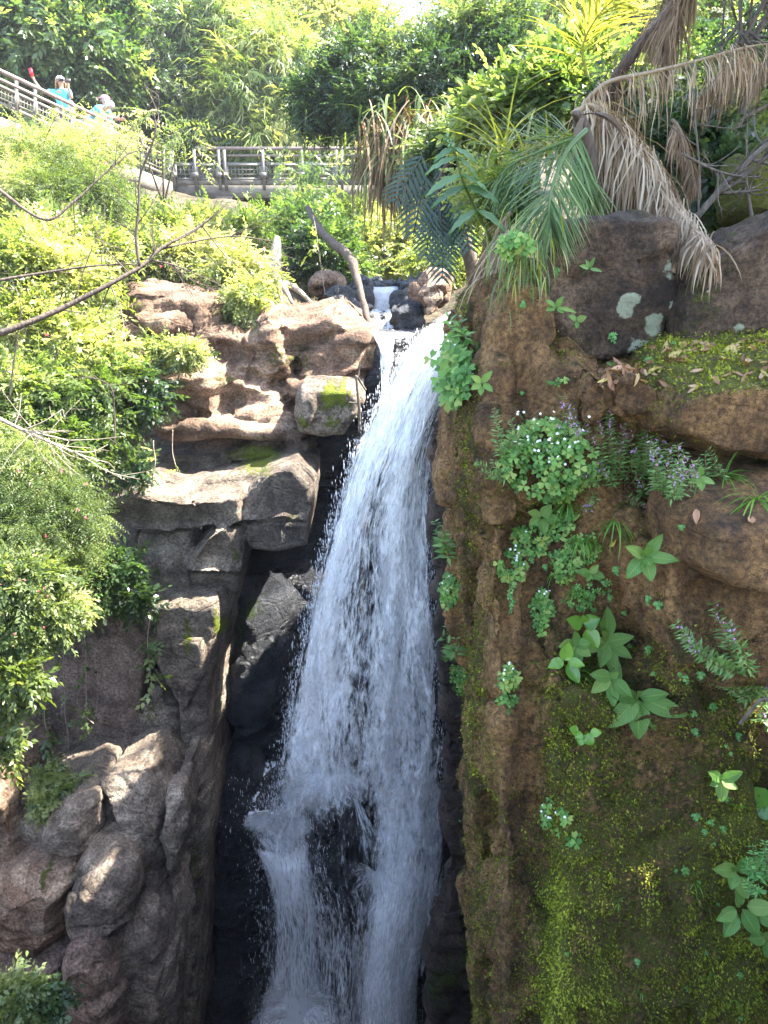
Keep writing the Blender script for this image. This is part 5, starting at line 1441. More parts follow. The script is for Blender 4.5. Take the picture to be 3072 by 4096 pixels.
b3 = stand_at(420, 0, .38)
person('person with brown hair half hidden behind the bent turquoise back', (b3[0], b3[1], b3[2] - .02), math.radians(160), stand(), M_cream, M_jean, M_blond, None, False, True, 1.0)
b4 = stand_at(510, 0, .02)
person('person in a pink cap and turquoise shirt lowest on the walkway', b4, math.radians(120), stand(elbl=(-.25, .16, 1.14), wril=(-.15, .34, 1.10), palml=(-.12, .41, 1.10), face=(0, .2, 1.57)), M_shirt, M_cream, M_greyh, M_capp, False, False, 1.03)
# ------------------------------------------------------------------ palms, strap leaves, bare branches
M_frond = leafmat('palm_green', [(.035, .075, .025), (.07, .125, .045), (.12, .18, .07), (.22, .28, .11)], .35, .45, .3)
M_deadf = leafmat('dry_palm', [(.13, .085, .05), (.25, .18, .115), (.38, .30, .21), (.50, .42, .32)], .3, .6, .3, (1, .85, .55))
M_brownf = leafmat('brown_palm', [(.06, .036, .02), (.13, .085, .05), (.22, .15, .09), (.32, .24, .16)], .25, .7, .2, (1, .8, .5))
M_strap = leafmat('strap_green', [(.02, .04, .012), (.05, .08, .022), (.10, .14, .035), (.17, .2, .06)], .35, .4, .4)
M_straw = leafmat('yellow_strap', [(.10, .12, .025), (.19, .20, .04), (.28, .27, .08), (.36, .34, .15)], .45)

def blade(mb, p0, d0, L, W, g, n=6, t=.5, curl=.0, side=None, wob=.0):
    """one strap / leaflet: starts at p0 along d0, bent down by g"""
    p = np.array(tuple(p0), float); d = norm(np.array(tuple(d0), float))
    s = norm(np.cross(d, np.array([0, 0, 1.0])) + 1e-6) if side is None else norm(np.array(tuple(side), float))
    V = []
    for i in range(n + 1):
        f = i / n
        w = W * (.55 + .9 * f) if f < .3 else W * (1.0 - .92 * ((f - .3) / .7) ** 1.4) if f >= .3 else W
        a = curl * f
        ss_ = norm(s * math.cos(a) + np.cross(d, s) * math.sin(a))
        V += [p - ss_ * w / 2, p + ss_ * w / 2]
        d = norm(d + np.array([0, 0, -g / n]) + wob * RNG.normal(size=3) / n)
        p = p + d * L / n
    mb.add(V, F4=[(2 * i, 2 * i + 1, 2 * i + 3, 2 * i + 2) for i in range(n)], t=t)

def frond(label, pts, nl, L, W, mat, g, ang=55, name='palm_frond', rr=.012, rmat=None, side_up=(0, 0, 1), droop_var=.5, curl=.6, wob=.3, one_side=0, ragged=0.0, start=.08, tipang=20, group=None, cat='palm frond', rnd=.15):
    o = thing(name, label, cat, tuple(pts[0]), group)
    k = curve(pts, 60)
    mb = MB(); mb.tube(k, np.linspace(rr, rr * .25, 60), 6, .6); mb.build('stem', rmat or mat, o, True)
    mb = MB()
    T_ = norm(np.gradient(k, axis=0))
    for i in range(nl):
        f = start + (1 - start) * (i + RNG.random() * .8) / nl
        q = f * 59; a = min(int(q), 58)
        p = k[a] + (k[a + 1] - k[a]) * (q - a)
        t = T_[a]
        for sd in ((-1, 1) if not one_side else (one_side,)):
            if one_side == 0 and RNG.random() < .06: continue
            sv = norm(np.cross(t, np.array(side_up, float))) * sd
            an = math.radians(ang * (1 - f) + tipang * f) + rnd * RNG.normal()
            d = t * math.cos(an) + sv * math.sin(an) + np.array(side_up) * .12
            l = L * (.30 + .80 * math.sin(math.pi * min(1, .22 + .74 * f))) * (.85 + .3 * RNG.random())
            if ragged:
                if vnoise(np.array([[i * .11, sd, 3.3]]), 5)[0] < ragged * .55: continue
                l *= 1 - ragged * (RNG.random() ** 1.5) * .9
                p = p + RNG.normal(size=3) * .012
            blade(mb, p, d, l, W * (.8 + .4 * RNG.random()), g * (1 - droop_var + 2 * droop_var * RNG.random()), 6, np.clip(.5 + .22 * RNG.normal(), 0, 1), curl * RNG.normal(), None, wob)
    mb.build('leaflets', mat, o)
    return o

# green frond drooping over the boulder
frond('green palm frond drooping over the flat topped boulder', [P(2345, 520, 3.05), P(2270, 600, 2.95), P(2215, 730, 2.82), P(2195, 830, 2.74), P(2202, 900, 2.72)], 84, .25, .0085, M_frond, .4, 58, rr=.010, side_up=(0, -.9, .35), tipang=16, wob=.12, curl=.3, rnd=.07)
frond('sunlit green frond reaching left behind the drooping one', [P(2330, 540, 3.3), P(2200, 590, 3.35), P(2060, 650, 3.4), P(1980, 720, 3.4)], 56, .25, .008, M_frond, .5, 60, rr=.009, side_up=(.1, -.8, .5), tipang=25, wob=.15)
frond('dim green frond hanging straight down behind the boulder', [P(2340, 560, 3.5), P(2330, 640, 3.45), P(2350, 760, 3.4), P(2360, 780, 3.5)], 40, .26, .007, M_frond, 1.2, 40, rr=.008, side_up=(0, -1, .2), wob=.2)
# dead fronds
frond('grey dead palm frond arching down to the right over the boulders', [P(2290, 455, 3.6), P(2370, 425, 3.6), P(2470, 510, 3.55), P(2570, 650, 3.45), P(2670, 800, 3.3), P(2780, 920, 2.95), P(2850, 1000, 2.75)], 340, .34, .0075, M_deadf, 4.2, 34, rr=.014, side_up=(.2, -.7, .6), wob=.9, curl=1.5, rnd=.45, tipang=25, start=.12, ragged=.25)
frond('dead frond spilling brown leaflets over the back of the boulder', [P(2300, 480, 3.8), P(2390, 480, 3.75), P(2470, 600, 3.7), P(2560, 720, 3.6), P(2640, 820, 3.5)], 380, .46, .007, M_brownf, 5.0, 40, rr=.012, side_up=(.2, -.7, .6), wob=.9, curl=1.5, rnd=.5, ragged=.2)
frond('second brown frond lying under the arching grey one', [P(2310, 500, 4.0), P(2420, 460, 3.95), P(2540, 560, 3.9), P(2640, 690, 3.8), P(2720, 820, 3.7)], 240, .46, .007, M_deadf, 5.0, 40, rr=.012, side_up=(.2, -.7, .6), wob=.9, curl=1.5, rnd=.5, ragged=.2)
frond('pale dead frond stretched level with a curtain of hanging leaflets', [P(2330, 420, 3.75), P(2430, 330, 3.7), P(2600, 290, 3.65), P(2800, 240, 3.6), P(2980, 190, 3.55), P(3120, 170, 3.5)], 170, .27, .006, M_deadf, 5.0, 70, rr=.011, side_up=(0, -.3, 1), wob=1.0, curl=1.6, rnd=.6, start=.02, ragged=.75)
frond('dead brown frond hanging from the leaning trunk at the top right', [P(2820, -120, 4.2), P(2720, 0, 4.1), P(2680, 120, 4.0), P(2660, 260, 3.95)], 170, .34, .007, M_brownf, 3.2, 30, rr=.013, side_up=(.2, -.8, .3), wob=.7, curl=1.2, rnd=.4, ragged=.5)
frond('dead frond tuft hanging down beside the dark trunk', [P(2690, 480, 3.7), P(2720, 520, 3.6), P(2760, 640, 3.55), P(2780, 720, 3.5)], 90, .18, .0055, M_brownf, 3.4, 30, rr=.008, side_up=(.2, -.8, .3), wob=.7, curl=1.2, rnd=.4)
frond('thin dead frond in the upper right corner', [P(3100, 300, 4.0), P(3000, 250, 4.0), P(2880, 300, 3.95), P(2800, 420, 3.9)], 110, .26, .006, M_brownf, 4.0, 60, rr=.009, side_up=(0, -.3, 1), wob=.7, curl=1.2, rnd=.4, ragged=.5)
frond('long dead frond hanging over the brown cliff edge beside the waterfall', [P(2040, 850, 3.35), P(1990, 920, 3.3), P(1950, 1060, 3.22), P(1940, 1060, 3.2)], 120, .19, .006, M_brownf, 3.4, 28, rr=.008, side_up=(-.3, -.8, .3), wob=.6, curl=1.3, rnd=.4)
frond('bent dry frond curling over the mossy cliff corner', [P(2060, 900, 3.1), P(2010, 960, 3.05), P(1960, 1080, 3.0), P(1940, 1110, 3.0)], 70, .2, .006, M_deadf, 3.2, 25, rr=.007, side_up=(-.3, -.8, .3), wob=.6, curl=1.3, rnd=.4)
frond('sunlit yellow green fronds at the top right of the boulder thicket', [P(2360, 330, 5.4), P(2330, 200, 5.4), P(2380, 80, 5.3), P(2470, -20, 5.2)], 40, .42, .016, M_straw, .6, 60, rr=.010, side_up=(0, -.8, .3), wob=.1)

# leaning trunk clothed in brown fibres
o = thing('leaning_palm', 'dark leaning palm trunk wrapped in brown fibres at the top right', 'palm', tuple(P(2440, 330, 4.2)))
k = curve([P(2420, 420, 4.2), P(2470, 300, 4.2), P(2570, 170, 4.25), P(2680, 40, 4.3), P(2760, -150, 4.35)], 30)
mb = MB(); mb.tube(k, np.linspace(.02, .038, 30), 8); mb.build('trunk', M_twig, o, True)
mb = MB()
for i in range(420):
    q = RNG.random() * 28; a = int(q)
    p = k[a] + RNG.normal(size=3) * .03
    blade(mb, p, norm(k[max(a - 1, 0)] - k[a + 1]) + RNG.normal(size=3) * .35, .10 + .2 * RNG.random(), .006, 1.2, 4, RNG.random() * .6, 1.0, None, .6)
mb.build('fibres', M_brownf, o)
# palm base
o = thing('palm_stump', 'short palm stump where the fronds spring from', 'palm stump', tuple(P(2330, 600, 3.5)))
mb = MB(); mb.tube(curve([P(2350, 800, 3.55), P(2340, 620, 3.5), P(2320, 480, 3.4), P(2290, 450, 3.3)], 12), np.linspace(.07, .006, 12), 9); mb.build('trunk', M_twig, o, True)
for (pts, t) in (([P(2330, 470, 3.25), P(2295, 520, 3.1), P(2290, 600, 3.05)], .7), ([P(2330, 460, 3.3), P(2380, 440, 3.25), P(2430, 470, 3.2)], .4)):
    mb = MB(); c = curve(pts, 8)
    for i in range(3): blade(mb, c[0], c[2] - c[0], .24, .03, 1.2, 6, t * .5, .6, None, .1)
    mb.build('leaf_sheath', M_brownf, o)

# hanging strap leaved clump (bromeliad-like) in the dark tree over the stream
def straps(label, c, n, L, W, mats, cone, g, name='strap_plant', cat='plant', group=None, base=None):
    o = thing(name, label, cat, tuple(c), group)
    for part, m_, cnt, up0, up1, gg, ll in mats:
        mb = MB()
        for i in range(cnt):
            a = RNG.random() * 2 * math.pi
            e = up0 + (up1 - up0) * RNG.random()
            d = np.array([math.cos(a) * math.cos(e), math.sin(a) * math.cos(e), math.sin(e)])
            p = np.array(tuple(c)) + RNG.normal(size=3) * np.array(cone)
            blade(mb, p, d, L * ll * (.7 + .6 * RNG.random()), W * (.7 + .6 * RNG.random()), gg * (.6 + .8 * RNG.random()), 7, np.clip(.5 + .25 * RNG.normal(), 0, 1), .3 * RNG.normal(), None, .15)
        mb.build(part, m_, o)
    return o
straps('big clump of hanging strap leaves, green above and brown below', P(1610, 540, 11.2), 0, .82, .030, [('green_leaves', M_strap, 260, -.5, .7, 2.2, 1.0), ('dry_leaves', M_brownf, 320, -1.2, .1, 3.0, 1.15)], (.28, .2, .22), 0)
straps('smaller clump of strap leaves right of the hanging one', P(1720, 580, 11.0), 0, .7, .028, [('green_leaves', M_strap, 150, -.5, .7, 2.3, 1.0), ('dry_leaves', M_brownf, 170, -1.2, .1, 3.0, 1.1)], (.22, .2, .2), 0)
straps('arching strap leaves hanging furthest left beside the bridge', P(1530, 620, 11.3), 0, .55, .026, [('green_leaves', M_strap, 120, -.4, .9, 2.0, 1.0), ('dry_leaves', M_brownf, 80, -1.2, .1, 3.0, 1.1)], (.15, .15, .15), 0)
straps('spiky yellow grass fanning out on the cliff top by the dark thicket', P(2060, 640, 3.9), 0, .42, .011, [('blades', M_straw, 60, .0, 1.1, .9, 1.0)], (.06, .05, .04), 0, 'grass_tuft', 'grass tuft')
straps('green grass hanging over the top edge of the brown cliff', P(2075, 960, 2.72), 0, .13, .006, [('blades', M_frond, 90, -1.0, .5, 3.2, 1.0)], (.05, .03, .05), 0, 'grass_tuft', 'grass tuft')
straps('yellow green grass trailing below the palm frond', P(2100, 1020, 2.62), 0, .11, .006, [('blades', M_straw, 30, -1.0, .3, 3.0, 1.0), ('green_blades', M_frond, 45, -1.0, .3, 3.2, 1.0)], (.05, .02, .05), 0, 'grass_tuft', 'grass tuft')

# lobed dark leaves hanging in the shade (philodendron)
def lobed_leaf(mb, p, d, L, t):
    p = np.array(tuple(p)); d = norm(np.array(tuple(d), float))
    s = norm(np.cross(d, np.array([0, -.9, .3]))); 
    n = 9
    mb.tube([p, p + d * L * .5, p + d * L], [.008, .006, .003], 4, t)
    for i in range(n):
        f = (i + .3) / n
        for sd in (-1, 1):
            q = p + d * L * f
            blade(mb, q, d * .55 + s * sd * .85, L * .52 * math.sin(math.pi * (.22 + .68 * f)), L * .085, .5, 4, np.clip(t + .1 * RNG.normal(), 0, 1), 0, d, .05)
o = thing('philodendron', 'dark hanging plant with deeply lobed leaves in the shade over the stream', 'plant', tuple(P(1800, 640, 6.4)))
G_phil = leafmat('lobed_leaf_green', [(.012, .03, .015), (.025, .055, .028), (.05, .09, .045)], .2, .3, .5)
for (x, y, dx, dy) in ((1700, 760, -.2, -1), (1760, 840, .05, -1), (1820, 760, .25, -1), (1800, 900, .1, -1), (1730, 900, -.15, -1), (1860, 700, .3, -.8), (1690, 680, -.5, -.8), (1780, 700, 0, -1), (1840, 850, .2, -1), (1770, 980, 0, -1)):
    mb = MB(); lobed_leaf(mb, P(x, y - 60, 6.2 + .3 * RNG.random()), (dx, -.25, dy), .42 * (.8 + .4 * RNG.random()), RNG.random() * .8); mb.build('leaf', G_phil, o)
mb = MB(); mb.tube(curve([P(1880, 560, 6.5), P(1800, 640, 6.4), P(1750, 760, 6.4), P(1780, 930, 6.35)], 12), .018, 6); mb.build('stem', M_twig, o, True)
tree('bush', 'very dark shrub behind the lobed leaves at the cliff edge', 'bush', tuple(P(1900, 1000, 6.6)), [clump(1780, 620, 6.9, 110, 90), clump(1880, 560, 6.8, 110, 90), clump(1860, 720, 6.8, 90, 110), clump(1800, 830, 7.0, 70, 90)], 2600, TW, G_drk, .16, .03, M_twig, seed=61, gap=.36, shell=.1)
tree('bush', 'leafy thicket behind the palm at the top of the cliff', 'bush', (1.0, 6.2, -.2), [clump(2050, 440, 6.2, 130, 110), clump(2200, 400, 6.0, 130, 120), clump(1960, 520, 6.3, 100, 80), clump(2320, 300, 6.3, 130, 120)], 3000, TWL, G_mid, .22, .03, M_twig, seed=63, gap=.42, shell=.2)
tree('bush', 'low green leaves among the dead fronds behind the boulder', 'bush', (1.7, 4.4, -.2), [clump(2760, 600, 4.4, 130, 110), clump(2620, 560, 4.6, 120, 100), clump(2880, 720, 4.2, 120, 100), clump(2500, 420, 5, 120, 100)], 1500, TWL, G_drk, .16, .02, M_twig, seed=65, gap=.45, shell=.1)
tree('bush', 'leafless looking tangle of grey branches at the right edge', 'bush', tuple(P(3000, 900, 4.6)), [clump(2980, 330, 5.0, 150, 150), clump(2900, 500, 4.8, 130, 130), clump(3040, 560, 4.8, 110, 130)], 420, TW, G_mid, .15, .035, M_bark, seed=67, gap=.3, shell=.1, limb=14)
tree('bush', 'pale trailing plant in front of the thicket at the cliff edge', 'bush', tuple(P(2000, 850, 3.6)), [clump(1960, 800, 3.7, 70, 60), clump(2040, 760, 3.7, 80, 60), clump(1900, 720, 3.9, 50, 50)], 420, TW, G_bam, .12, .008, M_twig, seed=69, gap=.35, shell=.1, limb=4)

# big leaved sage standing at the cliff edge, with its flower spike
GP_sage = leafmat('sage_leaf', [(.05, .11, .05), (.085, .16, .08), (.13, .22, .11)], .3, .5, .4, veins=True)
def leafgrid(mb, p, d, nrm, L, W, t=.5, bend=.35, cup=.15, nu=4, nv=7, base=.25, heart=0.0, tip=1.0):
    """a broad leaf as a small grid: p base, d direction, nrm the upper side"""
    p = np.array(tuple(p), float); d = norm(np.array(tuple(d), float)); nrm = np.array(tuple(nrm), float)
    s = norm(np.cross(nrm, d)); z = np.cross(d, s)
    V, U = [], []
    for i in range(nv + 1):
        f = i / nv
        w = math.sin(math.pi * min(1, f ** .75 * .96 + .02)) ** .8 * W / 2
        for j in range(-nu // 2, nu // 2 + 1):
            e = 2 * j / nu
            x = f - heart * abs(e) * (1 - f) * .3
            V.append(p + d * L * x * (1 - .12 * bend * f) + s * w * e + z * (-bend * L * f * f * .6 - abs(e) ** 1.5 * -cup * W + .02 * L * math.sin(f * 19) * abs(e)))
            U.append((e, f))
    m_ = nu + 1
    mb.add(V, F4=[(i * m_ + j, i * m_ + j + 1, (i + 1) * m_ + j + 1, (i + 1) * m_ + j) for i in range(nv) for j in range(nu)], t=t, uv=U)
o = thing('sage_plant', 'tall broad leaved plant with a budding spike at the cliff edge', 'plant', tuple(P(1960, 950, 3.1)))
st = curve([P(1965, 960, 3.1), P(1900, 830, 3.05), P(1850, 720, 3.0), P(1820, 610, 3.0), P(1780, 540, 3.0)], 20)
mb = MB(); mb.tube(st, np.linspace(.006, .0025, 20), 6); mb.build('stem', M_strap, o, True)
mb = MB()
for q, L in ((4, .14), (8, .15), (10, .13), (13, .12), (15, .09)):
    for sd in (-1, 1):
        d = np.array([sd * (.85 + .2 * RNG.random()), -.3 + .5 * RNG.random(), -.15 - .3 * RNG.random()])
        leafgrid(mb, st[q], d, (0, -.45, .9), L * (.85 + .3 * RNG.random()), L * .42, RNG.random(), .5)
mb.build('leaves', GP_sage, o, True, True)
mb = MB()
for i in range(26):
    q = 15 + RNG.random() * 4; a = int(q)
    mb.ball(st[min(a, 19)] + RNG.normal(size=3) * .006, .005, 5, 4, RNG.random())
mb.build('flower_spike', GP_sage, o, True)

# bare branches reaching in from the left
def branch(label, paths, group=None, m_=None, cat='branch', twigs=10, tw=.35, name='branch'):
    o = thing(name, label, cat, tuple(paths[0][0][0]), group)
    for pi, (pts, r0, r1) in enumerate(paths):
        k = curve(pts, 26)
        k = k + .012 * np.stack([fbm(k * 3 + 9 * j, 2, j) for j in range(3)], 1)
        mb = MB(); mb.tube(k, np.linspace(r0, r1, 26), 7)
        for _ in range(twigs):
            i = RNG.integers(5, 25)
            d = norm(norm(k[i] - k[i - 1]) + .9 * RNG.normal(size=3) * np.array([1, .5, 1]))
            l = tw * (.4 + RNG.random())
            q = curve([k[i], k[i] + d * l * .5 + RNG.normal(size=3) * .02, k[i] + d * l + np.array([0, 0, .1 * l])], 8)
            mb.tube(q, np.linspace(r1 * .8, r1 * .25, 8), 4)
            for _ in range(2):
                j = RNG.integers(3, 8)
                d2 = norm(d + .9 * RNG.normal(size=3))
                mb.tube([q[j], q[j] + d2 * l * .2, q[j] + d2 * l * .4], [r1 * .35, r1 * .25, r1 * .12], 3)
        mb.build('limb' if pi else 'main_limb', m_ or M_twig, o, True)
    return o
branch('long bare branch sweeping up from the left edge in front of the shrubs', [([P(-60, 1350, 4.6), P(60, 1310, 4.6), P(250, 1230, 4.7), P(430, 1140, 4.8), P(560, 1070, 4.9), P(640, 1000, 5.0), P(760, 930, 5.1), P(860, 860, 5.2)], .020, .006),
    ([P(560, 1070, 4.9), P(545, 960, 4.9), P(555, 820, 4.9), P(560, 700, 4.9), P(620, 540, 4.9), P(615, 450, 4.9)], .010, .004),
    ([P(640, 1000, 5.0), P(800, 960, 5.2), P(950, 950, 5.3), P(1080, 960, 5.4)], .007, .003),
    ([P(600, 1040, 5.0), P(700, 1060, 5.0), P(820, 1110, 5.1)], .006, .003)])
branch('second bare branch crossing the shrubs above the long one', [([P(-40, 740, 5.4), P(180, 880, 5.4), P(300, 800, 5.5), P(420, 690, 5.6), P(520, 600, 5.7)], .012, .004), ([P(-40, 1130, 5.2), P(200, 1090, 5.3), P(420, 1060, 5.3), P(540, 1060, 5.3)], .010, .004)])
branch('pale bare branch drooping at the left edge beside the dry tangle', [([P(-60, 1650, 5.2), P(80, 1720, 5.3), P(220, 1780, 5.4), P(340, 1830, 5.5)], .016, .006), ([P(60, 1715, 5.3), P(170, 1740, 5.3), P(280, 1765, 5.4)], .008, .004)], m_=M_pale)
branch('upright thin branches beside the mimosa at the left edge', [([P(40, 1600, 5.6), P(60, 1400, 5.6), P(80, 1250, 5.6), P(60, 1150, 5.6)], .007, .003), ([P(460, 1780, 6.4), P(455, 1640, 6.4), P(440, 1540, 6.4), P(330, 1500, 6.4)], .008, .003)])
branch('long thin branch leaning at the right edge over the boulders', [([P(2790, 880, 3.3), P(2880, 780, 3.3), P(2990, 660, 3.3), P(3100, 560, 3.3)], .014, .010), ([P(2930, 720, 3.3), P(3010, 690, 3.3), P(3100, 600, 3.3)], .008, .006), ([P(2730, 610, 3.2), P(2860, 680, 3.2), P(2990, 720, 3.2)], .006, .004), ([P(2800, 900, 3.3), P(2805, 700, 3.3), P(2790, 500, 3.3), P(2780, 350, 3.3)], .005, .003), ([P(3010, 880, 3.4), P(2995, 780, 3.4), P(2985, 680, 3.4)], .008, .005)], m_=M_bark, twigs=6, tw=.2)
branch('dark mossy branches slanting across the upper right corner', [([P(2900, 640, 4.3), P(2980, 420, 4.3), P(3060, 260, 4.3), P(3130, 150, 4.3)], .022, .016), ([P(2840, 560, 4.5), P(2900, 330, 4.5), P(2980, 190, 4.5), P(3090, 40, 4.5)], .020, .012), ([P(2960, 180, 4.4), P(3030, 60, 4.4), P(3090, -40, 4.4)], .014, .01), ([P(2960, 0, 4.4), P(2965, 120, 4.4), P(2970, 200, 4.4)], .008, .008)], m_=M_bark, twigs=10)
branch('broken stick lying on the rock at the right edge', [([P(2958, 2890, 1.85), P(3000, 2840, 1.84), P(3040, 2800, 1.83), P(3090, 2790, 1.82)], .0055, .004)], m_=M_bark, twigs=1, tw=.06, name='stick', cat='stick')
branch('forked driftwood sticks jammed beside the mossy rock', [([P(1440, 1730, 7.5), P(1435, 1620, 7.5), P(1422, 1500, 7.5)], .018, .012), ([P(1465, 1560, 7.6), P(1445, 1530, 7.6), P(1428, 1505, 7.55)], .012, .010)], m_=M_bark, twigs=1, tw=.1, name='stick', cat='stick')
# leaning log and its stump of trunk
o = thing('log', 'dead log leaning from the bank down to the top of the fall', 'log', tuple(P(1470, 1310, 9.6)))
def rough(pts, n, r0, r1):
    k = curve(pts, n); k = k + .025 * np.stack([fbm(k * 5 + 3 * j, 2, j) for j in range(3)], 1)
    return k, np.linspace(r0, r1, n) * (1 + .35 * fbm(k * 7, 3, 9))
mb = MB(); mb.tube(*rough([P(1475, 1315, 9.4), P(1455, 1210, 9.7), P(1430, 1110, 10.0), P(1405, 1050, 10.2)], 30, .035, .055), 10); mb.build('lower_part', M_twig, o, True)
mb = MB(); mb.tube(*rough([P(1415, 1058, 10.25), P(1370, 1000, 10.6), P(1310, 950, 11), P(1260, 890, 11.5), P(1230, 830, 12)], 30, .065, .035), 10); mb.build('upper_part', M_twig, o, True)
tr = thing('dead_tree', 'pale split tree trunk standing on the cliff beside the bank', 'tree', tuple(P(1100, 1150, 10.6)))
mb = MB(); mb.tube(*rough([P(1085, 1190, 10.6), P(1100, 1100, 10.7), P(1104, 1010, 10.8), P(1110, 950, 10.9)], 24, .10, .05), 10)
for x in (1050, 1130, 1170, 1250): mb.tube(curve([P(1100, 1130, 10.6), P((1100 + x) / 2, 1150, 10.5), P(x, 1215, 10.2)], 8), np.linspace(.07, .02, 8), 6)
mb.build('trunk', M_pale, tr, True)
# hanging vines on the slab
def vine(label, pts, Y, nleaf, m_, size, group=None):
    o = thing('vine', label, 'vine', tuple(P(pts[0][0], pts[0][1], Y)), group)
    k = curve([P(x, y, Y - .02 * i) for i, (x, y) in enumerate(pts)], 30)
    k = k + .02 * np.stack([fbm(k * 4 + 5 * j, 2, j + 3) for j in range(3)], 1)
    mb = MB(); mb.tube(k, .0045, 4); mb.build('stem', M_pale, o, True)
    i = RNG.integers(4, 30, nleaf)
    D = norm(RNG.normal(size=(nleaf, 3)) + np.array([0, -.5, -.3]))
    V, Fq, t = place(T_twig(5, .5, .6, seed=3), k[i], D, np.full(nleaf, size) * (.6 + .8 * RNG.random(nleaf)))
    mb = MB(); mb.add(V, F4=Fq, t=t); mb.build('leaves', m_, o)
vine('leafy vine hanging down the left part of the red brown slab', [(255, 2480), (250, 2650), (265, 2850), (270, 3080)], 6.82, 12, G_mid, .13)
vine('curling bare vine in the middle of the red brown slab', [(300, 2420), (335, 2560), (340, 2700), (345, 2850), (375, 2890)], 6.80, 16, G_mid, .13)
vine('leafy vine growing in the crack right of the red brown slab', [(600, 2480), (590, 2580), (600, 2680), (612, 2780)], 6.7, 16, G_mid, .14)
vine('short leafy vine low on the dark rock at the left edge', [(200, 2750), (180, 2850), (190, 2960), (150, 3010)], 6.65, 18, G_mid, .14)
vine('white dead vine hanging over the sunlit upper cliff', [(475, 1080), (480, 1180), (495, 1300), (500, 1400)], 8.1, 8, G_fea, .12)
vine('thin dry vine dangling under the sunlit cliff', [(690, 1720), (690, 1800), (700, 1850), (712, 1890)], 7.6, 2, G_fea, .1)
vine('dry vine curling down past the dark overhang', [(620, 1760), (620, 1860), (610, 1960)], 7.0, 3, G_fea, .1)
vine('thin vine hanging in front of the stream bank', [(1250, 860), (1270, 960), (1285, 1080), (1300, 1180)], 10.5, 6, G_bam, .2)
# ------------------------------------------------------------------ plants rooted on the right-hand wall
NEAR = [o for o in bpy.data.objects if o.type == 'MESH' and o.name.split('.')[0] in ('cliff_right', 'cliff_foot', 'lichen_boulder', 'mossy_boulder', 'ledge_rock', 'shelf')]
_v, _f = [], []
for o in NEAR:
    me = o.data; b = sum(len(x) for x in _v)
    a = np.empty(len(me.vertices) * 3, np.float32); me.vertices.foreach_get('co', a)
    _v.append(a.reshape(-1, 3))
    _f += [tuple(i + b for i in p.vertices) for p in me.polygons]
TREE = BVHTree.FromPolygons([tuple(v) for v in np.concatenate(_v).tolist()], _f)
def hit(px, py):
    d = ray(px, py).normalized()
    h = TREE.ray_cast(Vector((0, 0, 0)), d)
    if h[0] is None:
        return P(px, py, 2.6), Vector((-.3, -.9, .3))
    n = h[1].copy()
    if n.dot(d) > 0: n = -n
    return h[0], n
def hit_near(px, py, cx, cy, y0, tol=.7):
    for f in (1, .6, .3, 0):
        h, n = hit(cx + (px - cx) * f, cy + (py - cy) * f)
        if n is not None and abs(h.y - y0) < tol: return h, n
    return hit(cx, cy)
def q4(x, y): return (1536 + .926 * x, 1024 + .926 * y)
def q6(x, y): return (1536 + .926 * x, 2048 + .926 * y)
def q8(x, y): return (1536 + .926 * x, 3072 + .926 * y)

L_broad = leafmat('broad_leaf', [(.045, .115, .022), (.075, .17, .035), (.12, .22, .05), (.19, .25, .06)], .25, .5, .35, veins=True)
L_gloss = leafmat('glossy_leaf', [(.05, .13, .02), (.09, .21, .03), (.17, .31, .045)], .3, .25, .5)
L_oxal = leafmat('clover_leaf', [(.05, .13, .025), (.09, .20, .04), (.14, .27, .06), (.24, .30, .07)], .3, .5, .3)
L_lanc = leafmat('narrow_leaf', [(.06, .13, .03), (.10, .19, .05), (.17, .27, .08)], .3, .45, .35)
L_gras = leafmat('grass_blade', [(.06, .16, .02), (.10, .24, .03), (.18, .32, .05)], .35, .45, .35)
L_seed = leafmat('seedling_leaf', [(.07, .2, .05), (.12, .28, .08), (.2, .38, .1)], .3, .5, .3)
M_lilac = leafmat('lilac_petals', [(.28, .14, .34), (.42, .24, .46), (.55, .38, .58)], .3)
M_stem = plain('reddish_stem', (.13, .07, .035), .6, 0, .3, 30)
M_gstem = plain('green_stem', (.09, .17, .04), .6, 0, .3, 30)
L_dead = leafmat('fallen_leaf', [(.14, .06, .03), (.30, .16, .09), (.40, .26, .15), (.42, .34, .08)], .15, .6, .3)

def base_frame(px, py):
    p, n = hit(px, py)
    g = (n * .55 + Vector((0, 0, .75))).normalized()
    return p, n, g

HEART = (np.array([(0, 0, 0), (.55, .42, .06), (.98, .34, .02), (.80, 0, -.05), (.98, -.34, .02), (.55, -.42, .06)]), np.array([(0, 3, 2, 1), (0, 5, 4, 3)]))

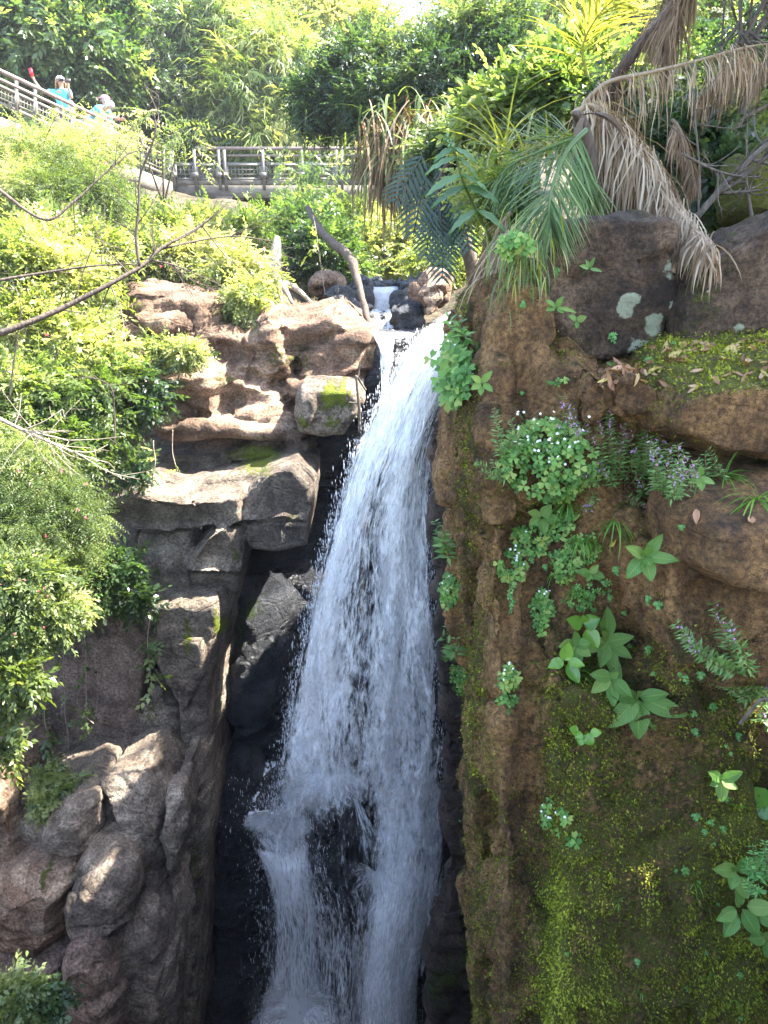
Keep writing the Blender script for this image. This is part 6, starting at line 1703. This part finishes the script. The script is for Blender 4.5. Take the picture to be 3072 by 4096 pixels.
def clover(label, px, py, rx, ry, n, size=.021, flowers=0, group=None, mat=None, lift=.05, name='clover_plant'):
    b, nb, g = base_frame(px, py)
    o = thing(name, label, 'clover plant', tuple(b), group)
    lf, st, fl = MB(), MB(), MB()
    for i in range(n):
        a, r = RNG.random() * 2 * math.pi, math.sqrt(RNG.random())
        h, nn = hit_near(px + rx * r * math.cos(a), py + ry * r * math.sin(a), px, py, b.y, max(.08, lift * 6))
        out_ = nn * .6 + Vector((0, -.35, .3))
        c = h + out_.normalized() * lift * (.25 + .9 * (1 - r * r) * RNG.random() + .1)
        up = norm(np.array(nn) * .8 + np.array([-.1, -.5, .55]) + .28 * RNG.normal(size=3))
        a0 = RNG.random() * 6.28
        x = norm(np.cross(up, [.3, .2, .9])); y = np.cross(up, x)
        tn = RNG.random() ** 1.4
        for k in range(3):
            aa = a0 + k * 2.0944
            d = x * math.cos(aa) + y * math.sin(aa) - up * .12
            V, Fq, t = place(HEART, np.array([tuple(c)]), d[None], np.array([size * (.7 + .5 * tn)]), roll=0, upv=up, tint=np.array([tn]))
            lf.add(V, F4=Fq, t=t)
        root = h + (b - h) * .25 - nn * .004
        st.tube([root, (root + c) / 2 + Vector((0, -.004, .006)), c], .0008, 3)
    for i in range(flowers):
        a, r = RNG.random() * 2 * math.pi, math.sqrt(RNG.random())
        h, nn = hit_near(px + rx * .8 * r * math.cos(a), py - ry * .45 + ry * .75 * r * math.sin(a), px, py, b.y, max(.08, lift * 6))
        c = h + (nn * .5 + Vector((0, -.5, .45))).normalized() * lift * (.8 + .6 * RNG.random())
        up = norm(np.array([0, -.7, .5]) + .4 * RNG.normal(size=3))
        x = norm(np.cross(up, [.3, .2, .9])); y = np.cross(up, x)
        D = np.stack([x * math.cos(k * 1.2566) + y * math.sin(k * 1.2566) + up * .35 for k in range(5)])
        V, Fq, t = place(T_leaf(1, .6, .0, -.1), np.repeat(np.array([tuple(c)]), 5, 0), D, np.full(5, .0062), roll=0, upv=up)
        fl.add(V, F3=Fq, t=t)
        st.tube([h, c], .0006, 3)
    lf.build('leaves', mat or L_oxal, o); st.build('stems', M_gstem, o); fl.build('blossoms', M_white, o)
    return o

def rosette(label, px, py, leaves, mat=None, name='broad_leaved_plant', group=None, stem=True, cat='broadleaf plant'):
    """leaves: (angle in the picture, length px, width px, tilt towards the viewer, start offset px)"""
    b, n, g = base_frame(px, py)
    o = thing(name, label, cat, tuple(b), group)
    top = b + n * .05 + Vector((0, -.02, .01))
    sc = (b.length) / F
    if stem:
        mb = MB(); mb.tube(curve([b - n * .01 + Vector((0, 0, -.02)), b + n * .02 + Vector((0, 0, -.008)), top], 6), .0022, 5); mb.build('stem', M_gstem, o)
    mb = MB()
    for (ang, L, W, tilt, off) in leaves:
        a = math.radians(ang)
        right, up, tow = np.array([1, 0, 0]), np.array([0, SP * .4, CP]), np.array([0, -CP, SP])
        d2 = right * math.cos(a) + up * math.sin(a)
        d = norm(d2 * math.cos(math.radians(tilt)) + tow * math.sin(math.radians(tilt)))
        nr = norm(tow * math.cos(math.radians(tilt)) - d2 * math.sin(math.radians(tilt)) + np.array([0, 0, .4]) + .12 * RNG.normal(size=3))
        st = np.array(tuple(top)) + d2 * off * sc + tow * .008 * RNG.random()
        leafgrid(mb, st, d, nr, L * sc * 1.12, W * sc * 1.1, .3 + .6 * RNG.random(), .30, .12, 6, 10)
    mb.build('leaves', mat or L_broad, o, True, True)
    return o

def sprig(label, stems, leafL=.03, leafW=.28, flowers=0, mat=None, group=None, name='flowering_herb', step=.012, cat='herb'):
    """stems: (px,py of foot, px,py of tip)"""
    b, n, g = base_frame(*stems[0][:2])
    o = thing(name, label, cat, tuple(b), group)
    st, lf, fl = MB(), MB(), MB()
    stems = list(stems) + [(a + 14 * RNG.normal(), b_ + 10 * RNG.normal(), c + 30 * RNG.normal(), d + 40 * RNG.random()) for a, b_, c, d in stems]
    for (x0, y0, x1, y1) in stems:
        p, nn, _ = base_frame(x0, y0)
        dep = p.y - .05 - .05 * RNG.random()
        e = P(x1, y1, dep)
        m_ = (p + e) / 2 + Vector((RNG.normal() * .01, -.03, 0))
        k = curve([p, m_, e], 24)
        L = np.linalg.norm(np.diff(k, axis=0), axis=1).sum()
        st.tube(k, np.linspace(.0016, .0007, 24), 4)
        cnt = max(4, int(L / step))
        for i in range(cnt):
            f = .15 + .85 * (i + .5) / cnt
            q = k[int(f * 23)]; t = norm(k[min(23, int(f * 23) + 1)] - k[int(f * 23) - 1])
            s = norm(np.cross(t, RNG.normal(size=3) if i % 2 else np.array([.2, 1, .1])))
            for sd in (-1, 1):
                d = s * sd + t * .45 + .15 * RNG.normal(size=3)
                V, Fq, tt = place(T_leaf(1, leafW, .1, .2), q[None], d[None], np.array([leafL * (1.15 - .55 * f) * (.75 + .5 * RNG.random())]), roll=.3, upv=(0, -.6, .8))
                lf.add(V, F3=Fq, t=tt)
        if flowers:
            for _ in range(flowers):
                f = .72 + .28 * RNG.random()
                q = k[int(f * 23)] + .006 * RNG.normal(size=3) + np.array([0, -.006, 0])
                D = norm(RNG.normal(size=(5, 3)) + np.array([0, -.5, .2]))
                V, Fq, tt = place(T_leaf(1, .7), np.repeat(q[None], 5, 0), D, np.full(5, .006), roll=.4)
                fl.add(V, F3=Fq, t=tt)
    st.build('stems', M_stem, o); lf.build('leaves', mat or L_lanc, o); fl.build('blossoms', M_lilac, o)
    return o

def tuft(label, px, py, n, L, W=.006, group=None, spread=1.0, g=1.6, mat=None, name='grass_tuft', up=.9):
    b, nn, gg = base_frame(px, py)
    o = thing(name, label, 'grass tuft', tuple(b), group)
    mb = MB()
    for i in range(n):
        a = RNG.random() * 6.28
        d = np.array([math.cos(a) * spread, -.45 + .5 * math.sin(a) * spread, up * (.3 + RNG.random())])
        blade(mb, b + nn * .004 + Vector((RNG.normal() * .006, 0, 0)), d, L * (.6 + .7 * RNG.random()), W, g * (.6 + .8 * RNG.random()), 7, RNG.random(), .3, None, .2)
    mb.build('blades', mat or L_gras, o)
    return o

clover('mixed clover filling the ledge below the herbs', *q6(760, 60), 90, 60, 60, .015, 2, lift=.06)
clover('clover and cress thicket right of the smaller clover clump', *q6(860, 160), 70, 60, 50, .013, 0, lift=.04)
clover('bright clover on the wall just above the shiny round leaves', *q6(830, 380), 60, 50, 34, .013, 0, lift=.03)
tuft('dense grass among the clover below the herbs', *q6(860, 110), 40, .09, .004, g=2.6, up=.5)
tuft('grass spilling down above the tall broad leaved plant', *q6(830, 330), 26, .07, .0035, g=2.8, up=.4)
# --- the big flowering clump on the ledge
x, y = q4(700, 880)
clover('big bright clover clump with white flowers on the middle of the brown wall', x, y, 185, 150, 360, .020, 46, lift=.11)
clover('smaller clover clump below the left end of the big flowering clump', *q6(640, 120), 75, 60, 60, .019, 6, lift=.05)
clover('clover with white buds hanging on the bare brown wall left of the rosettes', *q6(545, 235), 55, 65, 44, .019, 10, lift=.04)
clover('narrow trailing clover strand beneath the hanging clover', *q6(555, 360), 12, 80, 14, .012, 0, lift=.02, mat=L_seed)
clover('clover spilling down between the big clump and the glossy round leaves', *q6(680, 430), 48, 95, 60, .018, 4, lift=.04)
clover('isolated clover tuft with pink white buds on the bare brown wall', *q6(540, 720), 44, 48, 34, .018, 6, lift=.04)
clover('little clover just below the isolated tuft', *q6(530, 825), 36, 40, 20, .018, 0, lift=.03)
clover('lone clover with a spray of white flowers low on the mossy wall', *q8(740, 200), 50, 65, 16, .023, 10, lift=.05)
clover('single large clover leaf below the lone flowering clover', *q8(815, 310), 16, 20, 4, .03, 0, lift=.04)
clover('clover patch among the grass right of the trailing strand', *q6(790, 230), 60, 70, 50, .017, 0, lift=.04)
clover('tiny leaved green patch under the small four leaved plant', *q6(900, 330), 75, 60, 40, .010, 0, lift=.02, mat=L_seed)
clover('clover hanging on the dark slab by the waterfall, upper one', *q6(285, 340), 36, 66, 46, .026, 4, lift=.06)
clover('clover hanging on the dark slab by the waterfall, lowest one', *q6(330, 690), 38, 90, 70, .026, 4, lift=.06)
clover('dense clover curtain beside the top of the waterfall', 1842, 1500, 44, 130, 260, .036, 8, lift=.12)
clover('clover tucked under the palm frond on the cliff corner', 2060, 1010, 70, 60, 60, .02, 0, lift=.06)
clover('three clover leaves in the dark hollow of the upper wall', *q4(750, 545), 40, 10, 9, .012, 0, lift=.02)

rosette('six leaved rosette on the bare patch right of the clover clump', *q6(1150, 165), [(62, 95, 42, 25, 6), (150, 85, 40, 25, 6), (-2, 100, 44, 30, 8), (228, 90, 50, 20, 8), (282, 78, 52, 25, 8), (95, 60, 40, 55, 4), (-80, 50, 36, 60, 0)])
rosette('largest rosette with big toothed leaves in the middle of the wall', *q6(1095, 800), [(20, 90, 46, 30, 8), (165, 110, 52, 30, 8), (-20, 150, 62, 20, 14), (225, 130, 68, 15, 10), (272, 135, 72, 12, 10), (300, 120, 40, 5, 20), (110, 50, 34, 55, 4)])
rosette('tall broad leaved plant standing above the largest rosette', *q6(950, 600), [(95, 115, 56, 20, 20), (190, 125, 52, 20, 0), (20, 90, 44, 25, 0), (250, 85, 50, 35, 10), (282, 120, 46, 20, 10), (-35, 80, 40, 30, 20), (120, 70, 36, 50, 10), (-75, 110, 44, 25, 55)])
rosette('broad leaves just left of the largest rosette', *q6(930, 740), [(165, 85, 46, 30, 4), (215, 80, 46, 25, 8), (275, 95, 48, 20, 6), (-45, 85, 44, 25, 10), (60, 45, 28, 50, 0)])
rosette('medium plant with quilted leaves left of the tall one', *q6(765, 560), [(95, 70, 40, 35, 0), (180, 62, 46, 25, 0), (10, 50, 40, 25, 8), (280, 65, 44, 20, 8), (-35, 60, 40, 25, 6)])
rosette('shiny round bright leaves at the top of the leafy cluster', *q6(820, 470), [(150, 80, 50, 40, 10), (35, 60, 56, 30, 10), (-55, 75, 64, 20, 20), (95, 40, 40, 40, 14)], L_gloss)
rosette('dark glossy oval leaves at the left of the leafy cluster', *q6(735, 660), [(85, 70, 46, 20, 0), (200, 60, 40, 25, 10), (-60, 75, 48, 20, 20), (-15, 60, 34, 25, 10)], L_gloss)
rosette('small four leaved plant right of the clover patch', *q6(868, 235), [(60, 45, 26, 30, 2), (170, 50, 34, 25, 4), (-15, 46, 36, 20, 6), (240, 30, 22, 30, 2)])
rosette('string of small round leaves below the leafy cluster', *q6(860, 950), [(150, 36, 34, 25, 22), (200, 30, 30, 25, 0), (-40, 44, 40, 15, 8), (10, 36, 30, 25, 30), (-100, 34, 32, 20, 6)], L_gloss)
rosette('quilted plant with pale leaves at the lower right edge', *q8(1500, 400), [(165, 85, 44, 25, 4), (45, 85, 46, 25, 6), (95, 55, 40, 45, 0), (-70, 75, 46, 15, 20), (-110, 50, 36, 25, 10)])
rosette('green plant under the quilted one at the lower right edge', *q8(1540, 560), [(110, 80, 42, 25, 10), (200, 70, 40, 25, 20), (240, 75, 46, 20, 30), (-60, 90, 50, 20, 10), (10, 80, 46, 25, 20), (-25, 70, 44, 20, 60)])
rosette('lowest quilted plant at the right edge', *q8(1600, 670), [(170, 60, 40, 25, 4), (20, 60, 42, 25, 4), (80, 45, 34, 35, 4), (-75, 60, 44, 15, 10), (-65, 50, 36, 15, 90)])
rosette('large glossy leaved plant cut by the right edge', *q8(1650, 130), [(180, 150, 62, 20, 30), (215, 110, 66, 15, 30), (250, 110, 60, 15, 20), (120, 70, 40, 30, 10), (-40, 100, 60, 20, 0)], L_gloss)
rosette('pointed rosette above the large glossy plant', *q8(1395, 20), [(40, 70, 36, 30, 4), (140, 70, 34, 30, 4), (-85, 66, 42, 15, 6), (-25, 50, 30, 30, 4), (200, 40, 26, 30, 4)])
rosette('small leaf pair plant high on the left of the brown wall', *q4(462, 570), [(50, 52, 26, 30, 4), (150, 46, 26, 30, 4), (215, 40, 26, 20, 6), (-40, 44, 24, 20, 8), (-95, 34, 22, 20, 14)])
rosette('plantlet with quilted leaves on the face of the lichen boulder', *q4(700, 240), [(150, 44, 24, 30, 4), (60, 40, 20, 40, 4), (200, 36, 24, 25, 4), (-15, 66, 16, 20, 6), (-40, 30, 20, 25, 6)])
rosette('two leaves low on the face of the lichen boulder', *q4(808, 300), [(25, 34, 26, 25, 4), (150, 34, 26, 25, 4), (-90, 24, 16, 25, 4)])
rosette('small plant at the foot of the lichen blotch', *q4(975, 440), [(20, 30, 16, 25, 2), (155, 30, 16, 25, 2), (-90, 24, 16, 25, 2), (90, 20, 14, 35, 2)])
rosette('rosette between the purple flowered herbs and the grass tufts', *q4(1345, 1030), [(100, 46, 26, 35, 4), (200, 44, 24, 25, 4), (-20, 50, 26, 25, 4), (-80, 40, 30, 20, 4), (150, 40, 22, 30, 4)])
rosette('broad leaves under the front of the big clover clump', *q4(650, 1075), [(60, 56, 40, 30, 4), (160, 54, 36, 25, 6), (-10, 60, 36, 25, 6), (-80, 56, 44, 15, 8), (215, 50, 36, 20, 6)])
rosette('grey green broad leaf among the purple flowered herbs', *q4(1090, 860), [(60, 56, 40, 30, 4), (170, 44, 30, 30, 4), (-50, 50, 34, 25, 6)])
rosette('young plant with notched leaves on top of the dark rock', *q4(850, 60), [(70, 36, 14, 25, 4), (170, 34, 16, 25, 4), (-15, 40, 14, 25, 4), (120, 30, 14, 30, 4)], L_lanc)

def stems(lst, f): return [f(a, b) + f(c, d) for a, b, c, d in lst]
sprig('purple flowered herb at the left end of the big clump', stems([(520, 900, 475, 650), (540, 880, 545, 700), (560, 900, 600, 720), (520, 940, 410, 930), (540, 960, 470, 880)], q4), .026, .24, 0)
sprig('tall herb with purple tips rising behind the big clover clump', stems([(770, 800, 768, 600), (800, 820, 790, 690), (820, 830, 825, 720)], q4), .022, .24, 7)
sprig('leafy herb with purple flowers in the middle of the ledge', stems([(960, 980, 955, 640), (980, 1000, 985, 650), (1000, 1000, 1045, 680), (960, 1000, 930, 700), (1010, 1000, 1010, 780), (1040, 1010, 1060, 760)], q4), .024, .24, 5)
sprig('tallest herb with pink purple flowers on the ledge', stems([(1120, 1000, 1120, 540), (1140, 1000, 1185, 660), (1110, 1010, 1180, 510), (1150, 1000, 1210, 720)], q4), .028, .24, 7)
sprig('bushy herb with pink flowers at the right of the ledge', stems([(1160, 1030, 1155, 790), (1200, 1030, 1225, 830), (1220, 1040, 1270, 810), (1180, 1040, 1310, 860), (1240, 1050, 1290, 920), (1130, 1040, 1100, 960), (1200, 1060, 1350, 880)], q4), .026, .26, 6)
sprig('low herb hanging under the purple flowered herbs', stems([(880, 1000, 860, 1090), (900, 1000, 830, 920), (1000, 1010, 930, 880), (1040, 1030, 1130, 1080)], q4), .022, .26, 4)
sprig('slender leafy herb at the right of the grass tufts', stems([(1380, 960, 1350, 880), (1400, 950, 1400, 830), (1420, 960, 1440, 900)], q4), .022, .26, 0)
sprig('spreading herb with lilac flowers at the right edge, left half', stems([(1560, 760, 1330, 370), (1560, 740, 1420, 380), (1540, 720, 1250, 470), (1560, 700, 1280, 530), (1540, 760, 1290, 620), (1570, 720, 1480, 470)], q6), .034, .24, 6)
sprig('spreading herb with lilac flowers at the right edge, right half', stems([(1620, 800, 1600, 390), (1600, 780, 1520, 560), (1620, 780, 1640, 620), (1600, 800, 1480, 700), (1640, 820, 1560, 680), (1640, 860, 1655, 700), (1620, 900, 1640, 860)], q6), .034, .24, 6)
sprig('leafy sprig growing on the top of the dark slab by the waterfall', stems([(260, 150, 215, 30), (265, 160, 250, 60), (275, 180, 290, 120), (270, 200, 225, 110)], q6), .06, .3, 0, step=.03)
sprig('leafy sprig halfway down the dark slab by the waterfall', stems([(300, 620, 270, 490), (310, 620, 310, 540), (300, 640, 265, 590)], q6), .06, .3, 0, step=.03)
sprig('small yellow green sprig at the very lip of the waterfall', [(1845, 1350, 1790, 1255), (1850, 1350, 1810, 1275), (1855, 1355, 1835, 1300)], .05, .3, 0, L_gloss, step=.04)
sprig('small dark sprig by the bottom right edge of the lichen boulder', stems([(1290, 30, 1270, 60), (1300, 40, 1310, 10), (1310, 40, 1370, 30)], q4), .02, .3)
sprig('pale shoots at the lower right edge beside the quilted plants', [(3040, 3450, 3060, 3360), (3030, 3500, 2990, 3440), (3050, 3520, 3070, 3400), (3020, 3560, 2980, 3520)], .03, .26, 0, L_seed)

tuft('arching grass tuft right of the herbs on the ledge', *q4(1470, 960), 26, .10, .005)
tuft('yellow flowered grass tuft at the right edge of the ledge', *q4(1600, 1060), 26, .12, .006)
tuft('grass hanging from the ledge below the herbs', *q6(1000, 40), 22, .12, .005, g=3.2, up=.3)
tuft('long grass blade rising from the leafy cluster', *q6(1000, 540), 7, .15, .008, spread=.45, g=.8, up=1.5)
tuft('grass among the leaves left of the largest rosette', *q6(830, 690), 18, .10, .005, spread=1.2)
tuft('grass drooping below the big clover clump', *q4(800, 1060), 26, .11, .006, g=2.8, up=.5)
tuft('thin grass left of the dark glossy leaves', *q6(650, 650), 9, .06, .0035)
tuft('fine grass above the small four leaved plant', *q6(740, 260), 12, .07, .0035, g=2.5)
for xx, yy in ((1420, 890), (1510, 1000), (1610, 970), (1010, 580), (1100, 965), (1340, 500)):
    tuft('few curled thin blades sprouting alone from the moss', *q8(xx, yy), 4, .055, .004, group='curled grass sprouts on the moss', g=3.2, name='grass_sprout')

# seedlings scattered over the moss
spots = [q6(*p) for p in ((700, 235), (730, 180), (640, 205), (1150, 380), (1180, 395), (1200, 400), (1150, 595), (1165, 690), (1340, 870), (1420, 840), (1350, 945), (1540, 970), (1480, 1010), (1500, 1040), (960, 300), (980, 370), (1010, 250), (1040, 430), (1060, 580), (930, 270), (1280, 700), (1310, 715), (1370, 700), (905, 420), (880, 130), (1290, 60))]
spots += [q8(*p) for p in ((1350, 205), (1410, 225), (1465, 265), (1440, 580), (1260, 440), (1300, 440), (1395, 795), (1310, 945), (1100, 835), (790, 795), (1540, 895), (1540, 1070), (330, 225), (1425, 325), (1390, 280), (1480, 130), (1360, 490))]
spots += [q4(*p) for p in ((600, 590), (990, 350), (405, 895), (605, 215), (1150, 450), (1250, 380), (750, 70))]
proto = clover('tiny clover leaved seedling sprouting alone from the moss', *spots[0], 9, 9, 4, .011, 0, 'seedlings scattered over the mossy wall', L_seed, .015, 'seedling')
b0 = Vector(proto.location)
for i, (px, py) in enumerate(spots[1:]):
    p, n = hit(px, py)
    if abs(p.y - 2.6) < 1e-4: continue
    c = proto.copy(); COL.objects.link(c)
    c.location = p + n * .002
    s = .6 + .9 * RNG.random()
    c.scale = (s, s, s); c.rotation_euler = (.3 * RNG.normal(), .5 * RNG.normal(), .3 * RNG.normal())
    for ch in proto.children:
        d = ch.copy(); COL.objects.link(d); d.parent = c; d.matrix_parent_inverse = ch.matrix_parent_inverse.copy()

# fallen leaves
def fallen(label, px, py, L, W, group=None, t=None, flat=True):
    p, n = hit(px, py)
    mb = MB()
    a = RNG.random() * 6.28
    nn = norm(np.array(tuple(n)) + .35 * RNG.normal(size=3))
    x = norm(np.cross(nn, [math.cos(a), math.sin(a), .2]))
    leafgrid(mb, np.array(tuple(p)) + np.array(tuple(n)) * .006 - x * L / 2, x, nn, L, W, t if t is not None else RNG.random(), .35 * RNG.normal(), .25, 2, 5)
    o = mb.build('fallen_leaf', L_dead, None, True, True)
    return tag(o, label, 'fallen leaf', group)
k_ = 0
while k_ < 130:
    wx, wy_ = .72 + 1.1 * RNG.random(), 2.05 + .95 * RNG.random() ** .7
    h = TREE.ray_cast(Vector((wx, wy_, .25)), Vector((0, 0, -1)))
    if h[0] is None or h[0].z > -.22 or h[0].z < -.62 or h[1].z < .45: continue
    qx, qy = to_px(np.array([tuple(h[0])]))
    if not (2330 < qx[0] < 3150 and 1370 < qy[0] < 1560): k_ += .2; continue
    fallen('dry fallen leaf lying in the litter along the mossy ledge', qx[0], qy[0], .022 + .026 * RNG.random(), .011 + .010 * RNG.random(), 'fallen leaves on the mossy ledge')
    k_ += 1
for (lab, x, y, L, W, t) in [('lone tan leaf lying on the mossy rounded rock', 2775, 1565, .035, .012, .5), ('curled brown leaf at the left end of the ledge litter', 2420, 1470, .03, .016, .35), ('yellow leaf hanging below the herbs on the ledge', 2455, 2170, .05, .014, 1.0),
                             ('brown leaf on the low rock below the grass tufts', 2790, 2070, .05, .02, .35), ('pink brown leaf at the right edge of the low rock', 3005, 2085, .04, .02, .4), ('yellow leaf among the lilac flowered herb', 2890, 2750, .025, .012, 1.0), ('orange leaf on the dark slab by the waterfall', 1795, 2675, .08, .04, .4)]:
    fallen(lab, x, y, L, W, None, t)

# moss tufts standing off the rock: nobody could count them
def moss_tufts():
    out = MB()
    for o, mult in ((bpy.data.objects['cliff_right'], 1.0), (next(k for k in NEAR if k.get('label', '').startswith('rounded brown rock')), 1.0)):
        me = o.data
        nf = len(me.polygons)
        c = np.empty(nf * 3, np.float32); me.polygons.foreach_get('center', c); c = c.reshape(-1, 3).astype(float)
        nr = np.empty(nf * 3, np.float32); me.polygons.foreach_get('normal', nr); nr = nr.reshape(-1, 3).astype(float)
        ar = np.empty(nf, np.float32); me.polygons.foreach_get('area', ar)
        a = np.empty(len(me.vertices), np.float32); me.attributes['moss'].data.foreach_get('value', a)
        vi = np.empty(len(me.loops), np.int32); me.loops.foreach_get('vertex_index', vi)
        ls = np.empty(nf, np.int32); me.polygons.foreach_get('loop_start', ls)
        mo = a[vi[ls]] + .35 * fbm(c * np.array([14, 14, 6]), 3, 5) + .25 * fbm(c * np.array([40, 40, 10]), 2, 6)
        x, y = to_px(c)
        vis = (x > 1780) & (x < 3250) & (y < 4300) & (c[:, 1] < 4.2) & ((nr * -norm(c)).sum(1) > -.1)
        wgt = ar * np.clip(mo - .03, 0, .5) ** 1.3 * vis / (c[:, 1] ** 1.5)
        n = int(260000 * mult) if mult == 1.0 and o.name == 'cliff_right' else 9000
        pk = RNG.choice(nf, n, p=wgt / wgt.sum())
        C = c[pk] + RNG.normal(size=(n, 3)) * .009
        C = C - nr[pk] * (RNG.normal(size=(n, 3)) * .009 * nr[pk]).sum(1)[:, None] * 0
        D = nr[pk] * .8 + .5 * RNG.normal(size=(n, 3)) + np.array([0, -.1, -.35])
        S = (.0035 + .0055 * RNG.random(n) ** 2) * (.9 + .9 * np.clip(mo[pk] - .45, 0, .5)) * (.7 + .25 * c[pk][:, 1])
        V, Fq, t = place((np.array([(0, -.28, 0), (0, .28, 0), (.6, .22, .1), (1, 0, -.1), (.6, -.22, .1)]), np.array([(0, 1, 2), (0, 2, 4), (4, 2, 3)])), C, D, S, tint=np.clip(.08 + .95 * (mo[pk] - .05) + .15 * RNG.normal(size=n), 0, 1))
        out.add(V, F3=Fq, t=t)
    return out
o = moss_tufts().build('moss', leafmat('moss_tufts', [(.030, .020, .007), (.070, .055, .010), (.105, .115, .013), (.165, .185, .018), (.28, .30, .035)], .2, .8, .1))
tag(o, kind='stuff')

# thin valley air
bm = bmesh.new()
boxr(bm, (-175, -38, -14.0), (175, 275, 46))
me = bpy.data.meshes.new('haze'); bm.to_mesh(me); bm.free()
m, nt, out, N = newmat('haze')
pv_ = N('ShaderNodeVolumePrincipled', inp={'Color': (.95, .97, 1, 1), 'Density': .0007, 'Anisotropy': .3})
nt.links.new(pv_.outputs[0], out.inputs['Volume'])
tag(link('haze', me, m), kind='stuff')
